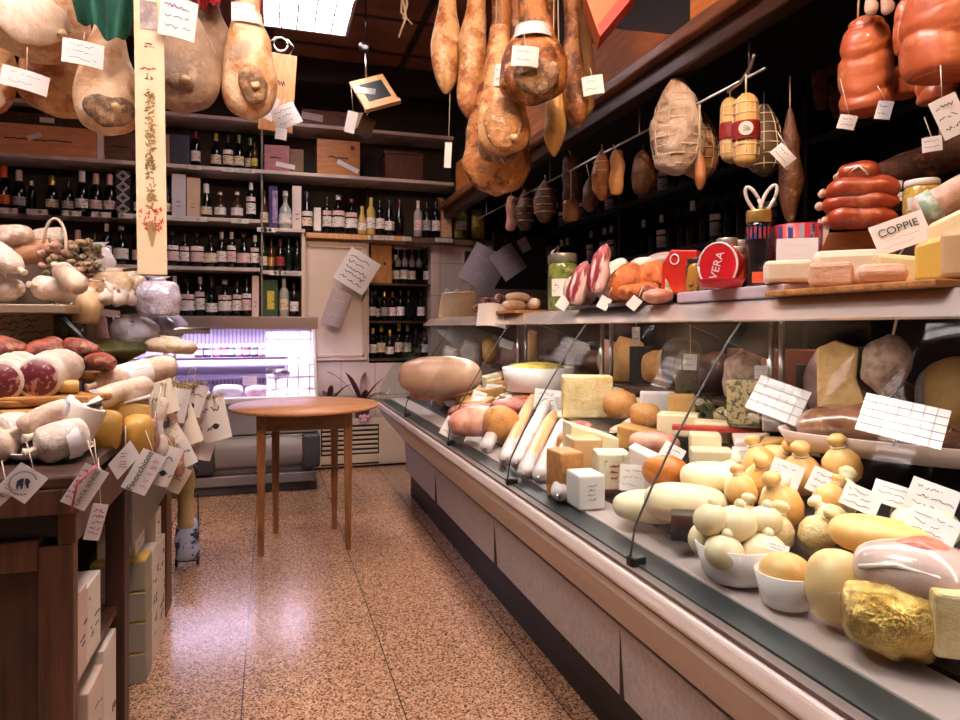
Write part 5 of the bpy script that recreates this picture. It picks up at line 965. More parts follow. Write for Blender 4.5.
q = at(743, 387, X=1.5); o = O('netted_bag', B().loft([(0, 0, 0, .02, .02), (0, 0, .01, .06, .05), (0, 0, .07, .065, .055), (0, 0, .115, .05, .04), (0, 0, .135, .012, .012), (.01, 0, .15, .02, .02)], 24, 20, .012, 20, 6), M('bag_net', '#a88a78', .45, var='#7d6254', sc=40, bump=.5), None, (q.x, q.y, .936), (0, 0, face(q)), scale=(1, 1, 1.15)); T(o, 'brown netted bag standing on the rear ledge', 'bag')
q = at(775, 374, X=1.66); o = O('wooden_block', B().box(-.17, 0, 0, .17, .08, .19), wood('red_block', '#8a4526', '#6d3119', .45, (2, 10, 10)), None, (q.x, q.y, .937), (0, 0, face(q)), bevel=.004); T(o, 'long reddish wooden block behind netted bag on ledge', 'block')
b = B(); b.prism([(-.075, 0), (.105, 0), (.10, .025), (.05, .028), (.015, .05), (0, .09), (.005, .15), (-.04, .165), (-.075, .15)], 0, .08)
q = at(852, 402, X=1.42); o = O('cheese_wedge', b, M('grana', '#cfa870', .55, var='#b58a50', sc=22, bump=.7, bs=50), None, (q.x, q.y, .938), (0, 0, face(q)), bevel=.004, scale=(1.2, 1, 1.3)); T(o, 'large hard cheese wedge with curved hollow at the back', 'cheese')
q = at(893, 335, X=1.44); o = O('netted_bag', B().loft([(0, 0, 0, .012, .01), (0, 0, -.03, .045, .03), (0, 0, -.08, .055, .04), (.01, 0, -.13, .03, .025), (.012, 0, -.155, .006, .006)], 22, 16, .012, 20, 9), M('bag_net', '#a88a78', .45), None, q, (0, .2, face(q))); T(o, 'wrapped brown pouch hanging from the underside of shelf', 'pouch'); O('hanging_cord', B().tube([(0, 0, -.005), (0, 0, 1.225 - q.z)], .003, 6), string, o)
# white gridded panels built in place of ceiling lamp reflections in the glass
def reflection_panel(px, py, wpx, hpx, X_, label, roll, pitch, nx=6, nz=4):
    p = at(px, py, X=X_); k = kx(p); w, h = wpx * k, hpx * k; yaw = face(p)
    o = O('lamp_reflection', B().sheet(w, h, 2, 2, None, .004), M('reflection_white', '#cfc8c8', .3), None, p, (Matrix.Rotation(yaw, 3, 'Z') @ Matrix.Rotation(pitch, 3, 'X') @ Matrix.Rotation(roll, 3, 'Y')).to_euler()); T(o, label, 'lamp reflection')
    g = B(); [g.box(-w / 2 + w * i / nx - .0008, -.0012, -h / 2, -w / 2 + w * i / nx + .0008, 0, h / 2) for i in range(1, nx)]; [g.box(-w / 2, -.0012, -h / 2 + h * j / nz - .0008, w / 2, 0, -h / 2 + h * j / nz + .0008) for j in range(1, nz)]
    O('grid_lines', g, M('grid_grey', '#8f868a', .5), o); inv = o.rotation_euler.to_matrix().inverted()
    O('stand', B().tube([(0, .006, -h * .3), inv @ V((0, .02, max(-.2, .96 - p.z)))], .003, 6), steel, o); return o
reflection_panel(786, 402, 50, 40, 1.30, 'white gridded panel standing in for a lamp reflection above speckled cheese', .38, -.55); reflection_panel(902, 420, 74, 44, 1.22, 'gridded lamp reflection built as a white panel over wrapped roast', .22, -.6, 7, 5)
# assorted dim goods on the rear ledge behind the glass
for i, (px, wq, hq, m, lab, sh_) in enumerate([(455, .10, .12, M('grey_bag', '#8a7d78', .5, var='#6b5f5c', sc=9, bump=.5), 'grey paper bag standing under the far shelf bracket', 1), (470, .12, .13, M('grey_bag', '#8a7d78', .5), 'second grey paper bag right of the bracket', 1), (488, .09, .12, rind, 'round brown cheese standing behind the pork at far end', 2), (505, .12, .10, M('pink_pouch', '#b5908c', .4, var='#8f6a66', sc=8), 'pinkish pouch with white tag under the shelf', 1), (532, .06, .15, M('tan_tube', '#c29a6c', .5, var='#a67c4e', sc=9), 'tan upright roll under the pale shelf trim', 1), (560, .14, .09, M('dark_meat', '#4a2c26', .4, var='#30201c', sc=9), 'dark cured loin lying behind the white dish', 2), (590, .13, .09, M('dark_meat', '#4a2c26', .4), 'second dark cured loin behind rough pale cheese', 2), (628, .12, .13, rind, 'stack of thin brown wafers on the rear ledge', 1), (650, .11, .10, bread, 'crusty loaf under shelf left of dark wheel', 2), (672, .13, .14, M('dark_wheel', '#2a2422', .4), 'dark rinded cheese wheel under shelf near price tag', 2), (690, .09, .1, M('olive_bag', '#6d6248', .5, var='#4a4432', sc=12), 'olive coloured bag left of the netted bag', 1), (812, .07, .09, blackp, 'black box behind large hard cheese', 3), (578, .1, .13, M('grey_bag', '#8a7d78', .5), 'grey crumpled bag between the dark loins on ledge', 1), (610, .09, .12, M('pink_pouch', '#b5908c', .4), 'pink pouch behind the thin brown wafers', 1), (640, .08, .11, blackp, 'black carton behind crusty loaf', 3), (660, .08, .10, M('tan_tube', '#c29a6c', .5), 'tan packet left of the dark rinded wheel', 1), (716, .1, .11, M('dark_meat', '#4a2c26', .4), 'dark cured joint left of the netted bag', 2), (838, .09, .12, M('pink_pouch', '#b5908c', .4), 'pink pouch right of the large hard cheese', 1), (870, .1, .13, blackp, 'black crate behind the hanging pouch', 3), (952, .1, .12, rind, 'brown cheese wheel at right edge behind posts', 2), (905, .12, .08, M('dark_meat', '#4a2c26', .4), 'dark cured piece behind steel posts at right', 2), (930, .1, .1, M('grey_bag', '#8a7d78', .5), 'grey wrapped parcel right of hanging pouch', 1)]):
    rr_ = ray(px, 380); wq *= 1.35; hq = min(.25, hq * 1.6); X_ = min(1.66, 4.5 * rr_.x / rr_.y); q = at(px, 380, X=X_); b = B()
    if sh_ == 1: b.loft([(0, 0, 0, wq * .3, .02), (0, 0, .006, wq * .5, .045), (0, 0, hq * .55, wq * .52, .05), (.006, 0, hq * .9, wq * .4, .03), (.01, 0, hq, wq * .3, .008)], 22, 18, .014, 14, i, power=.8)
    elif sh_ == 2: b.loft([(-wq / 2, 0, hq / 2, .01, .01), (-wq * .42, 0, hq / 2, hq * .3, hq * .36), (0, 0, hq / 2, hq * .42, hq * .5), (wq * .42, 0, hq / 2, hq * .3, hq * .36), (wq / 2, 0, hq / 2, .01, .01)], 22, 18, .008, 14, i)
    else: b.box(-wq / 2, 0, 0, wq / 2, .05, hq)
    o = O(['', 'paper_bag', 'rear_ledge_piece', 'box'][sh_] if sh_ != 2 else ('cured_meat' if 'cured' in lab else 'loaf' if 'loaf' in lab else 'wheel_cheese'), b, m, None, (q.x, q.y, .937 if X_ > 1.6 else deckz(X_) + .05), (0, 0, face(q))); T(o, lab, ['', 'bag', 'food', 'box'][sh_])
# price tags standing in the display
for i, (px, py, wp, hp, roll, pitch, lab, wd) in enumerate([(750, 458, 34, 22, .0, -.5, 'white price card left of the roasting pan', None), (785, 475, 30, 28, .32, -.4, 'white price card stuck in the pear cheese heap', None), (824, 483, 28, 26, .38, -.4, 'white price card right of heap, below the pan', None), (861, 499, 34, 24, .35, -.5, 'white price card leftmost above yellow loaf', None), (896, 496, 42, 24, .25, -.6, 'white price card with dark heading above yellow loaf', None), (932, 499, 42, 32, .30, -.4, 'tall white price card near right frame edge', None), (932, 526, 44, 30, .35, -.5, 'lowest white price card hanging over wrapped meat', None), (671, 455, 22, 22, .5, -.4, 'small white card on the orange crusted cheese', None), (548, 400, 28, 22, .1, -.4, 'white card in the middle left cheeses', None), (611, 467, 18, 24, .1, -.3, 'pale lilac card before the triangular wedge', None), (632, 478, 24, 26, .05, -.3, 'lilac white card on white wrapped wedge', None), (494, 390, 16, 12, .1, -.4, 'small white card left of white dish', None), (690, 362, 13, 16, .05, -.1, 'small hanging price tag above the herb bundle', None), (762, 373, 14, 15, 0, -.1, 'small price tag beside wooden block, above reflection panel', None), (507, 343, 13, 11, .3, -.1, 'small white tag on the pinkish pouch', None), (636, 335, 8, 16, 0, 0, 'narrow lilac tag hanging from the shelf underside', None), (478, 400, 14, 18, .3, -.2, 'white card standing in front of pale brown dome', None), (455, 430, 26, 20, .5, -.3, 'lilac white card leaning on the far front ledge', None), (778, 548, 20, 10, .2, -.9, 'small white label lying on heap by bowl', None), (663, 412, 22, 16, .05, -.2, 'wide white card on the price box', None)]):
    if py < 380: p = at(px, py, X=1.52)
    else: p = dk(px, py, .10 if px > 700 else .075)
    k = kx(p); card('price_card', p, wp * k, hp * k, lab, 'price card', roll, pitch, None, None, 2 if wd or hp < 18 else 3, words=[(wd, hp * k * .2, hp * k * .22, ink)] if wd else None, inkm=blueink if i % 3 else ink, seed=200 + i, spike=None if py < 380 else (p.x, p.y + .02, p.z - .06), cord=(p.x, p.y, 1.224) if py < 380 else None)
# ---------------------------------------------------------------- goods on top of the counter shelf
TZ = 1.2665
def top(px, X_=1.15):
    p = at(px, 300, X=X_); p.z = TZ; return p
def topk(px, X_=1.15): return dep(top(px, X_)) / F
# far end: paper bags, scissors cup
for i, (px, X_, w, h, m, lab) in enumerate([(450, 1.12, 24, 26, M('bag_cream', '#e0cdb4', .6, var='#d2b894', sc=6), 'cream paper bag leftmost on the counter shelf'), (467, 1.14, 22, 26, M('bag_tan', '#dcb58a', .6, var='#cda070', sc=6), 'tan paper bag second on the counter shelf')]):
    p = top(px, X_); k = topk(px, X_); b = B(); W2, H = w * k / 2, h * k; b.prism([(-W2, 0), (W2, 0), (W2 * .8, H), (-W2 * .7, H * .95)], -.04, .04)
    o = O('paper_bag', b, m, None, p, (0, 0, face(p)), bevel=.006); T(o, lab, 'bag')
p = top(452, 1.19); k = topk(452, 1.19); o = O('scissors_cup', B().lathe([(0, 0), (.03, 0), (.032, .12), (.029, .12), (.027, .01), (0, .01)], 18), white, None, p); T(o, 'white cup holding scissors behind cream paper bag', 'cup')
def scissors(par, z, s, mat, mat2, label):
    root = E('scissors', (par.x, par.y, par.z + z), (0, 0, face(par))); T(root, label, 'scissors')
    for sx in (-1, 1):
        O('handle', B().tube([(sx * s * .017 + s * .012 * cos(t) + sx * s * .012 * sin(t), 0, s * (.045 + .030 * sin(t))) for t in [2 * pi * i / 18 for i in range(19)]], .0042 * s, 7), mat, root)
        O('blade', B().box(sx * .004 - .004, -.001, -.07, sx * .004 + .004, .001, .03 * s), mat2, root)
scissors(p, .10, 1.3, white, steel, 'white handled scissors standing in the far white cup')
p = top(467, 1.2); card('price_card', V((p.x, p.y, p.z + .19)), .055, .06, 'white card standing above the tan paper bag', 'price card', .05, 0, None, None, 0, spike=(p.x, p.y, p.z + .14))
p = at(492, 318, X=.995); o = card('paper_sheet', V((p.x, p.y, TZ - .005)), .14, .11, 'crumpled white paper draped over far shelf edge', 'paper', .1, -.25, None, None, 0, curl=.25)
slm = M('salami_small', '#a85a50', .5, var='#e3cfc6', sc=28, mix=(.5, .54)); slw = M('salami_white', '#e3d3c8', .6, var='#c9a898', sc=22, bump=.5)
for i, (px, X_, r, dz, m, an) in enumerate([(484, 1.15, .025, 0, slm, .2), (494, 1.1, .024, .0, slw, .7), (503, 1.2, .024, 0, slm, 1.2), (514, 1.12, .025, 0, slw, .4), (524, 1.2, .024, 0, slm, .9), (534, 1.13, .025, 0, slw, 1.3), (489, 1.2, .024, .045, slm, .6), (500, 1.13, .024, .045, slm, 1.0), (518, 1.17, .022, .045, slw, .2)]):
    p = top(px, X_); d = V((cos(an), sin(an), 0)) * .07
    o = O('small_salami', B().saus([-d, V((0, 0, .004)), d], r, amp=.003, seed=i), m, None, (p.x, p.y, TZ + .014 + r + dz)); T(o, f"small {'white' if m is slw else 'reddish'} salami, {ORD[i]} in the loose pile beside paper bags", 'salami', 'small salami piled by paper bags'); O('hanging_cord', B().tube([d, d * 1.25 + V((0, 0, .01))], .002, 5), string, o)
p = top(522, 1.08); o = O('wooden_board', B().box(-.12, -.1, 0, .12, .28, .012), boardwood, None, (p.x + .05, p.y, TZ)); T(o, 'wooden board under the small salami pile', 'board')
gherk = M('jar_gherkins', '#7d8a4a', .15, var='#4c5a28', sc=28, third='#b5b878', coat=.5)
jo, r, h = jar(563, 252, 309, 30, 1.12, 'large glass jar of green vegetables left of the radicchio', gherk, M('lid_grey', '#8d8a7c', .3, .5), lab=LM['white'])
jo.location.z = TZ + .0015
O('bail_wire', B().tube([(-r * .9, 0, h * .8), (-r * 1.0, -.02, h * .95), (-r * .3, -.03, h * 1.12), (-r * .4, 0, h * 1.0)], .003, 6), steel, jo)
# radicchio and meat parcels
radm = M('radicchio', '#8c2f3c', .4, var='#e8c9c9', sc=16, mix=(.48, .56), stretch=(2, 2, .4), bump=.3); whitewrap = M('white_wrap', '#e6d6d0', .3, var='#c49a88', sc=11, mix=(.46, .6), bump=1, bs=30, coat=.3); orangem = M('orange_meat', '#cf6f35', .4, var='#74341a', sc=14, mix=(.46, .56), third='#e6ae74', sc3=18, bump=1, bs=40)
for i, (px, X_, y0, y1, wp, m, lab, tl) in enumerate([(574, 1.03, 262, 306, 20, radm, 'red and white radicchio head leaning on the glass jar', .25), (597, 1.06, 246, 296, 20, radm, 'taller dark red radicchio head above white wrapped parcel', .2)]):
    p = top(px, X_); k = topk(px, X_); h = (y1 - y0) * k; w = wp * k / 2; zb = TZ + .012 + (0 if i == 0 else .04)
    o = O('radicchio', B().loft([(0, 0, 0, w * .5, w * .4), (0, 0, h * .15, w, w * .8), (0, 0, h * .5, w * .95, w * .75), (.003, 0, h * .85, w * .6, w * .5), (.006, 0, h, w * .1, w * .1)], 22, 18, .008, 20, i, lambda t, q: .07 * sin(q * 5)), m, None, (p.x, p.y, zb), (0, tl, face(p))); T(o, lab, 'vegetable')
def shelfblob(px, X_, wp, hp, lab, m, cat, name, h=0, amp=.012, seed=1, nf=14, dpt=.1, power=.8):
    p = top(px, X_); k = topk(px, X_); w, hh = wp * k / 2, hp * k / 2
    o = O(name, B().loft([(-w, 0, hh, .004, .004), (-w * .88, 0, hh, dpt * .3, hh * .55), (-w * .5, 0, hh, dpt * .46, hh * .9), (0, 0, hh, dpt * .5, hh), (w * .5, 0, hh, dpt * .46, hh * .9), (w * .88, 0, hh, dpt * .3, hh * .55), (w, 0, hh, .004, .004)], 26, 20, amp, nf, seed, power=power), m, None, (p.x, p.y, TZ + .003 + h), (0, 0, face(p))); T(o, lab, cat); return o
shelfblob(586, 1.07, 36, 28, 'white wrapped parcel in front of the first radicchio', whitewrap, 'parcel', 'wrapped_parcel', .0, .035, seed=51, nf=24); shelfblob(608, 1.12, 38, 34, 'larger white wrapped meat parcel below the taller radicchio', whitewrap, 'parcel', 'wrapped_parcel', .005, .035, seed=52, nf=22)
shelfblob(628, 1.14, 40, 40, 'orange crusted roast pork lump in the middle of shelf', orangem, 'meat', 'roast_pork', .003, .035, 53, 20); shelfblob(652, 1.13, 36, 36, 'orange red cured meat block right of the roast lump', orangem, 'meat', 'roast_pork', .02, .03, 54, 22); shelfblob(640, 1.05, 46, 18, 'low orange slices in front of the roast pork', orangem, 'meat', 'roast_slices', .0, .014, 55); shelfblob(658, 1.03, 30, 14, 'pinkish meat end beside lilac tray', pinkm, 'meat', 'meat_end', 0, .008, 56)
shelfblob(640, 1.2, 28, 22, 'white paper crumpled behind orange meat block', whitewrap, 'paper', 'crumpled_paper', .10, .02, 57); shelfblob(617, 1.2, 26, 26, 'white cloth knot behind the white wrapped meat parcel', whitewrap, 'paper', 'crumpled_paper', .09, .02, 58)
p = top(612, 1.07); o = O('steel_tray', B().box(-.06, -.24, 0, .12, .20, .01), tray_m, None, (p.x, p.y, TZ - .0012 + .0015)); T(o, 'flat steel tray under white wrapped parcels on shelf', 'tray')
for i, (px, py, r_, lab) in enumerate([(563, 303, .6, 'white slip tag hanging under the first radicchio'), (604, 303, .5, 'white slip tag at the tray edge below parcels'), (634, 303, .7, 'white slip tag below the orange slices')]):
    p = at(px, py, X=1.0); k = kx(p); card('paper_tag', p, 11 * k, 13 * k, lab, 'tag', r_, -.2, None, None, 0, cord=(p.x + .03, p.y, p.z + .05))
# lilac tray, red boxes, jars
p = top(722, 1.10); lilt = M('lilac_tray', '#c4b2bc', .35); o = O('lilac_tray', B().box(-.06, -.28, 0, .16, .11, .028), lilt, None, (p.x, p.y, TZ), bevel=.004); T(o, 'long lilac plastic tray holding red tins and jars', 'tray')
TL = TZ + .030
def ontray(px, X_): q = top(px, X_); q.z = TL; return q
redp = M('red_print_box', '#c22a20', .35, var='#e0542c', sc=6, mix=(.5, .62)); 
q = ontray(682, 1.12); k = kx(q); b = B(); b.prism([(-18 * k, 0), (16 * k, 0), (18 * k, 42 * k), (-8 * k, 44 * k), (-17 * k, 30 * k)], -.03, .05); o = O('red_box', b, redp, None, q, (0, 0, face(q) - .3), bevel=.004); T(o, 'red printed food box with white lettering left of jar', 'box'); O('logo', B().tube([(-4 * k + .012 * cos(2 * pi * i / 16), -.032, 34 * k + .014 * sin(2 * pi * i / 16)) for i in range(17)], .002, 5), white, o); O('leaf_print', B().add([(-14 * k, -.0312, 2 * k), (-6 * k, -.0312, 2 * k), (-13 * k, -.0312, 16 * k)], [(0, 1, 2)]), M('leaf_white', '#dfe0c0', .5, var='#7d8a4a', sc=30), o)
q = ontray(705, 1.22); k = kx(q); o = O('red_box', B().box(-16 * k, 0, 0, 14 * k, .08, 42 * k), M('crimson_box', '#8f1620', .4), None, q, (0, 0, face(q)), bevel=.003); T(o, 'dark crimson box behind the vegetable jar', 'box'); O('white_print', B().box(0, -.0015, 33 * k, 10 * k, 0, 37 * k), white, o)
jo, r, h = jar(698, 255, 288, 24, 1.09, 'jar of orange and dark vegetables in front of crimson box', M('jar_mixed', '#b5823c', .15, var='#2c241c', sc=24, mix=(.48, .54), third='#d9b46a', coat=.5), M('lid_dark', '#4a3c34', .3, .4)); jo.location.z = TL + .001
q = ontray(722, 1.09); k = kx(q); 
o = O('red_tin', B().lathe([(0, -.022), (.054, -.022), (.058, -.018), (.058, .022), (0, .022)], 40, Matrix.Diagonal((1, .92, 1, 1)) @ Matrix.Rotation(pi / 2, 4, 'Y'), smooth=False), M('tin_red', '#c8202a', .3, .1), None, (q.x, q.y, TL + .060), (0, 0, face(q) + 1.05)); T(o, 'upright oval red tin lid with white lettering on tray', 'tin')
O('rim', B().tube([(-.021, .053 * cos(2 * pi * i / 28), .057 * sin(2 * pi * i / 28)) for i in range(29)], .003, 6), white, o)
text('VERA', .030, o, white, (-.0236, 0, 0), (Matrix.Rotation(-pi / 2, 3, 'Z') @ Matrix.Rotation(pi / 2, 3, 'X') @ Matrix.Rotation(1.25, 3, 'Z')).to_euler())
q = ontray(728, 1.05); k = kx(q); o = O('red_dish', B().lathe([(0, 0), (.045, 0), (.052, .016), (.054, .02), (.05, .02), (0, .01)], 28), M('tin_red', '#c8202a', .3), None, q); T(o, 'flat red dish with pale rim below the red tin', 'dish'); o.location.x -= .02
for i, (px, X_, y0, y1, wp, fc, lab) in enumerate([(727, 1.20, 226, 280, 22, '#5d4038', 'dark glass jar with lilac label behind red tin'), (743, 1.13, 238, 280, 20, '#a86a38', 'dark jar with orange fruit print right of red tin'), (738, 1.32, 208, 262, 26, '#8a7a7c', 'jar with crinkled silver lid behind scissors jar')]):
    q = ontray(px, X_); k = kx(q); jo, r, h = jar(px, y0, y1, wp, X_, lab, M('jf%d' % i, fc, .12, var='#181418', sc=14, mix=(.5, .55), coat=.5), M('lid_silver', '#c2b5b0', .3, .6), lab=[LM['grey'], LM['orange'], LM['white']][i]); jo.location.z = TL + .001
q = ontray(761, 1.14); k = kx(q); jo, r, h = jar(761, 200, 278, 26, 1.14, 'tall dark jar with gold rim holding the scissors', M('jar_dark', '#18161a', .1, var='#3c2c26', sc=10, coat=.6), CM['gold']); jo.location.z = TL + .001
sb = B(); [sb.lathe([(r * 1.015, h * .62), (r * 1.015, h * .78)], 2, a0=-pi / 2 - 1 + i * .33, a1=-pi / 2 - 1 + i * .33 + .2) for i in range(7)]; O('stripes', sb, M('stripe_blue', '#3d4a86', .4, var='#a83a46', sc=40, mix=(.49, .51)), jo); O('orange_label', B().lathe([(r * 1.015, h * .06), (r * 1.015, h * .2)], 8, a0=-pi / 2 - .5, a1=-pi / 2 + .5), LM['orange'], jo)
scissors(V((q.x, q.y, TL)), h - .02, 1.05, white, steel, 'big white handled scissors standing in the gold rimmed jar')
q = top(792, 1.22); k = kx(q); o = O('striped_cup', B().lathe([(0, 0), (20 * k, 0), (23 * k, 62 * k), (22 * k, 62 * k), (19 * k, .01), (0, .01)], 30), M('cup_red', '#b52a34', .4), None, q); T(o, 'cup with red, white and blue vertical stripes behind card', 'cup')
sb = B(); [sb.lathe([(21.7 * k, 36 * k), (23.2 * k, 61 * k)], 2, a0=2 * pi * i / 14, a1=2 * pi * i / 14 + .2) for i in range(0, 14)]; O('stripes', sb, M('stripe_white', '#b9b4cf', .4, var='#4a5490', sc=30, mix=(.48, .52)), o)
# yellow spray bottle and note clip behind
q = top(655, 1.42); k = kx(q); o = O('note_block', B().box(-.035, -.02, 0, .035, .02, .15), white, None, q, (0, .05, face(q))); T(o, 'white upright note block behind orange meat block', 'note'); O('yellow_top', B().lathe([(.012, .15), (.012, .165), (.006, .19), (0, .19)], 12), M('yellow_cap', '#d6cf4a', .4), o)
q = top(669, 1.5); o = O('weighing_scale', B().box(-.08, -.03, .09, .08, .05, .15), black, None, q, (0, -.12, face(q)), bevel=.005); T(o, 'black electronic scale head with pale display behind red box', 'scale'); O('display', B().box(-.06, -.034, .10, .05, -.03, .12), M('scale_display', '#a9a6a8', .3), o); O('pillar', B().box(-.02, 0, 0, .02, .03, .09), black, o); O('dome', B().ball((0, 0, .2), (.075, .04, .035), 18, 10), M('dome_pale', '#b8a4a4', .3), o); O('dome_stem', B().tube([(0, 0, .15), (0, 0, .19)], .01, 8), black, o)
# cheese board on the right
CBX0, CBX1 = 1.02, 1.34
p0 = top(768, 1.02); cbd = O('cheese_board', B().box(0, 0, 0, .36, p0.y - .80, .012), boardwood, None, (1.01, .80, TZ), bevel=.003); T(cbd, 'long wooden board under the cheeses at right of shelf', 'board')
CZ = TZ + .0155
def oncb(px, X_): q = top(px, X_); q.z = CZ; return q
def cbslab(px, X_, wp, hp, dpt, lab, m, yaw=0, h=0, wedge=0, name='cheese_wedge', cat='cheese', roll=0, bev=.008):
    q = oncb(px, X_); k = kx(q); w, hh = wp * k, hp * k; q.z += h
    o = O(name, B().prism([(-w / 2, 0), (w / 2, 0), (w / 2, hh * (1 - wedge)), (-w / 2 * (1 if wedge < .8 else .2), hh)], 0, dpt), m, None, q, (0, roll, face(q) + yaw), bevel=bev); T(o, lab, cat); return o
pinkch = M('pink_rind', '#dfb49a', .5, var='#cf9c80', sc=9, bump=.5, bs=50); whitech = M('white_rind', '#e9dccb', .5, var='#d9c4ab', sc=8, bump=.2); yelch = M('yellow_cheese', '#d9b85c', .4, var='#c9a445', sc=5)
cbslab(795, 1.06, 44, 22, .07, 'pale cheese block at left end of the board', whitech, yaw=.1)
cbslab(836, 1.05, 40, 24, .06, 'pinkish grainy cheese cut on the board front', pinkch, yaw=-.05)
cbslab(882, 1.06, 46, 20, .07, 'rounded pink cheese cut right of the grainy cut', pinkch, yaw=.05, bev=.015)
cbslab(842, 1.15, 64, 32, .07, 'long white cheese lying behind the front cuts', whitech, yaw=.05, bev=.015)
cbslab(912, 1.16, 46, 34, .08, 'pale yellow cheese behind the rounded pink cut', ivory, yaw=.15, wedge=.2)
cbslab(930, 1.08, 42, 40, .09, 'bright yellow cheese wedge with slanted top', yelch, yaw=-.35, wedge=-.25)
cbslab(962, 1.10, 40, 46, .1, 'beige cheese piece cut by right frame edge', M('beige_cheese', '#d9b48a', .45, var='#c79c6c', sc=6), yaw=-.3)
cbslab(952, 1.22, 60, 62, .05, 'pale cream cheese slab rising behind yellow wedge', ivory, yaw=-.2, wedge=-.45)
q = top(850, 1.37); k = kx(q); o = O('wooden_crate', B().box(-50 * k, 0, 0, 60 * k, .14, 70 * k), wood('crate_orange', '#c27a44', '#9c5a2c', .5, (2, 10, 10)), None, q, (0, 0, face(q)), bevel=.004); T(o, 'orange wooden crate lid propping the red sausages', 'crate'); cz = TZ + 70 * k
q = top(932, 1.36); o = O('wooden_crate', B().box(-24 * k, 0, 0, 60 * k, .12, 66 * k), wood('crate_orange', '#c27a44', '#9c5a2c'), None, q, (0, 0, face(q)), bevel=.004); T(o, 'orange wooden crate behind the bright yellow wedge', 'crate')
redsaus = M('red_sausage', '#b0492a', .3, var='#8a3018', sc=7, third='#cf7448', sc3=9, bump=.25, coat=.3)
for i, (px, py, wp, hp, lab) in enumerate([(862, 218, 62, 19, 'lowest red sausage in the stack on the crate'), (860, 203, 68, 18, 'second red sausage from bottom of the stack'), (862, 190, 66, 20, 'third red sausage from bottom of the stack'), (859, 174, 36, 18, 'short red sausage on top of the stack with knot')]):
    q = at(px, py, X=1.36); k = kx(q); w = wp * k / 2; r = hp * k / 2 * 1.3
    o = O('red_sausage', B().saus([(-w, 0, -r * .15), (-w * .5, 0, r * .1), (w * .3, 0, r * .12), (w, 0, -r * .2)], r, amp=.006, seed=i, p=3.5), redsaus, None, (q.x, q.y, q.z), (0, 0, face(q))); T(o, lab, 'sausage', 'stacked red sausages')
    o.location.z = cz + .02 + r + [0, .036, .072, .108][i] * 1.0 if False else q.z
    O('tied_end', B().loft([(-w * .98, 0, 0, .008, .008), (-w * 1.08, 0, .0, .012, .012), (-w * 1.16, 0, .004, .006, .006)], 10, 10, .004, 40), M('tassel', '#d9b9a8', .6), o)
O('hanging_cord', B().tube([(-.03, -.02, -.005), (0, -.032, .012), (.02, -.03, -.01)], .003, 6), string, o)
jo, r, h = jar(922, 181, 222, 34, 1.42, 'jar of yellow preserve with white lid behind the card', olive, white, lab=LM['white']); jo.location.z = 1.44
q = V(jo.location); o2_ = O('jar_stand', B().box(-.05, -.04, 0, .05, .05, q.z - .002 - TZ), darkwood, None, (q.x, q.y, TZ)); T(o2_, 'dark wooden block supporting the yellow preserve jar', 'block')
q = at(950, 202, X=1.34); o = O('large_salami', B().saus([(-.06, 0, -.03), (0, 0, 0), (.10, .02, .05)], .035, amp=.004, seed=3, p=8), M('salami_pale', '#d6b8a8', .5, var='#b58a78', sc=18, bump=.4), None, q, (0, 0, face(q))); T(o, 'thick pale salami with green white band at right edge', 'salami'); O('band', B().tube([(-.045, 0, -.0225), (-.02, 0, -.010)], .0365, 18), M('band_green', '#8fb0a0', .5, var='#e0e0da', sc=40), o)
for i, (px, py) in enumerate([(925, 217), (938, 220), (950, 224), (958, 214)]):
    q = at(px, py, X=1.36); o = O('small_salami', B().saus([(-.03, 0, 0), (0, 0, .004), (.03, 0, 0)], .014, amp=.004, seed=i), slw, None, q, (0, 0, i)); T(o, f"small mouldy white salami, {ORD[i]} from left on the crate behind coppie card", 'salami', 'small white salami on the crate')
p = at(900, 233, X=1.22); k = kx(p); c = card('price_card', p, 48 * k, 32 * k, 'tilted white card handwritten COPPIE before red sausages', 'price card', -.33, -.15, None, None, 2, words=[('COPPIE', 5 * k, 11 * k, ink)], inkm=M('pink_ink', '#c98a94', .7), cord=None, spike=(p.x, p.y + .02, p.z - .07))
p = at(797, 250, X=1.18); k = kx(p); card('price_card', p, 38 * k, 24 * k, 'blank looking white card before the striped cup', 'price card', .02, -.1, None, None, 2, inkm=M('faint_ink', '#c9b8be', .7), spike=(p.x, p.y + .02, p.z - .08))
p = at(821, 232, X=1.3); k = kx(p); card('paper_tag', p, 13 * k, 24 * k, 'white tag on string left of red sausage stack', 'tag', .35, 0, None, None, 0, cord=(p.x + .02, p.y, p.z + .05))
for i, (px, py, rr) in enumerate([(895, 185, .1), (898, 197, -.1)]):
    p = at(px, py, X=1.45); k = kx(p); card('paper_tag', p, 12 * k, 9 * k, ['small lilac tag behind the top red sausage', 'small tag behind the middle red sausages'][i], 'tag', rr, 0, None, None, 1, cord=(p.x - .04, p.y, p.z - .02))
# dried bundle beside sausages
q = at(808, 215, X=1.55); q.z = TZ; o = O('dried_bunch', B().ball((0, 0, .12), (.06, .05, .10), 16, 14, .03, 30, 3).tube([(0, 0, 0), (0, 0, .1)], .02, 8), M('dried_bunch', '#a89a86', .7, var='#6d6258', sc=30, bump=1), None, q); T(o, 'dried pale bunch standing behind the striped cup', 'herbs')
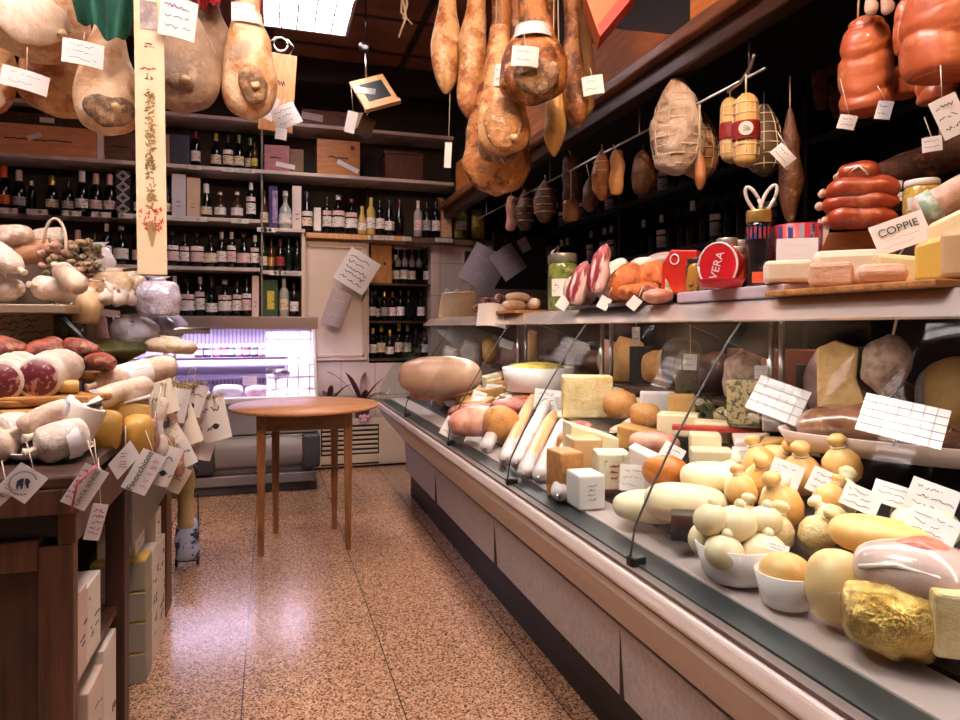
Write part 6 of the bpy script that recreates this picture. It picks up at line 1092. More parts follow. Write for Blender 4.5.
# ---------------------------------------------------------------- hanging papers at the back
for i, (px, py, wp, hp, Y_, roll, curl, lab) in enumerate([(357, 271, 34, 36, 5.8, .55, .08, 'big paper sheet with handwriting hanging on cream cupboard'), (336, 308, 20, 36, 5.85, .35, .15, 'pinkish paper hanging low left of the big sheet'), (484, 268, 38, 40, 5.7, .5, .12, 'translucent grey paper hanging on the tiled wall'), (508, 262, 26, 30, 5.48, -.6, .15, 'second grey paper hanging right of the tiled wall'), (524, 245, 10, 14, 5.5, -.5, 0, 'small pale note stuck on the dark board at back')]):
    p = at(px, py, Y=Y_); k = kx(p); card('paper_sheet', p, wp * k, hp * k, lab, 'paper', roll, .05, None, None, 5 if i == 0 else 2, mat=white if i == 0 else M('paper_mauve', '#b5a2a2', .6) if i == 1 else M('paper_grey', '#a39aa6', .6), curl=curl, inkm=M('faint_ink', '#c9b8be', .7) if i else ink, cord=(p.x, p.y, 2.0))
p = at(472, 258, Y=6.0); o = O('wall_plate', B().box(-.07, -.01, -.06, .07, .018, .06), M('plate_dark', '#26262a', .4), None, p, bevel=.003); T(o, 'small dark square plate on the tiled wall', 'wall plate'); O('hook', B().tube([(0, 0, .06), (0, -.01, .09)], .006, 6), steel, o)
p = at(520, 262, Y=5.75); o = O('dark_board', B().box(-.26, 0, -.25, .26, .02, .25), M('board_dark_grey', '#3a3840', .6), None, p, (0, .0, 0), bevel=.003); T(o, 'dark grey notice board behind papers at the back', 'board'); O('cord', B().tube([(0, 0, .25), (0, .0, .6)], .003, 5), string, o)
# wine glasses in the niche
for i, px in enumerate([398, 405, 412, 419]):
    p = at(px, 300, Y=6.11); o = O('wine_glass', B().lathe([(.028, 0), (.028, .003), (.004, .006), (.004, .07), (.02, .09), (.03, .12), (.026, .16), (.0245, .16), (.028, .12), (.018, .094), (0, .09)], 16), M('glass_grey', '#8f8a90', .1, coat=.5), None, (p.x, p.y, 1.925), (pi, 0, 0)); T(o, f"wine glass hanging upside down in niche, {ORD[i]} from the left", 'glass', 'wine glasses hanging in the niche'); O('rail_foot', B().box(-.03, -.006, -.03, .03, .006, -.002), steel, o)
# ---------------------------------------------------------------- plants behind the table
def plant(px, py, Y_, label, cols, seed, n=9, s=.22, flower=False):
    q = at(px, py, Y=Y_); root = E('potted_plant', (q.x, q.y, .423)); T(root, label, 'plant'); g = random.Random(seed)
    O('pot', B().lathe([(0, 0), (.055, 0), (.07, .10), (.074, .10), (.074, .12), (.062, .12), (.058, .09), (0, .09)], 20), M('pot_clay', '#7d5548', .6), root)
    for i in range(n):
        a = 2 * pi * i / n + g.uniform(-.3, .3); l = s * g.uniform(.7, 1.2); w = .026; b = B(); vs = []; up = g.uniform(.5, 1.5)
        for j in range(7):
            t = j / 6; r = l * t * .8; z = .11 + l * up * t - l * .5 * t * t; ww = w * sin(pi * min(1, t * .85 + .15)) ** .8
            for sd in (-1, 0, 1): vs.append((max(.365 - q.x, r * cos(a) - sd * ww * sin(a)), min(.15, r * sin(a) + sd * ww * cos(a)), z - (.005 if sd == 0 else 0)))
        fs = [(j * 3 + k, j * 3 + k + 1, j * 3 + k + 4, j * 3 + k + 3) for j in range(6) for k in range(2)]; b.add(vs, fs, True)
        O('leaf', b, cols[i % len(cols)], root)
    if flower:
        for i in range(6): O('flower', B().ball((-.02 + .03 * (i % 3), -.095 - .01 * (i % 2), -.01 + .03 * (i // 3)), (.018, .016, .02), 10, 8, .008, 40, i), M('flower_pink', '#c27a94', .5, var='#e0b4c0', sc=30), root)
lg = M('leaf_green', '#4a5a3a', .4, var='#3a4630', sc=10); lr = M('leaf_red', '#6d3a3a', .4, var='#4a2a2c', sc=9)
plant(362, 395, 5.85, 'potted plant with red and green pointed leaves and pink flowers', [lg, lr, lr], 4, 11, .33, True); plant(329, 390, 5.86, 'smaller dark leaved plant between fridge and flowering plant', [lr, lg], 9, 8, .29)
# ---------------------------------------------------------------- goods on the left table
LZ = .8915
sal = M('salami_casing', '#d9c0aa', .6, var='#b5917a', sc=14, third='#efe2d6', sc3=18, bump=.5, bs=40); salw = M('salami_mould', '#e0d2c6', .65, var='#c2a793', sc=12, third='#f0e8e0', sc3=16, bump=.6, bs=45)
salcut = M('salami_cut', '#6e2530', .4, var='#c98f88', sc=38, mix=(.54, .6), bump=.2); redmeat = M('red_cured', '#a04a34', .42, var='#5e241a', sc=13, mix=(.45, .56), third='#d08862', sc3=18, bump=.9, bs=35); yelcheese = M('table_cheese', '#c29340', .45, var='#a87a2e', sc=6, bump=.2); yellight = M('table_cheese_light', '#d6b070', .45, var='#c49a55', sc=7, bump=.3)
pap = M('wrap_paper', '#e6d8ca', .55)
def salami(p0, D0, p1, D1, rpx, label, mat=sal, band=None, cut=False, tip=True, seed=1, bend=.006, p=6, name='salami'):
    a = at(*p0, D=D0); b = at(*p1, D=D1); r = rpx * (D0 + D1) / 2 / F; d = b - a
    o = O(name, B().saus([(0, 0, 0), tuple(d * .5 + V((0, 0, bend))), tuple(d)], r, amp=.004, nf=25, seed=seed, p=p if not cut else 30), mat, None, a); T(o, label, 'salami')
    rot = d.normalized().to_track_quat('Z', 'Y').to_matrix().to_4x4()
    if cut: O('cut_face', B().lathe([(0, -.002), (r * .84, -.002), (r * .86, .006)], 24, rot), salcut, o); O('casing_edge', B().lathe([(r * .84, -.0015), (r * 1.0, -.0005), (r * 1.02, .01)], 24, rot), salw, o)
    elif tip: O('tied_end', B().loft([(*(d.normalized() * .004), .01, .01), (*(d.normalized() * -.012), .008, .008), (*(d.normalized() * -.024), .011, .011), (*(d.normalized() * -.026), .002, .002)], 8, 10), string, o)
    if band:
        for t0, t1, m in band:
            L = d.length; O('paper_band', B().lathe([(r * 1.03, L * t0), (r * 1.035, L * (t0 + t1) / 2), (r * 1.03, L * t1)], 22, rot), m, o)
    return o
bandw = M('band_paper', '#e6dedd', .5, var='#b9b0b8', sc=30, mix=(.58, .62)); bandb = M('band_blue', '#5c6480', .5, var='#c9c6d0', sc=25)
# stepped wooden boards
def lboard(x0, x1, y0, y1, z0, z1, label, m=boardwood, name='wooden_board', cat='board'):
    o = O(name, B().box(x0, y0, 0, x1, y1, z1 - z0), m, None, (0, 0, z0), bevel=.004); c = V(((x0 + x1) / 2, y0, 0)); o.data.transform(Matrix.Translation(-c)); o.location = c + V((0, 0, z0)); T(o, label, cat); return o
lboard(-1.35, -.50, 2.0, 2.12, LZ, 1.005, 'dark wooden box raising the cut salami on left table', darkwood, 'wooden_box', 'box')
lboard(-1.38, -.44, 1.89, 2.14, 1.0065, 1.022, 'front wooden board under the two cut salami')
# red cured meats pile
salami((37, 384), 1.66, (64, 372), 1.86, 20, 'large cut salami with dark red marbled face at left', salw, None, True, seed=3)
salami((2, 386), 1.64, (24, 374), 1.84, 20, 'cut salami half out of frame left of the other cut face', salw, None, True, seed=4)
g = random.Random(12)
for i, (px, py, wp, hp, D) in enumerate([(8, 352, 44, 28, 1.86), (-8, 372, 30, 20, 1.80), (22, 362, 26, 20, 1.82), (40, 352, 34, 22, 1.9), (52, 346, 26, 18, 1.93), (66, 364, 26, 20, 1.84), (82, 352, 32, 24, 1.9), (96, 362, 30, 18, 1.88), (70, 346, 22, 16, 1.95), (50, 368, 22, 12, 1.82), (108, 366, 22, 12, 1.92)]):
    p = at(px, py, D=D); k = D / F; w, h = wp * k / 2, hp * k / 2
    o = O('cured_pork', B().loft([(-w, 0, 0, .004, .004), (-w * .85, 0, 0, h * .8, h * .6), (0, 0, h * .1, h * 1.1, h), (w * .85, 0, 0, h * .8, h * .65), (w, 0, 0, .004, .004)], 22, 18, .016, 16, i), redmeat, None, p, (g.uniform(-.3, .3), g.uniform(-.3, .3), face(p) + g.uniform(-.6, .6))); T(o, f"lump of dark red cured pork, {ORD[i]} in the pile before the paper sign", 'meat', 'cured pork lumps on the left table')
    if i in (3, 6, 7): O('painted_hollow', B().ball((h * .3, -h * .62, -h * .2), (h * .8, h * .5, h * .55), 16, 12, .012, 40, i), M('hollow_dark', '#4a1e18', .45, var='#2a1412', sc=20, bump=.6), o)  # dark red lump painted as a shaded hollow in the meat
# big card behind glass
p = at(22, 328, D=2.3); k = 2.3 / F; o = card('paper_sign', p, 62 * k, 40 * k, 'large tilted paper sign with dark printed lines behind red meat', 'sign', -.18, -.1, None, None, 5, mat=M('sign_beige', '#dccabb', .6), seed=15, spike=(p.x, p.y + .02, p.z - .10))
p = at(70, 325, D=2.3); o = O('glass_jar', B().lathe([(0, 0), (.045, 0), (.05, .01), (.05, .09), (.04, .11), (0, .11)], 20), M('jar_olive', '#4a4a30', .15, var='#22241c', sc=14, coat=.5), None, (p.x, p.y, p.z - .05)); T(o, 'dark jar of olives inside the left glass case', 'jar'); O('lid', B().lathe([(.04, .11), (.042, .13), (0, .13)], 18), M('lid_grey', '#8d8a7c'), o); js = O('jar_stand', B().box(-.05, -.05, 0, .05, .05, p.z - .052 - LZ), darkwood, None, (p.x, p.y, LZ)); T(js, 'dark block under the olive jar inside left case', 'block')
p = at(118, 350, D=2.35); o = O('olive_dish', B().ball((0, 0, 0), (.10, .07, .035), 20, 12, .02, 40, 2), M('olives', '#6d6a2e', .3, var='#3a3c1c', sc=30, bump=.8), None, p); T(o, 'heap of green olives by the case corner', 'olives'); o['kind'] = 'stuff'
p = at(90, 335, D=2.4); o = O('pink_packet', B().loft([(0, 0, -.09, .02, .01), (0, 0, -.08, .06, .02), (0, 0, .05, .055, .03), (0, 0, .07, .04, .005)], 16, 16, .008, 20, 3), M('pink_packet', '#c98a8c', .35, var='#e0c0be', sc=10), None, p); T(o, 'pink packet leaning inside the left glass case', 'packet')
# front salami
salami((36, 452), 1.52, (88, 436), 1.60, 19, 'fat white salami lying at the table front by round logo tag', salw, [(.48, .75, bandw)], seed=5)
salami((-6, 455), 1.50, (8, 446), 1.6, 18, 'pinkish salami end cut off at left frame edge', sal, None, seed=6)
salami((-4, 438), 1.53, (26, 432), 1.6, 16, 'pale salami with paper wrap behind front white salami', salw, [(.1, .6, bandw)], seed=7)
salami((14, 434), 1.54, (78, 409), 1.62, 12, 'long speckled salami slanting up behind the front row', sal, [(.72, .84, bandb)], seed=8)
salami((86, 408), 1.80, (152, 388), 1.98, 11, 'slim salami with blue band lying on the cheese wedge', sal, [(.06, .14, bandb)], seed=9, bend=.002)
salami((95, 390), 1.88, (176, 368), 2.08, 13, 'big salami with white printed paper band above slim one', sal, [(.25, .62, bandw)], seed=10, bend=.002)
salami((30, 441), 1.54, (62, 434), 1.6, 8, 'thin salami with yellow tip between the front rows', sal, [(.5, .8, M('band_yellow', '#d6a83c', .5))], seed=11)
# wood strip boards visible near the front
for i, (px0, px1, py, D, th, lab) in enumerate([(-30, 86, 401, 1.63, .018, 'round edged wooden board below the cut salami'), (-30, 42, 415, 1.60, .02, 'yellowish wooden board end at left above speckled salami'), (52, 98, 377, 1.9, .022, 'wooden board under the red cured pork at right')]):
    a = at(px0, py, D=D); b = at(px1, py, D=D); w = (b - a).length
    o = O('wooden_board', B().box(0, 0, -th / 2, w, .12, th / 2), boardwood, None, a, (0, 0, atan2(b.y - a.y, b.x - a.x)), bevel=.006); T(o, lab, 'board')
lboard(-.485, -.405, 2.12, 3.1, LZ, 1.0, 'dark wooden box under the labelled salami pile', darkwood, 'wooden_box', 'box')
# cheeses
def lblob(px, py, D, wp, hp, dpt, label, mat, name='cheese', amp=.003, seed=1, power=.7, rot=0, tilt=0):
    p = at(px, py, D=D); k = D / F; w, h = wp * k / 2, hp * k / 2
    o = O(name, B().loft([(-w, 0, 0, .003, .003), (-w * .94, 0, 0, dpt * .36, h * .8), (0, 0, 0, dpt * .5, h), (w * .94, 0, 0, dpt * .36, h * .8), (w, 0, 0, .003, .003)], 20, 20, amp, 12, seed, power=power), mat, None, p, (0, tilt, face(p) + rot)); T(o, label, 'cheese'); return o
lblob(102, 445, 1.78, 42, 42, .12, 'thick yellow ochre cheese standing at the table edge', yelcheese, seed=2, tilt=.08)
p = at(122, 424, D=1.84); k = 1.84 / F
o = O('cheese_wedge', B().prism([(-26 * k, -4 * k), (-18 * k, 17 * k), (26 * k, 6 * k), (28 * k, -6 * k), (10 * k, -10 * k)], 0, .12), yellight, None, p, (0, 0, face(p)), bevel=.005); T(o, 'pale yellow cheese wedge with paper under slim salami', 'cheese'); O('paper_top', B().box(2 * k, -.004, 0, 27 * k, .1, 2 * k, Matrix.Translation((0, 0, 9 * k)) @ Matrix.Rotation(-.2, 4, 'Y')), white, o)
lblob(134, 440, 1.86, 26, 44, .10, 'tall ochre cheese piece right of the thick one', yelcheese, seed=3)
lblob(148, 372, 2.42, 28, 20, .07, 'orange yellow cheese chunk under the printed paper band', M('chunk_orange', '#d69a3c', .45, var='#c48528', sc=8, bump=.3), seed=4)
lblob(68, 398, 1.74, 18, 14, .05, 'small pale cheese crumb block beside cut salami', yellight, seed=5)
lblob(160, 378, 2.72, 30, 24, .08, 'pale yellow cheese piece behind the paper tags', yellight, seed=6)
# white paper cone and plate
p = at(74, 440, D=1.62); k = 1.62 / F
o = O('paper_cone', B().loft([(-.01, 0, -14 * k, .012, .01), (-.006, 0, -8 * k, 14 * k, .02), (.0, 0, 10 * k, 17 * k, .035), (.008, 0, 34 * k, 20 * k, .04), (.01, 0, 36 * k, 16 * k, .03)], 20, 18, .006, 16, 3), pap, None, p, (0, .15, face(p))); T(o, 'cream paper cone standing between salami and cheese', 'paper')
p = at(50, 462, D=1.56); o = O('white_plate', B().lathe([(0, 0), (.07, 0), (.10, .02), (.098, .023), (.065, .006), (0, .006)], 32), porc, None, (p.x - .02, p.y + .06, LZ + .001)); T(o, 'white plate rim under the fat white salami', 'plate')
p = at(72, 452, D=1.6); o = O('pink_ham_end', B().ball((0, 0, 0), (.03, .03, .028), 16, 12, .008, 30, 2), pinkm, None, p); T(o, 'small pink meat end beside the paper cone', 'meat')
# tags hanging over the front edge
def tagp(px, py, wp, hp, D, roll, label, lines=3, words=None, pitch=0, mat=None, inkm=ink, seed=1, up=.05, curl=.05, wrot=0, cat='tag'):
    p = at(px, py, D=D); k = D / F; return card('paper_tag', p, wp * k, hp * k, label, cat, roll, pitch, None, None, lines, words, inkm, mat, seed, None, (p.x, p.y + .02, p.z + hp * k / 2 + up), curl), k
o, k = tagp(23, 483, 30, 30, 1.35, .72, 'square white tag turned on its corner with dark animal logo', 0, curl=0)
rg = B(); rr = 11.5 * k
for i in range(46):
    a0, a1 = 2 * pi * i / 60 + .9, 2 * pi * (i + .62) / 60 + .9
    rg.add([(rr * cos(a0) * .92, -.0018, rr * sin(a0) * .92), (rr * cos(a1) * .92, -.0018, rr * sin(a1) * .92), (rr * cos(a1) * 1.06, -.0018, rr * sin(a1) * 1.06), (rr * cos(a0) * 1.06, -.0018, rr * sin(a0) * 1.06)], [(0, 1, 2, 3)])
def polyf(b, pts, s, rot, y=-.0018):
    c, s_ = cos(rot), sin(rot); b.add([((x * c - z * s_) * s, y, (x * s_ + z * c) * s) for x, z in pts], [tuple(range(len(pts)))])
lo = B(); polyf(lo, [(-.5, -.15), (-.42, .25), (-.12, .42), (.08, .4), (.02, -.1), (-.06, -.5), (-.18, -.5), (-.2, -.2), (-.34, -.2), (-.36, -.5), (-.46, -.5)], rr * 1.0, .72); polyf(lo, [(.16, .38), (.38, .34), (.55, .05), (.42, -.1), (.4, -.5), (.28, -.5), (.2, -.15), (.12, -.1)], rr * 1.0, .72)
O('logo_ring', rg, M('logo_blue', '#4a4a66', .6), o); O('logo_animal', lo, M('logo_navy', '#262a48', .6), o); O('lettering', scribble(B(), 16 * k, 5 * k, 2, 5, -9 * k * .4, -10 * k, .0012, -.0018), redink, o)
o, k = tagp(85, 487, 24, 42, 1.38, .55, 'white tag handwritten CINTA SENESE on red string at table edge', 0, None, curl=0)
text('CINTA SENESE', 5.8 * k, o, ink, (2 * k, -.003, 0), (pi / 2, -pi / 2, 0)); O('lettering', scribble(B(), 8 * k, 34 * k, 6, 9, -7 * k, 0, .0014, -.002), redink, o); O('red_string', B().tube([(-2 * k, -.004, 24 * k), (-8 * k, -.006, 0), (2 * k, -.006, -26 * k)], .0022, 6), M('red_string', '#b0424c', .6), o)
o, k = tagp(124, 460, 17, 28, 1.72, .12, 'diamond shaped tag with red marks against the ochre cheese', 0, curl=0); 
o.data.transform(Matrix.Rotation(pi / 4, 4, 'Y')); o.data.transform(Matrix.Diagonal((.85, 1, 1.25, 1))); O('lettering', scribble(B(), 8 * k, 8 * k, 3, 7, 0, -4 * k, .0015, -.0022), redink, o); O('lettering', scribble(B(), 8 * k, 6 * k, 2, 8, 0, 5 * k, .0015, -.0022), ink, o)
o, k = tagp(144, 472, 24, 42, 1.74, .5, 'white tag handwritten Finocchiona below the cheeses', 0, curl=0)
text('Finocchiona', 8.6 * k, o, ink, (-4 * k, -.003, 0), (pi / 2, -pi / 2, 0)); O('lettering', scribble(B(), 8 * k, 34 * k, 5, 10, 6 * k, 0, .0014, -.002), M('pink_ink', '#c98a94', .7), o)
tagp(96, 522, 14, 36, 1.5, .25, 'narrow white tag hanging low beside walnut side rail', 5, seed=31, inkm=redink, up=.10); tagp(92, 476, 8, 20, 1.55, .5, 'small slip of paper behind the handwritten string tag', 0, seed=32, up=.06)
o, k = tagp(-2, 500, 12, 24, 1.33, .8, 'corner of a pale tag at the left frame edge', 2, seed=33)
# cluster of little salami with tags at the end of the table
CL = [(162, 398, 26, 34, 2.35, -.25, 'yellow edged white tag with small emblem topmost in the cluster', 1), (176, 405, 22, 34, 2.45, .2, 'pale tag folded behind the emblem tag in the cluster', 1), (193, 400, 22, 32, 2.6, .3, 'white tag with black hoof emblem high in the cluster', 2), (187, 425, 20, 40, 2.55, -.3, 'long plain tag hanging in the middle of the cluster', 0), (214, 418, 26, 46, 2.75, -.2, 'rightmost big white tag with small dark emblem', 2), (206, 440, 20, 40, 2.8, .3, 'plain white tag under the rightmost big tag', 0), (171, 436, 22, 18, 2.4, -.5, 'small crumpled tag in the left middle of the cluster', 2), (166, 466, 20, 40, 2.35, .4, 'lower white tag with black square emblem', 2), (184, 452, 16, 30, 2.5, -.4, 'white slip low in the cluster near dark ribbon', 1), (179, 480, 14, 26, 2.55, .5, 'lowest torn white slip under the cluster', 1), (154, 430, 14, 18, 2.2, .2, 'pinkish small tag beside tall ochre cheese', 1)]
for i, (px, py, wp, hp, D, roll, lab, n) in enumerate(CL):
    o, k = tagp(px, py, wp, hp, D, roll, lab, n, seed=60 + i, curl=.18, up=.03, mat=white if i % 3 else M('tag_cream', '#e6d8c6', .6))
    if 'emblem' in lab: O('emblem', B().lathe([(0, 0), (3 * k, 0)], 12, Matrix.Translation((0, -.004 - .02 * wp * k, -hp * k * .18)) @ Matrix.Rotation(pi / 2, 4, 'X')), ink, o)
minis = M('mini_salami', '#b98a72', .55, var='#8a5a48', sc=16, third='#e0c8b4', sc3=20, bump=.6)
for i, (px, py, D, rl) in enumerate([(160, 440, 2.3, .3), (168, 450, 2.4, -.2), (176, 444, 2.5, .4), (184, 438, 2.6, 0), (152, 448, 2.2, .1), (190, 446, 2.65, -.3), (198, 430, 2.75, .2), (172, 422, 2.45, .5), (182, 415, 2.55, -.4), (204, 425, 2.85, .2), (196, 412, 2.7, .3), (178, 462, 2.5, .1), (160, 425, 2.32, -.5), (188, 465, 2.62, .2)]):
    p = at(px, py, D=D); d = V((sin(rl) * .5, .1 * (i % 3 - 1), -1)).normalized() * .055
    o = O('small_salami', B().saus([-d, V((.003, 0, 0)), d], .019, amp=.006, nf=30, seed=i), minis if i % 3 else slw, None, p); T(o, f"small tied salami in the tagged cluster at table end, {ORD[i]} of the bunch", 'salami', 'small salami in the tagged cluster'); O('hanging_cord', B().tube([-d, -d * 1.5 + V((0, 0, .03)), -d * 1.5 + V((.01, .03, .10))], .0022, 5), string, o)
for i, (px, py, D) in enumerate([(176, 390, 2.5), (190, 388, 2.6), (167, 392, 2.4), (211, 398, 2.75)]):
    p = at(px, py, D=D); tf = B(); g = random.Random(i)
    for j in range(22): a = g.uniform(0, 2 * pi); e = g.uniform(.2, 1.3); tf.tube([(0, 0, 0), (.03 * cos(a), .03 * sin(a), .02 * e), (.055 * cos(a) * e, .055 * sin(a) * e, .02 * e - .01)], .0022, 4)
    o = O('raffia_tuft', tf, M('raffia', '#c9a868', .7, var='#8f7a40', sc=20), None, p); T(o, f"frayed raffia tuft tying the salami cluster, {ORD[i]} of four", 'raffia', 'raffia tufts on the cluster'); O('tie', B().ball((0, 0, 0), .012, 10, 8), string, o)
p = at(186, 492, D=2.8); o = O('tan_bag', B().loft([(0, 0, -.15, .02, .015), (0, 0, -.13, .03, .02), (0, 0, 0, .034, .025), (.0, 0, .10, .03, .02), (0, 0, .14, .035, .01)], 18, 16, .01, 16, 4), M('bag_sand', '#b5986a', .6, var='#947849', sc=8), None, p); T(o, 'tan cloth bag hanging below the tagged cluster', 'bag'); O('hanging_cord', B().tube([(0, 0, .13), (-.05, 0, .25)], .003, 6), string, o)
p = at(186, 466, D=2.75); o = O('dark_ribbon', B().tube([(-.04, 0, .02), (-.01, -.01, -.02), (.03, 0, .0), (.05, .0, -.03)], .009, 8), M('ribbon_dark', '#2a2a34', .5), None, p); O('hanging_cord', B().tube([(0, 0, 0), (-.03, 0, .2)], .003, 5), string, o); T(o, 'dark ribbon knot at the bottom of tagged cluster', 'ribbon')
p = at(199, 535, D=3.1)
# goods on top of the glass case
CT = 1.274
def ctop(px, X_): 
    p = at(px, 300, X=X_); p.z = CT; return p
def ctp(px, py, D): return at(px, py, D=D)
for i, (p0, D0, p1, D1, r, m, lab) in enumerate([((18, 288), 2.15, (2, 296), 2.2, 10, salw, 'white salami end facing out on the case top at left'), ((-8, 282), 2.1, (-2, 270), 2.3, 11, sal, 'tan salami end at left edge on the case top'), ((20, 270), 2.1, (-30, 235), 2.2, 11, salw, 'long white salami slanting across the case top'), ((40, 286), 2.1, (78, 296), 2.25, 12, salw, 'white salami lying right on the case top edge'), ((58, 268), 2.15, (82, 290), 2.1, 10, sal, 'tan salami with knot leaning at the case corner'), ((-20, 240), 2.2, (40, 236), 2.3, 11, sal, 'pale salami across the top of the pile on case'), ((10, 256), 2.25, (64, 250), 2.35, 12, M('salami_orange', '#c99a78', .55, var='#a8704c', sc=12, bump=.4), 'orange tinted salami in the middle of the case pile'), ((-20, 262), 2.3, (10, 258), 2.35, 10, sal, 'brown salami low in the case pile at left'), ((30, 240), 2.35, (66, 236), 2.4, 9, salw, 'white salami with string loop at top of pile')]):
    salami(p0, D0, p1, D1, r, lab, m, None, False, seed=20 + i)
lp = B(); q0 = ctp(52, 240, 2.3); lp.tube([tuple(ctp(44 + 11 - 11 * cos(t), 244 - 24 * sin(t), 2.3) - q0) for t in [pi * i / 12 * 1.15 for i in range(13)]], .005, 7); o = O('string_loop', lp, string, None, q0); T(o, 'thick white string loop above the salami pile on case', 'string')
o = O('dark_parcel', B().cbox((0, 0, 0), (.30, .12, .20)), M('parcel_dark', '#6e5a4a', .6), None, at(10, 265, D=2.5) * 1.0); o.location.z = 1.274 + .102; T(o, 'brown carton behind the salami pile on the case', 'carton')
for i, (px, py, D, sx, sz, m, kind, lab) in enumerate([(68, 264, 2.35, .07, .075, M('dried_flowers', '#c99a8c', .7, var='#6d7040', sc=16, mix=(.47, .52), third='#f2e6de', sc3=19, bump=.6), 'dried_flowers', 'bunch of dried pink and green flowers on case top'), (88, 262, 2.4, .06, .07, M('dried_flowers', '#b08a78', .7), 'dried_flowers', 'second dried flower bunch right of the first')]):
    p = at(px, py, D=D); b = B(); g = random.Random(i + 3)
    for j in range(60): 
        d = V((g.uniform(-1, 1), g.uniform(-.6, .6), g.uniform(-1, 1))); b.ball((d.x * sx, d.y * sx, d.z * sz), (.014, .014, .012), 8, 6, .005, 60, j)
    o = O(kind, b, m, None, p); T(o, lab, 'flowers'); o['kind'] = 'stuff'
    O('stems', B().tube([(0, 0, -sz), (0, 0, -.12)], .012, 8), M('stem_tan', '#8a7a4c', .7), o)
for i, (px, py, D, w, h, m, lab) in enumerate([(100, 262, 2.45, .09, .14, M('cello', '#c9bcd0', .15, var='#e6dfe6', sc=14, bump=.6, coat=1), 'crinkled clear bag with lilac sheen on the case end'), (118, 285, 2.4, .14, .12, M('nuts_bag', '#e0c9a8', .3, var='#c49a68', sc=22, third='#f0e4d4', sc3=30, bump=.8, coat=.6), 'bag of pale nuts right of the dried flowers'), (98, 294, 2.35, .10, .08, M('nuts_dark', '#b98a5c', .35, var='#7d5434', sc=26, bump=.8, coat=.5), 'open bag of brown nuts before the pale nut bag'), (132, 288, 2.5, .10, .12, M('nuts_bag', '#e0c9a8', .3), 'second bag of pale nuts beside hanging plank'), (150, 303, 2.5, .13, .14, M('lace_bag', '#d9ccd6', .2, var='#a89ab0', sc=30, bump=.8, coat=.8), 'clear bag with printed dots under hanging plank'), (88, 306, 2.25, .08, .12, M('tan_pack', '#dbbd94', .5, var='#c4a070', sc=12), 'tan packet hanging over the case corner'), (140, 330, 2.5, .16, .11, M('clear_pack', '#d9d0d6', .3, var='#b5abb5', sc=9, bump=.8, coat=.3), 'shiny clear packet leaning by the case end glass'), (165, 325, 2.6, .13, .11, M('lilac_pack', '#c4b9d4', .2, var='#8a8098', sc=9, bump=.5, coat=1), 'lilac tinted packet right of shiny clear packet'), (160, 345, 2.5, .16, .06, M('grain_pack', '#c9ad84', .4, var='#e0d2c0', sc=26, bump=.8), 'low heap of packed pasta below the lilac packet')]):
    p = at(px, py, D=D); o = O('food_bag', B().loft([(0, 0, -h / 2, w * .3, .02), (0, 0, -h * .45, w * .48, .04), (0, 0, 0, w * .55, .05), (0, 0, h * .35, w * .42, .03), (0, 0, h * .45, w * .2, .012), (0, 0, h * .55, w * .35, .006)], 24, 20, .02, 18, 30 + i), m, None, p, (0, .1 * (i % 3 - 1), face(p))); T(o, lab, 'bag'); O('tie', B().tube([(w * .2 * cos(t), .014 * sin(t), h * .45) for t in [2 * pi * j / 12 for j in range(13)]], .003, 5), white, o)
for i, (px, py, D) in enumerate([(112, 290, 2.3), (121, 295, 2.32), (128, 299, 2.35), (106, 298, 2.28), (117, 300, 2.3)]):
    p = at(px, py, D=D); o = O('garlic_bulb', B().lathe([(0, -.02), (.02, -.018), (.027, -.002), (.02, .014), (.007, .024), (.005, .035), (0, .036)], 16), M('garlic', '#eadfd2', .5, var='#d9c4b8', sc=20), None, p, (rnd.uniform(-.6, .6), rnd.uniform(-.6, .6), 0)); T(o, f"white garlic bulb before the nut bags, {ORD[i]} of the five", 'garlic', 'garlic bulbs on the case end'); O('stem', B().tube([(0, 0, .034), (.004, 0, .05)], .003, 5), string, o)
p = at(128, 318, D=2.5); o = O('wire_stand', B().tube([(-.05, 0, 0), (.28, .02, 0)], .012, 8), steel, None, V((p.x, p.y + .04, 1.19))); T(o, 'steel bar carrying the nut bags beyond the glass case', 'stand'); [O('leg', B().tube([(x, .01, 0), (x, .01, LZ - 1.19 + .002)], .008, 8), steel, o) for x in (.0, .12)]
# ---------------------------------------------------------------- lights
def area(name, loc, size, energy, col, rot=(0, 0, 0), sy=None):
    l = bpy.data.lights.new(name, 'AREA'); l.energy = energy; l.color = lin(col)[:3]; l.size = size
    if sy: l.shape = 'RECTANGLE'; l.size_y = sy
    o = bpy.data.objects.new(name, l); COL.objects.link(o); o.location = loc; o.rotation_euler = rot; return o
area('counter_tube_light', (1.11, 2.1, 1.197), .05, 14.5, '#fff0ea', (0, 0, 0), 4.6)
area('fridge_tube_light', (-.36, 5.56, 1.17), 1.3, 14, '#e9e2ff', (0, 0, 0), .05)
def spot(name, loc, tgt, e, col, ang=60, blend=.6, r=.05):
    l = bpy.data.lights.new(name, 'SPOT'); l.energy = e; l.color = lin(col)[:3]; l.spot_size = R(ang); l.spot_blend = blend; l.shadow_soft_size = r
    o = bpy.data.objects.new(name, l); COL.objects.link(o); o.location = loc; o.rotation_euler = (V(tgt) - V(loc)).to_track_quat('-Z', 'Y').to_euler(); return o
spot('fill_spot', (.1, .2, 3.4), (-.5, 2.6, 2.1), 75, '#ffd6ac', 60)  # unseen fill spot without a fixture, added to brighten the left hams
spot('fill_spot', (.3, .3, 3.4), (1.0, 2.7, 2.1), 130, '#ffcf9c', 60)  # added fill for the centre hams, no lamp body here
spot('fill_spot', (.4, -.4, 3.4), (1.6, 1.4, 1.9), 110, '#ffc890', 50)  # added unseen fill aimed at the pork rolls
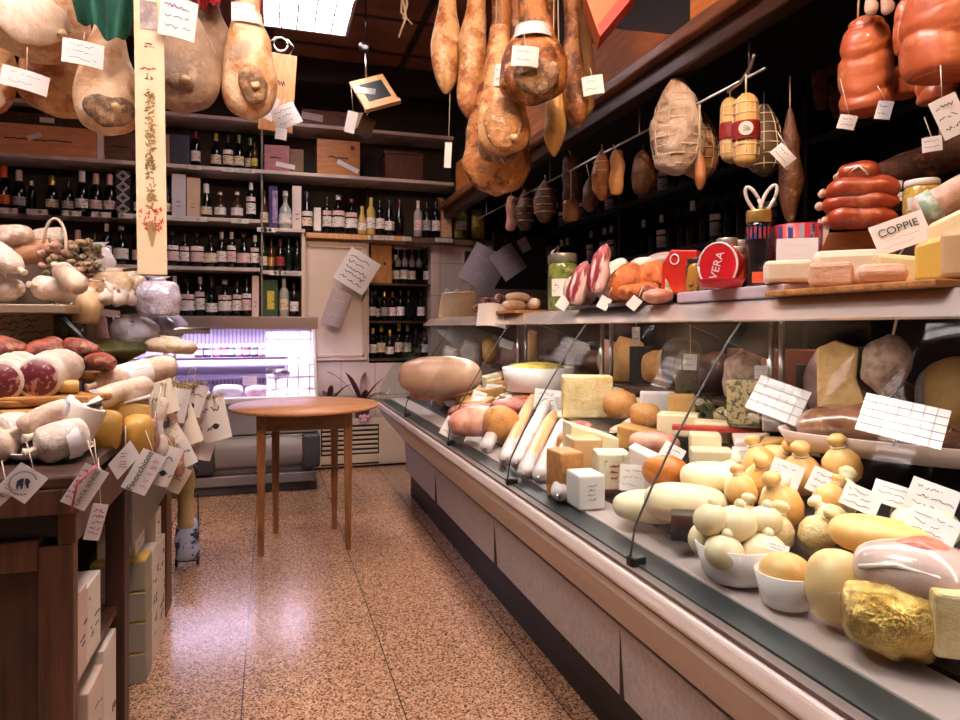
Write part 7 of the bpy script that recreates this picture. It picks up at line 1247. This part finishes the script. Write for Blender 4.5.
w = bpy.data.worlds.new('world'); SC.world = w; w.use_nodes = True
w.node_tree.nodes['Background'].inputs[0].default_value = lin('#3a4a66'); w.node_tree.nodes['Background'].inputs[1].default_value = .12
vs = SC.view_settings; vs.view_transform = 'Standard'; vs.look = 'None'; vs.gamma = 1; vs.use_curve_mapping = False; vs.exposure = 0.5
# ---------------------------------------------------------------- settle: ease touching goods apart so nothing sinks into its neighbour
from mathutils.bvhtree import BVHTree
def settle(iters=14, step=.005):
    bpy.context.view_layer.update()
    FIX = ('display_counter', 'wine_shelving', 'display_fridge', 'walnut_counter', 'dark_counter', 'glass_case', 'round_table', 'staff_shelving', 'niche_rack', 'cream_cupboard', 'vent_cabinet', 'hanging_rail', 'ceiling_light', 'wooden_board', 'cheese_board', 'lilac_tray', 'steel_tray', 'wooden_box', 'price_ticket', 'hanging_plank', 'wire_stand', 'white_bowl', 'fresh_cheese', 'cheese_ball', 'red_sausage', 'scissors', 'wrapped_cheese', 'wrapped_meat', 'red_tin', 'red_dish', 'paper_tag', 'paper_sheet', 'price_card', 'paper_cone', 'white_plate', 'pickled', 'white_dish')
    T_ = []
    for o in COL.objects:
        if o.parent is not None or not o.get('category'): continue
        vs, ps = [], []; stack = [o]
        while stack:
            q = stack.pop(); stack += list(q.children)
            if q.type == 'MESH':
                b = len(vs); mw = q.matrix_world; vs += [mw @ v.co for v in q.data.vertices]; ps += [[b + i for i in p.vertices] for p in q.data.polygons]
        fixed = any(o.name.startswith(f) for f in FIX)
        T_.append(dict(o=o, v=vs, p=ps, fix=fixed, up=o.name.startswith(('display_counter', 'walnut_counter', 'dark_counter', 'wooden_board', 'cheese_board', 'lilac_tray', 'steel_tray', 'wooden_box')), d=V((0, 0, 0)), hang=any('cord' in c.name for c in o.children)))
    def build(t):
        vs = t['v']; t['b'] = BVHTree.FromPolygons(vs, t['p']); xs = [v.x for v in vs]; ys = [v.y for v in vs]; zs = [v.z for v in vs]
        t['lo'] = (min(xs), min(ys), min(zs)); t['hi'] = (max(xs), max(ys), max(zs)); t['c'] = V([(a + b) / 2 for a, b in zip(t['lo'], t['hi'])])
    for t in T_: build(t)
    n = len(T_); act = None
    for it in range(iters):
        T_.sort(key=lambda t: t['lo'][0]); mv = {}; cnt = 0
        for i in range(n):
            a = T_[i]
            for j in range(i + 1, n):
                b = T_[j]
                if b['lo'][0] >= a['hi'][0]: break
                if (a['fix'] and b['fix']) or any(min(a['hi'][k], b['hi'][k]) <= max(a['lo'][k], b['lo'][k]) for k in (1, 2)): continue
                if act is not None and id(a) not in act and id(b) not in act: continue
                if not a['b'].overlap(b['b']): continue
                cnt += 1
                if a['fix'] or b['fix']:
                    f, m = (a, b) if a['fix'] else (b, a)
                    if f['up'] and m['o'].name.split('.')[0] not in ('paper_tag',): mv.setdefault(id(m), [m, V()])[1].z += .8
                    continue
                ca, cb = a['c'], b['c']; mid = (ca + cb) / 2; r = V((mid.x, mid.y, 0)).normalized(); l = V((r.y, -r.x, 0)); df = cb - ca
                wl = ((a['hi'][0] - a['lo'][0]) + (b['hi'][0] - b['lo'][0])) / 2
                if abs(df.z) > .7 * ((a['hi'][2] - a['lo'][2]) + (b['hi'][2] - b['lo'][2])) / 2 and not (a['hang'] or b['hang']): d = V((0, 0, 1 if df.z > 0 else -1)); 
                elif abs(df.dot(l)) > .6 * wl: d = l * (1 if df.dot(l) > 0 else -1)
                else: d = r * (1 if df.dot(r) >= 0 else -1)
                if d.z: 
                    up = b if d.z > 0 else a; mv.setdefault(id(up), [up, V()])[1].z += 1
                else:
                    mv.setdefault(id(a), [a, V()])[1].__isub__(d * .6); mv.setdefault(id(b), [b, V()])[1].__iadd__(d * .6)
        if not mv: break
        act = set()
        for m, d in mv.values():
            if d.length < 1e-6: d = V((0, 0, .3))
            s = d.normalized() * step
            if m['d'].length > (.09 if m['o'].name.startswith(('cured_ham', 'cured_meat')) else .012 if m['o'].name.startswith(('salami', 'cured_pork', 'garlic')) else .04): continue
            m['d'] += s; m['o'].location = m['o'].location + s; m['v'] = [v + s for v in m['v']]; build(m); act.add(id(m))
        # re-check pairs that involve something that moved or still overlaps
        act |= set(mv.keys())
settle()
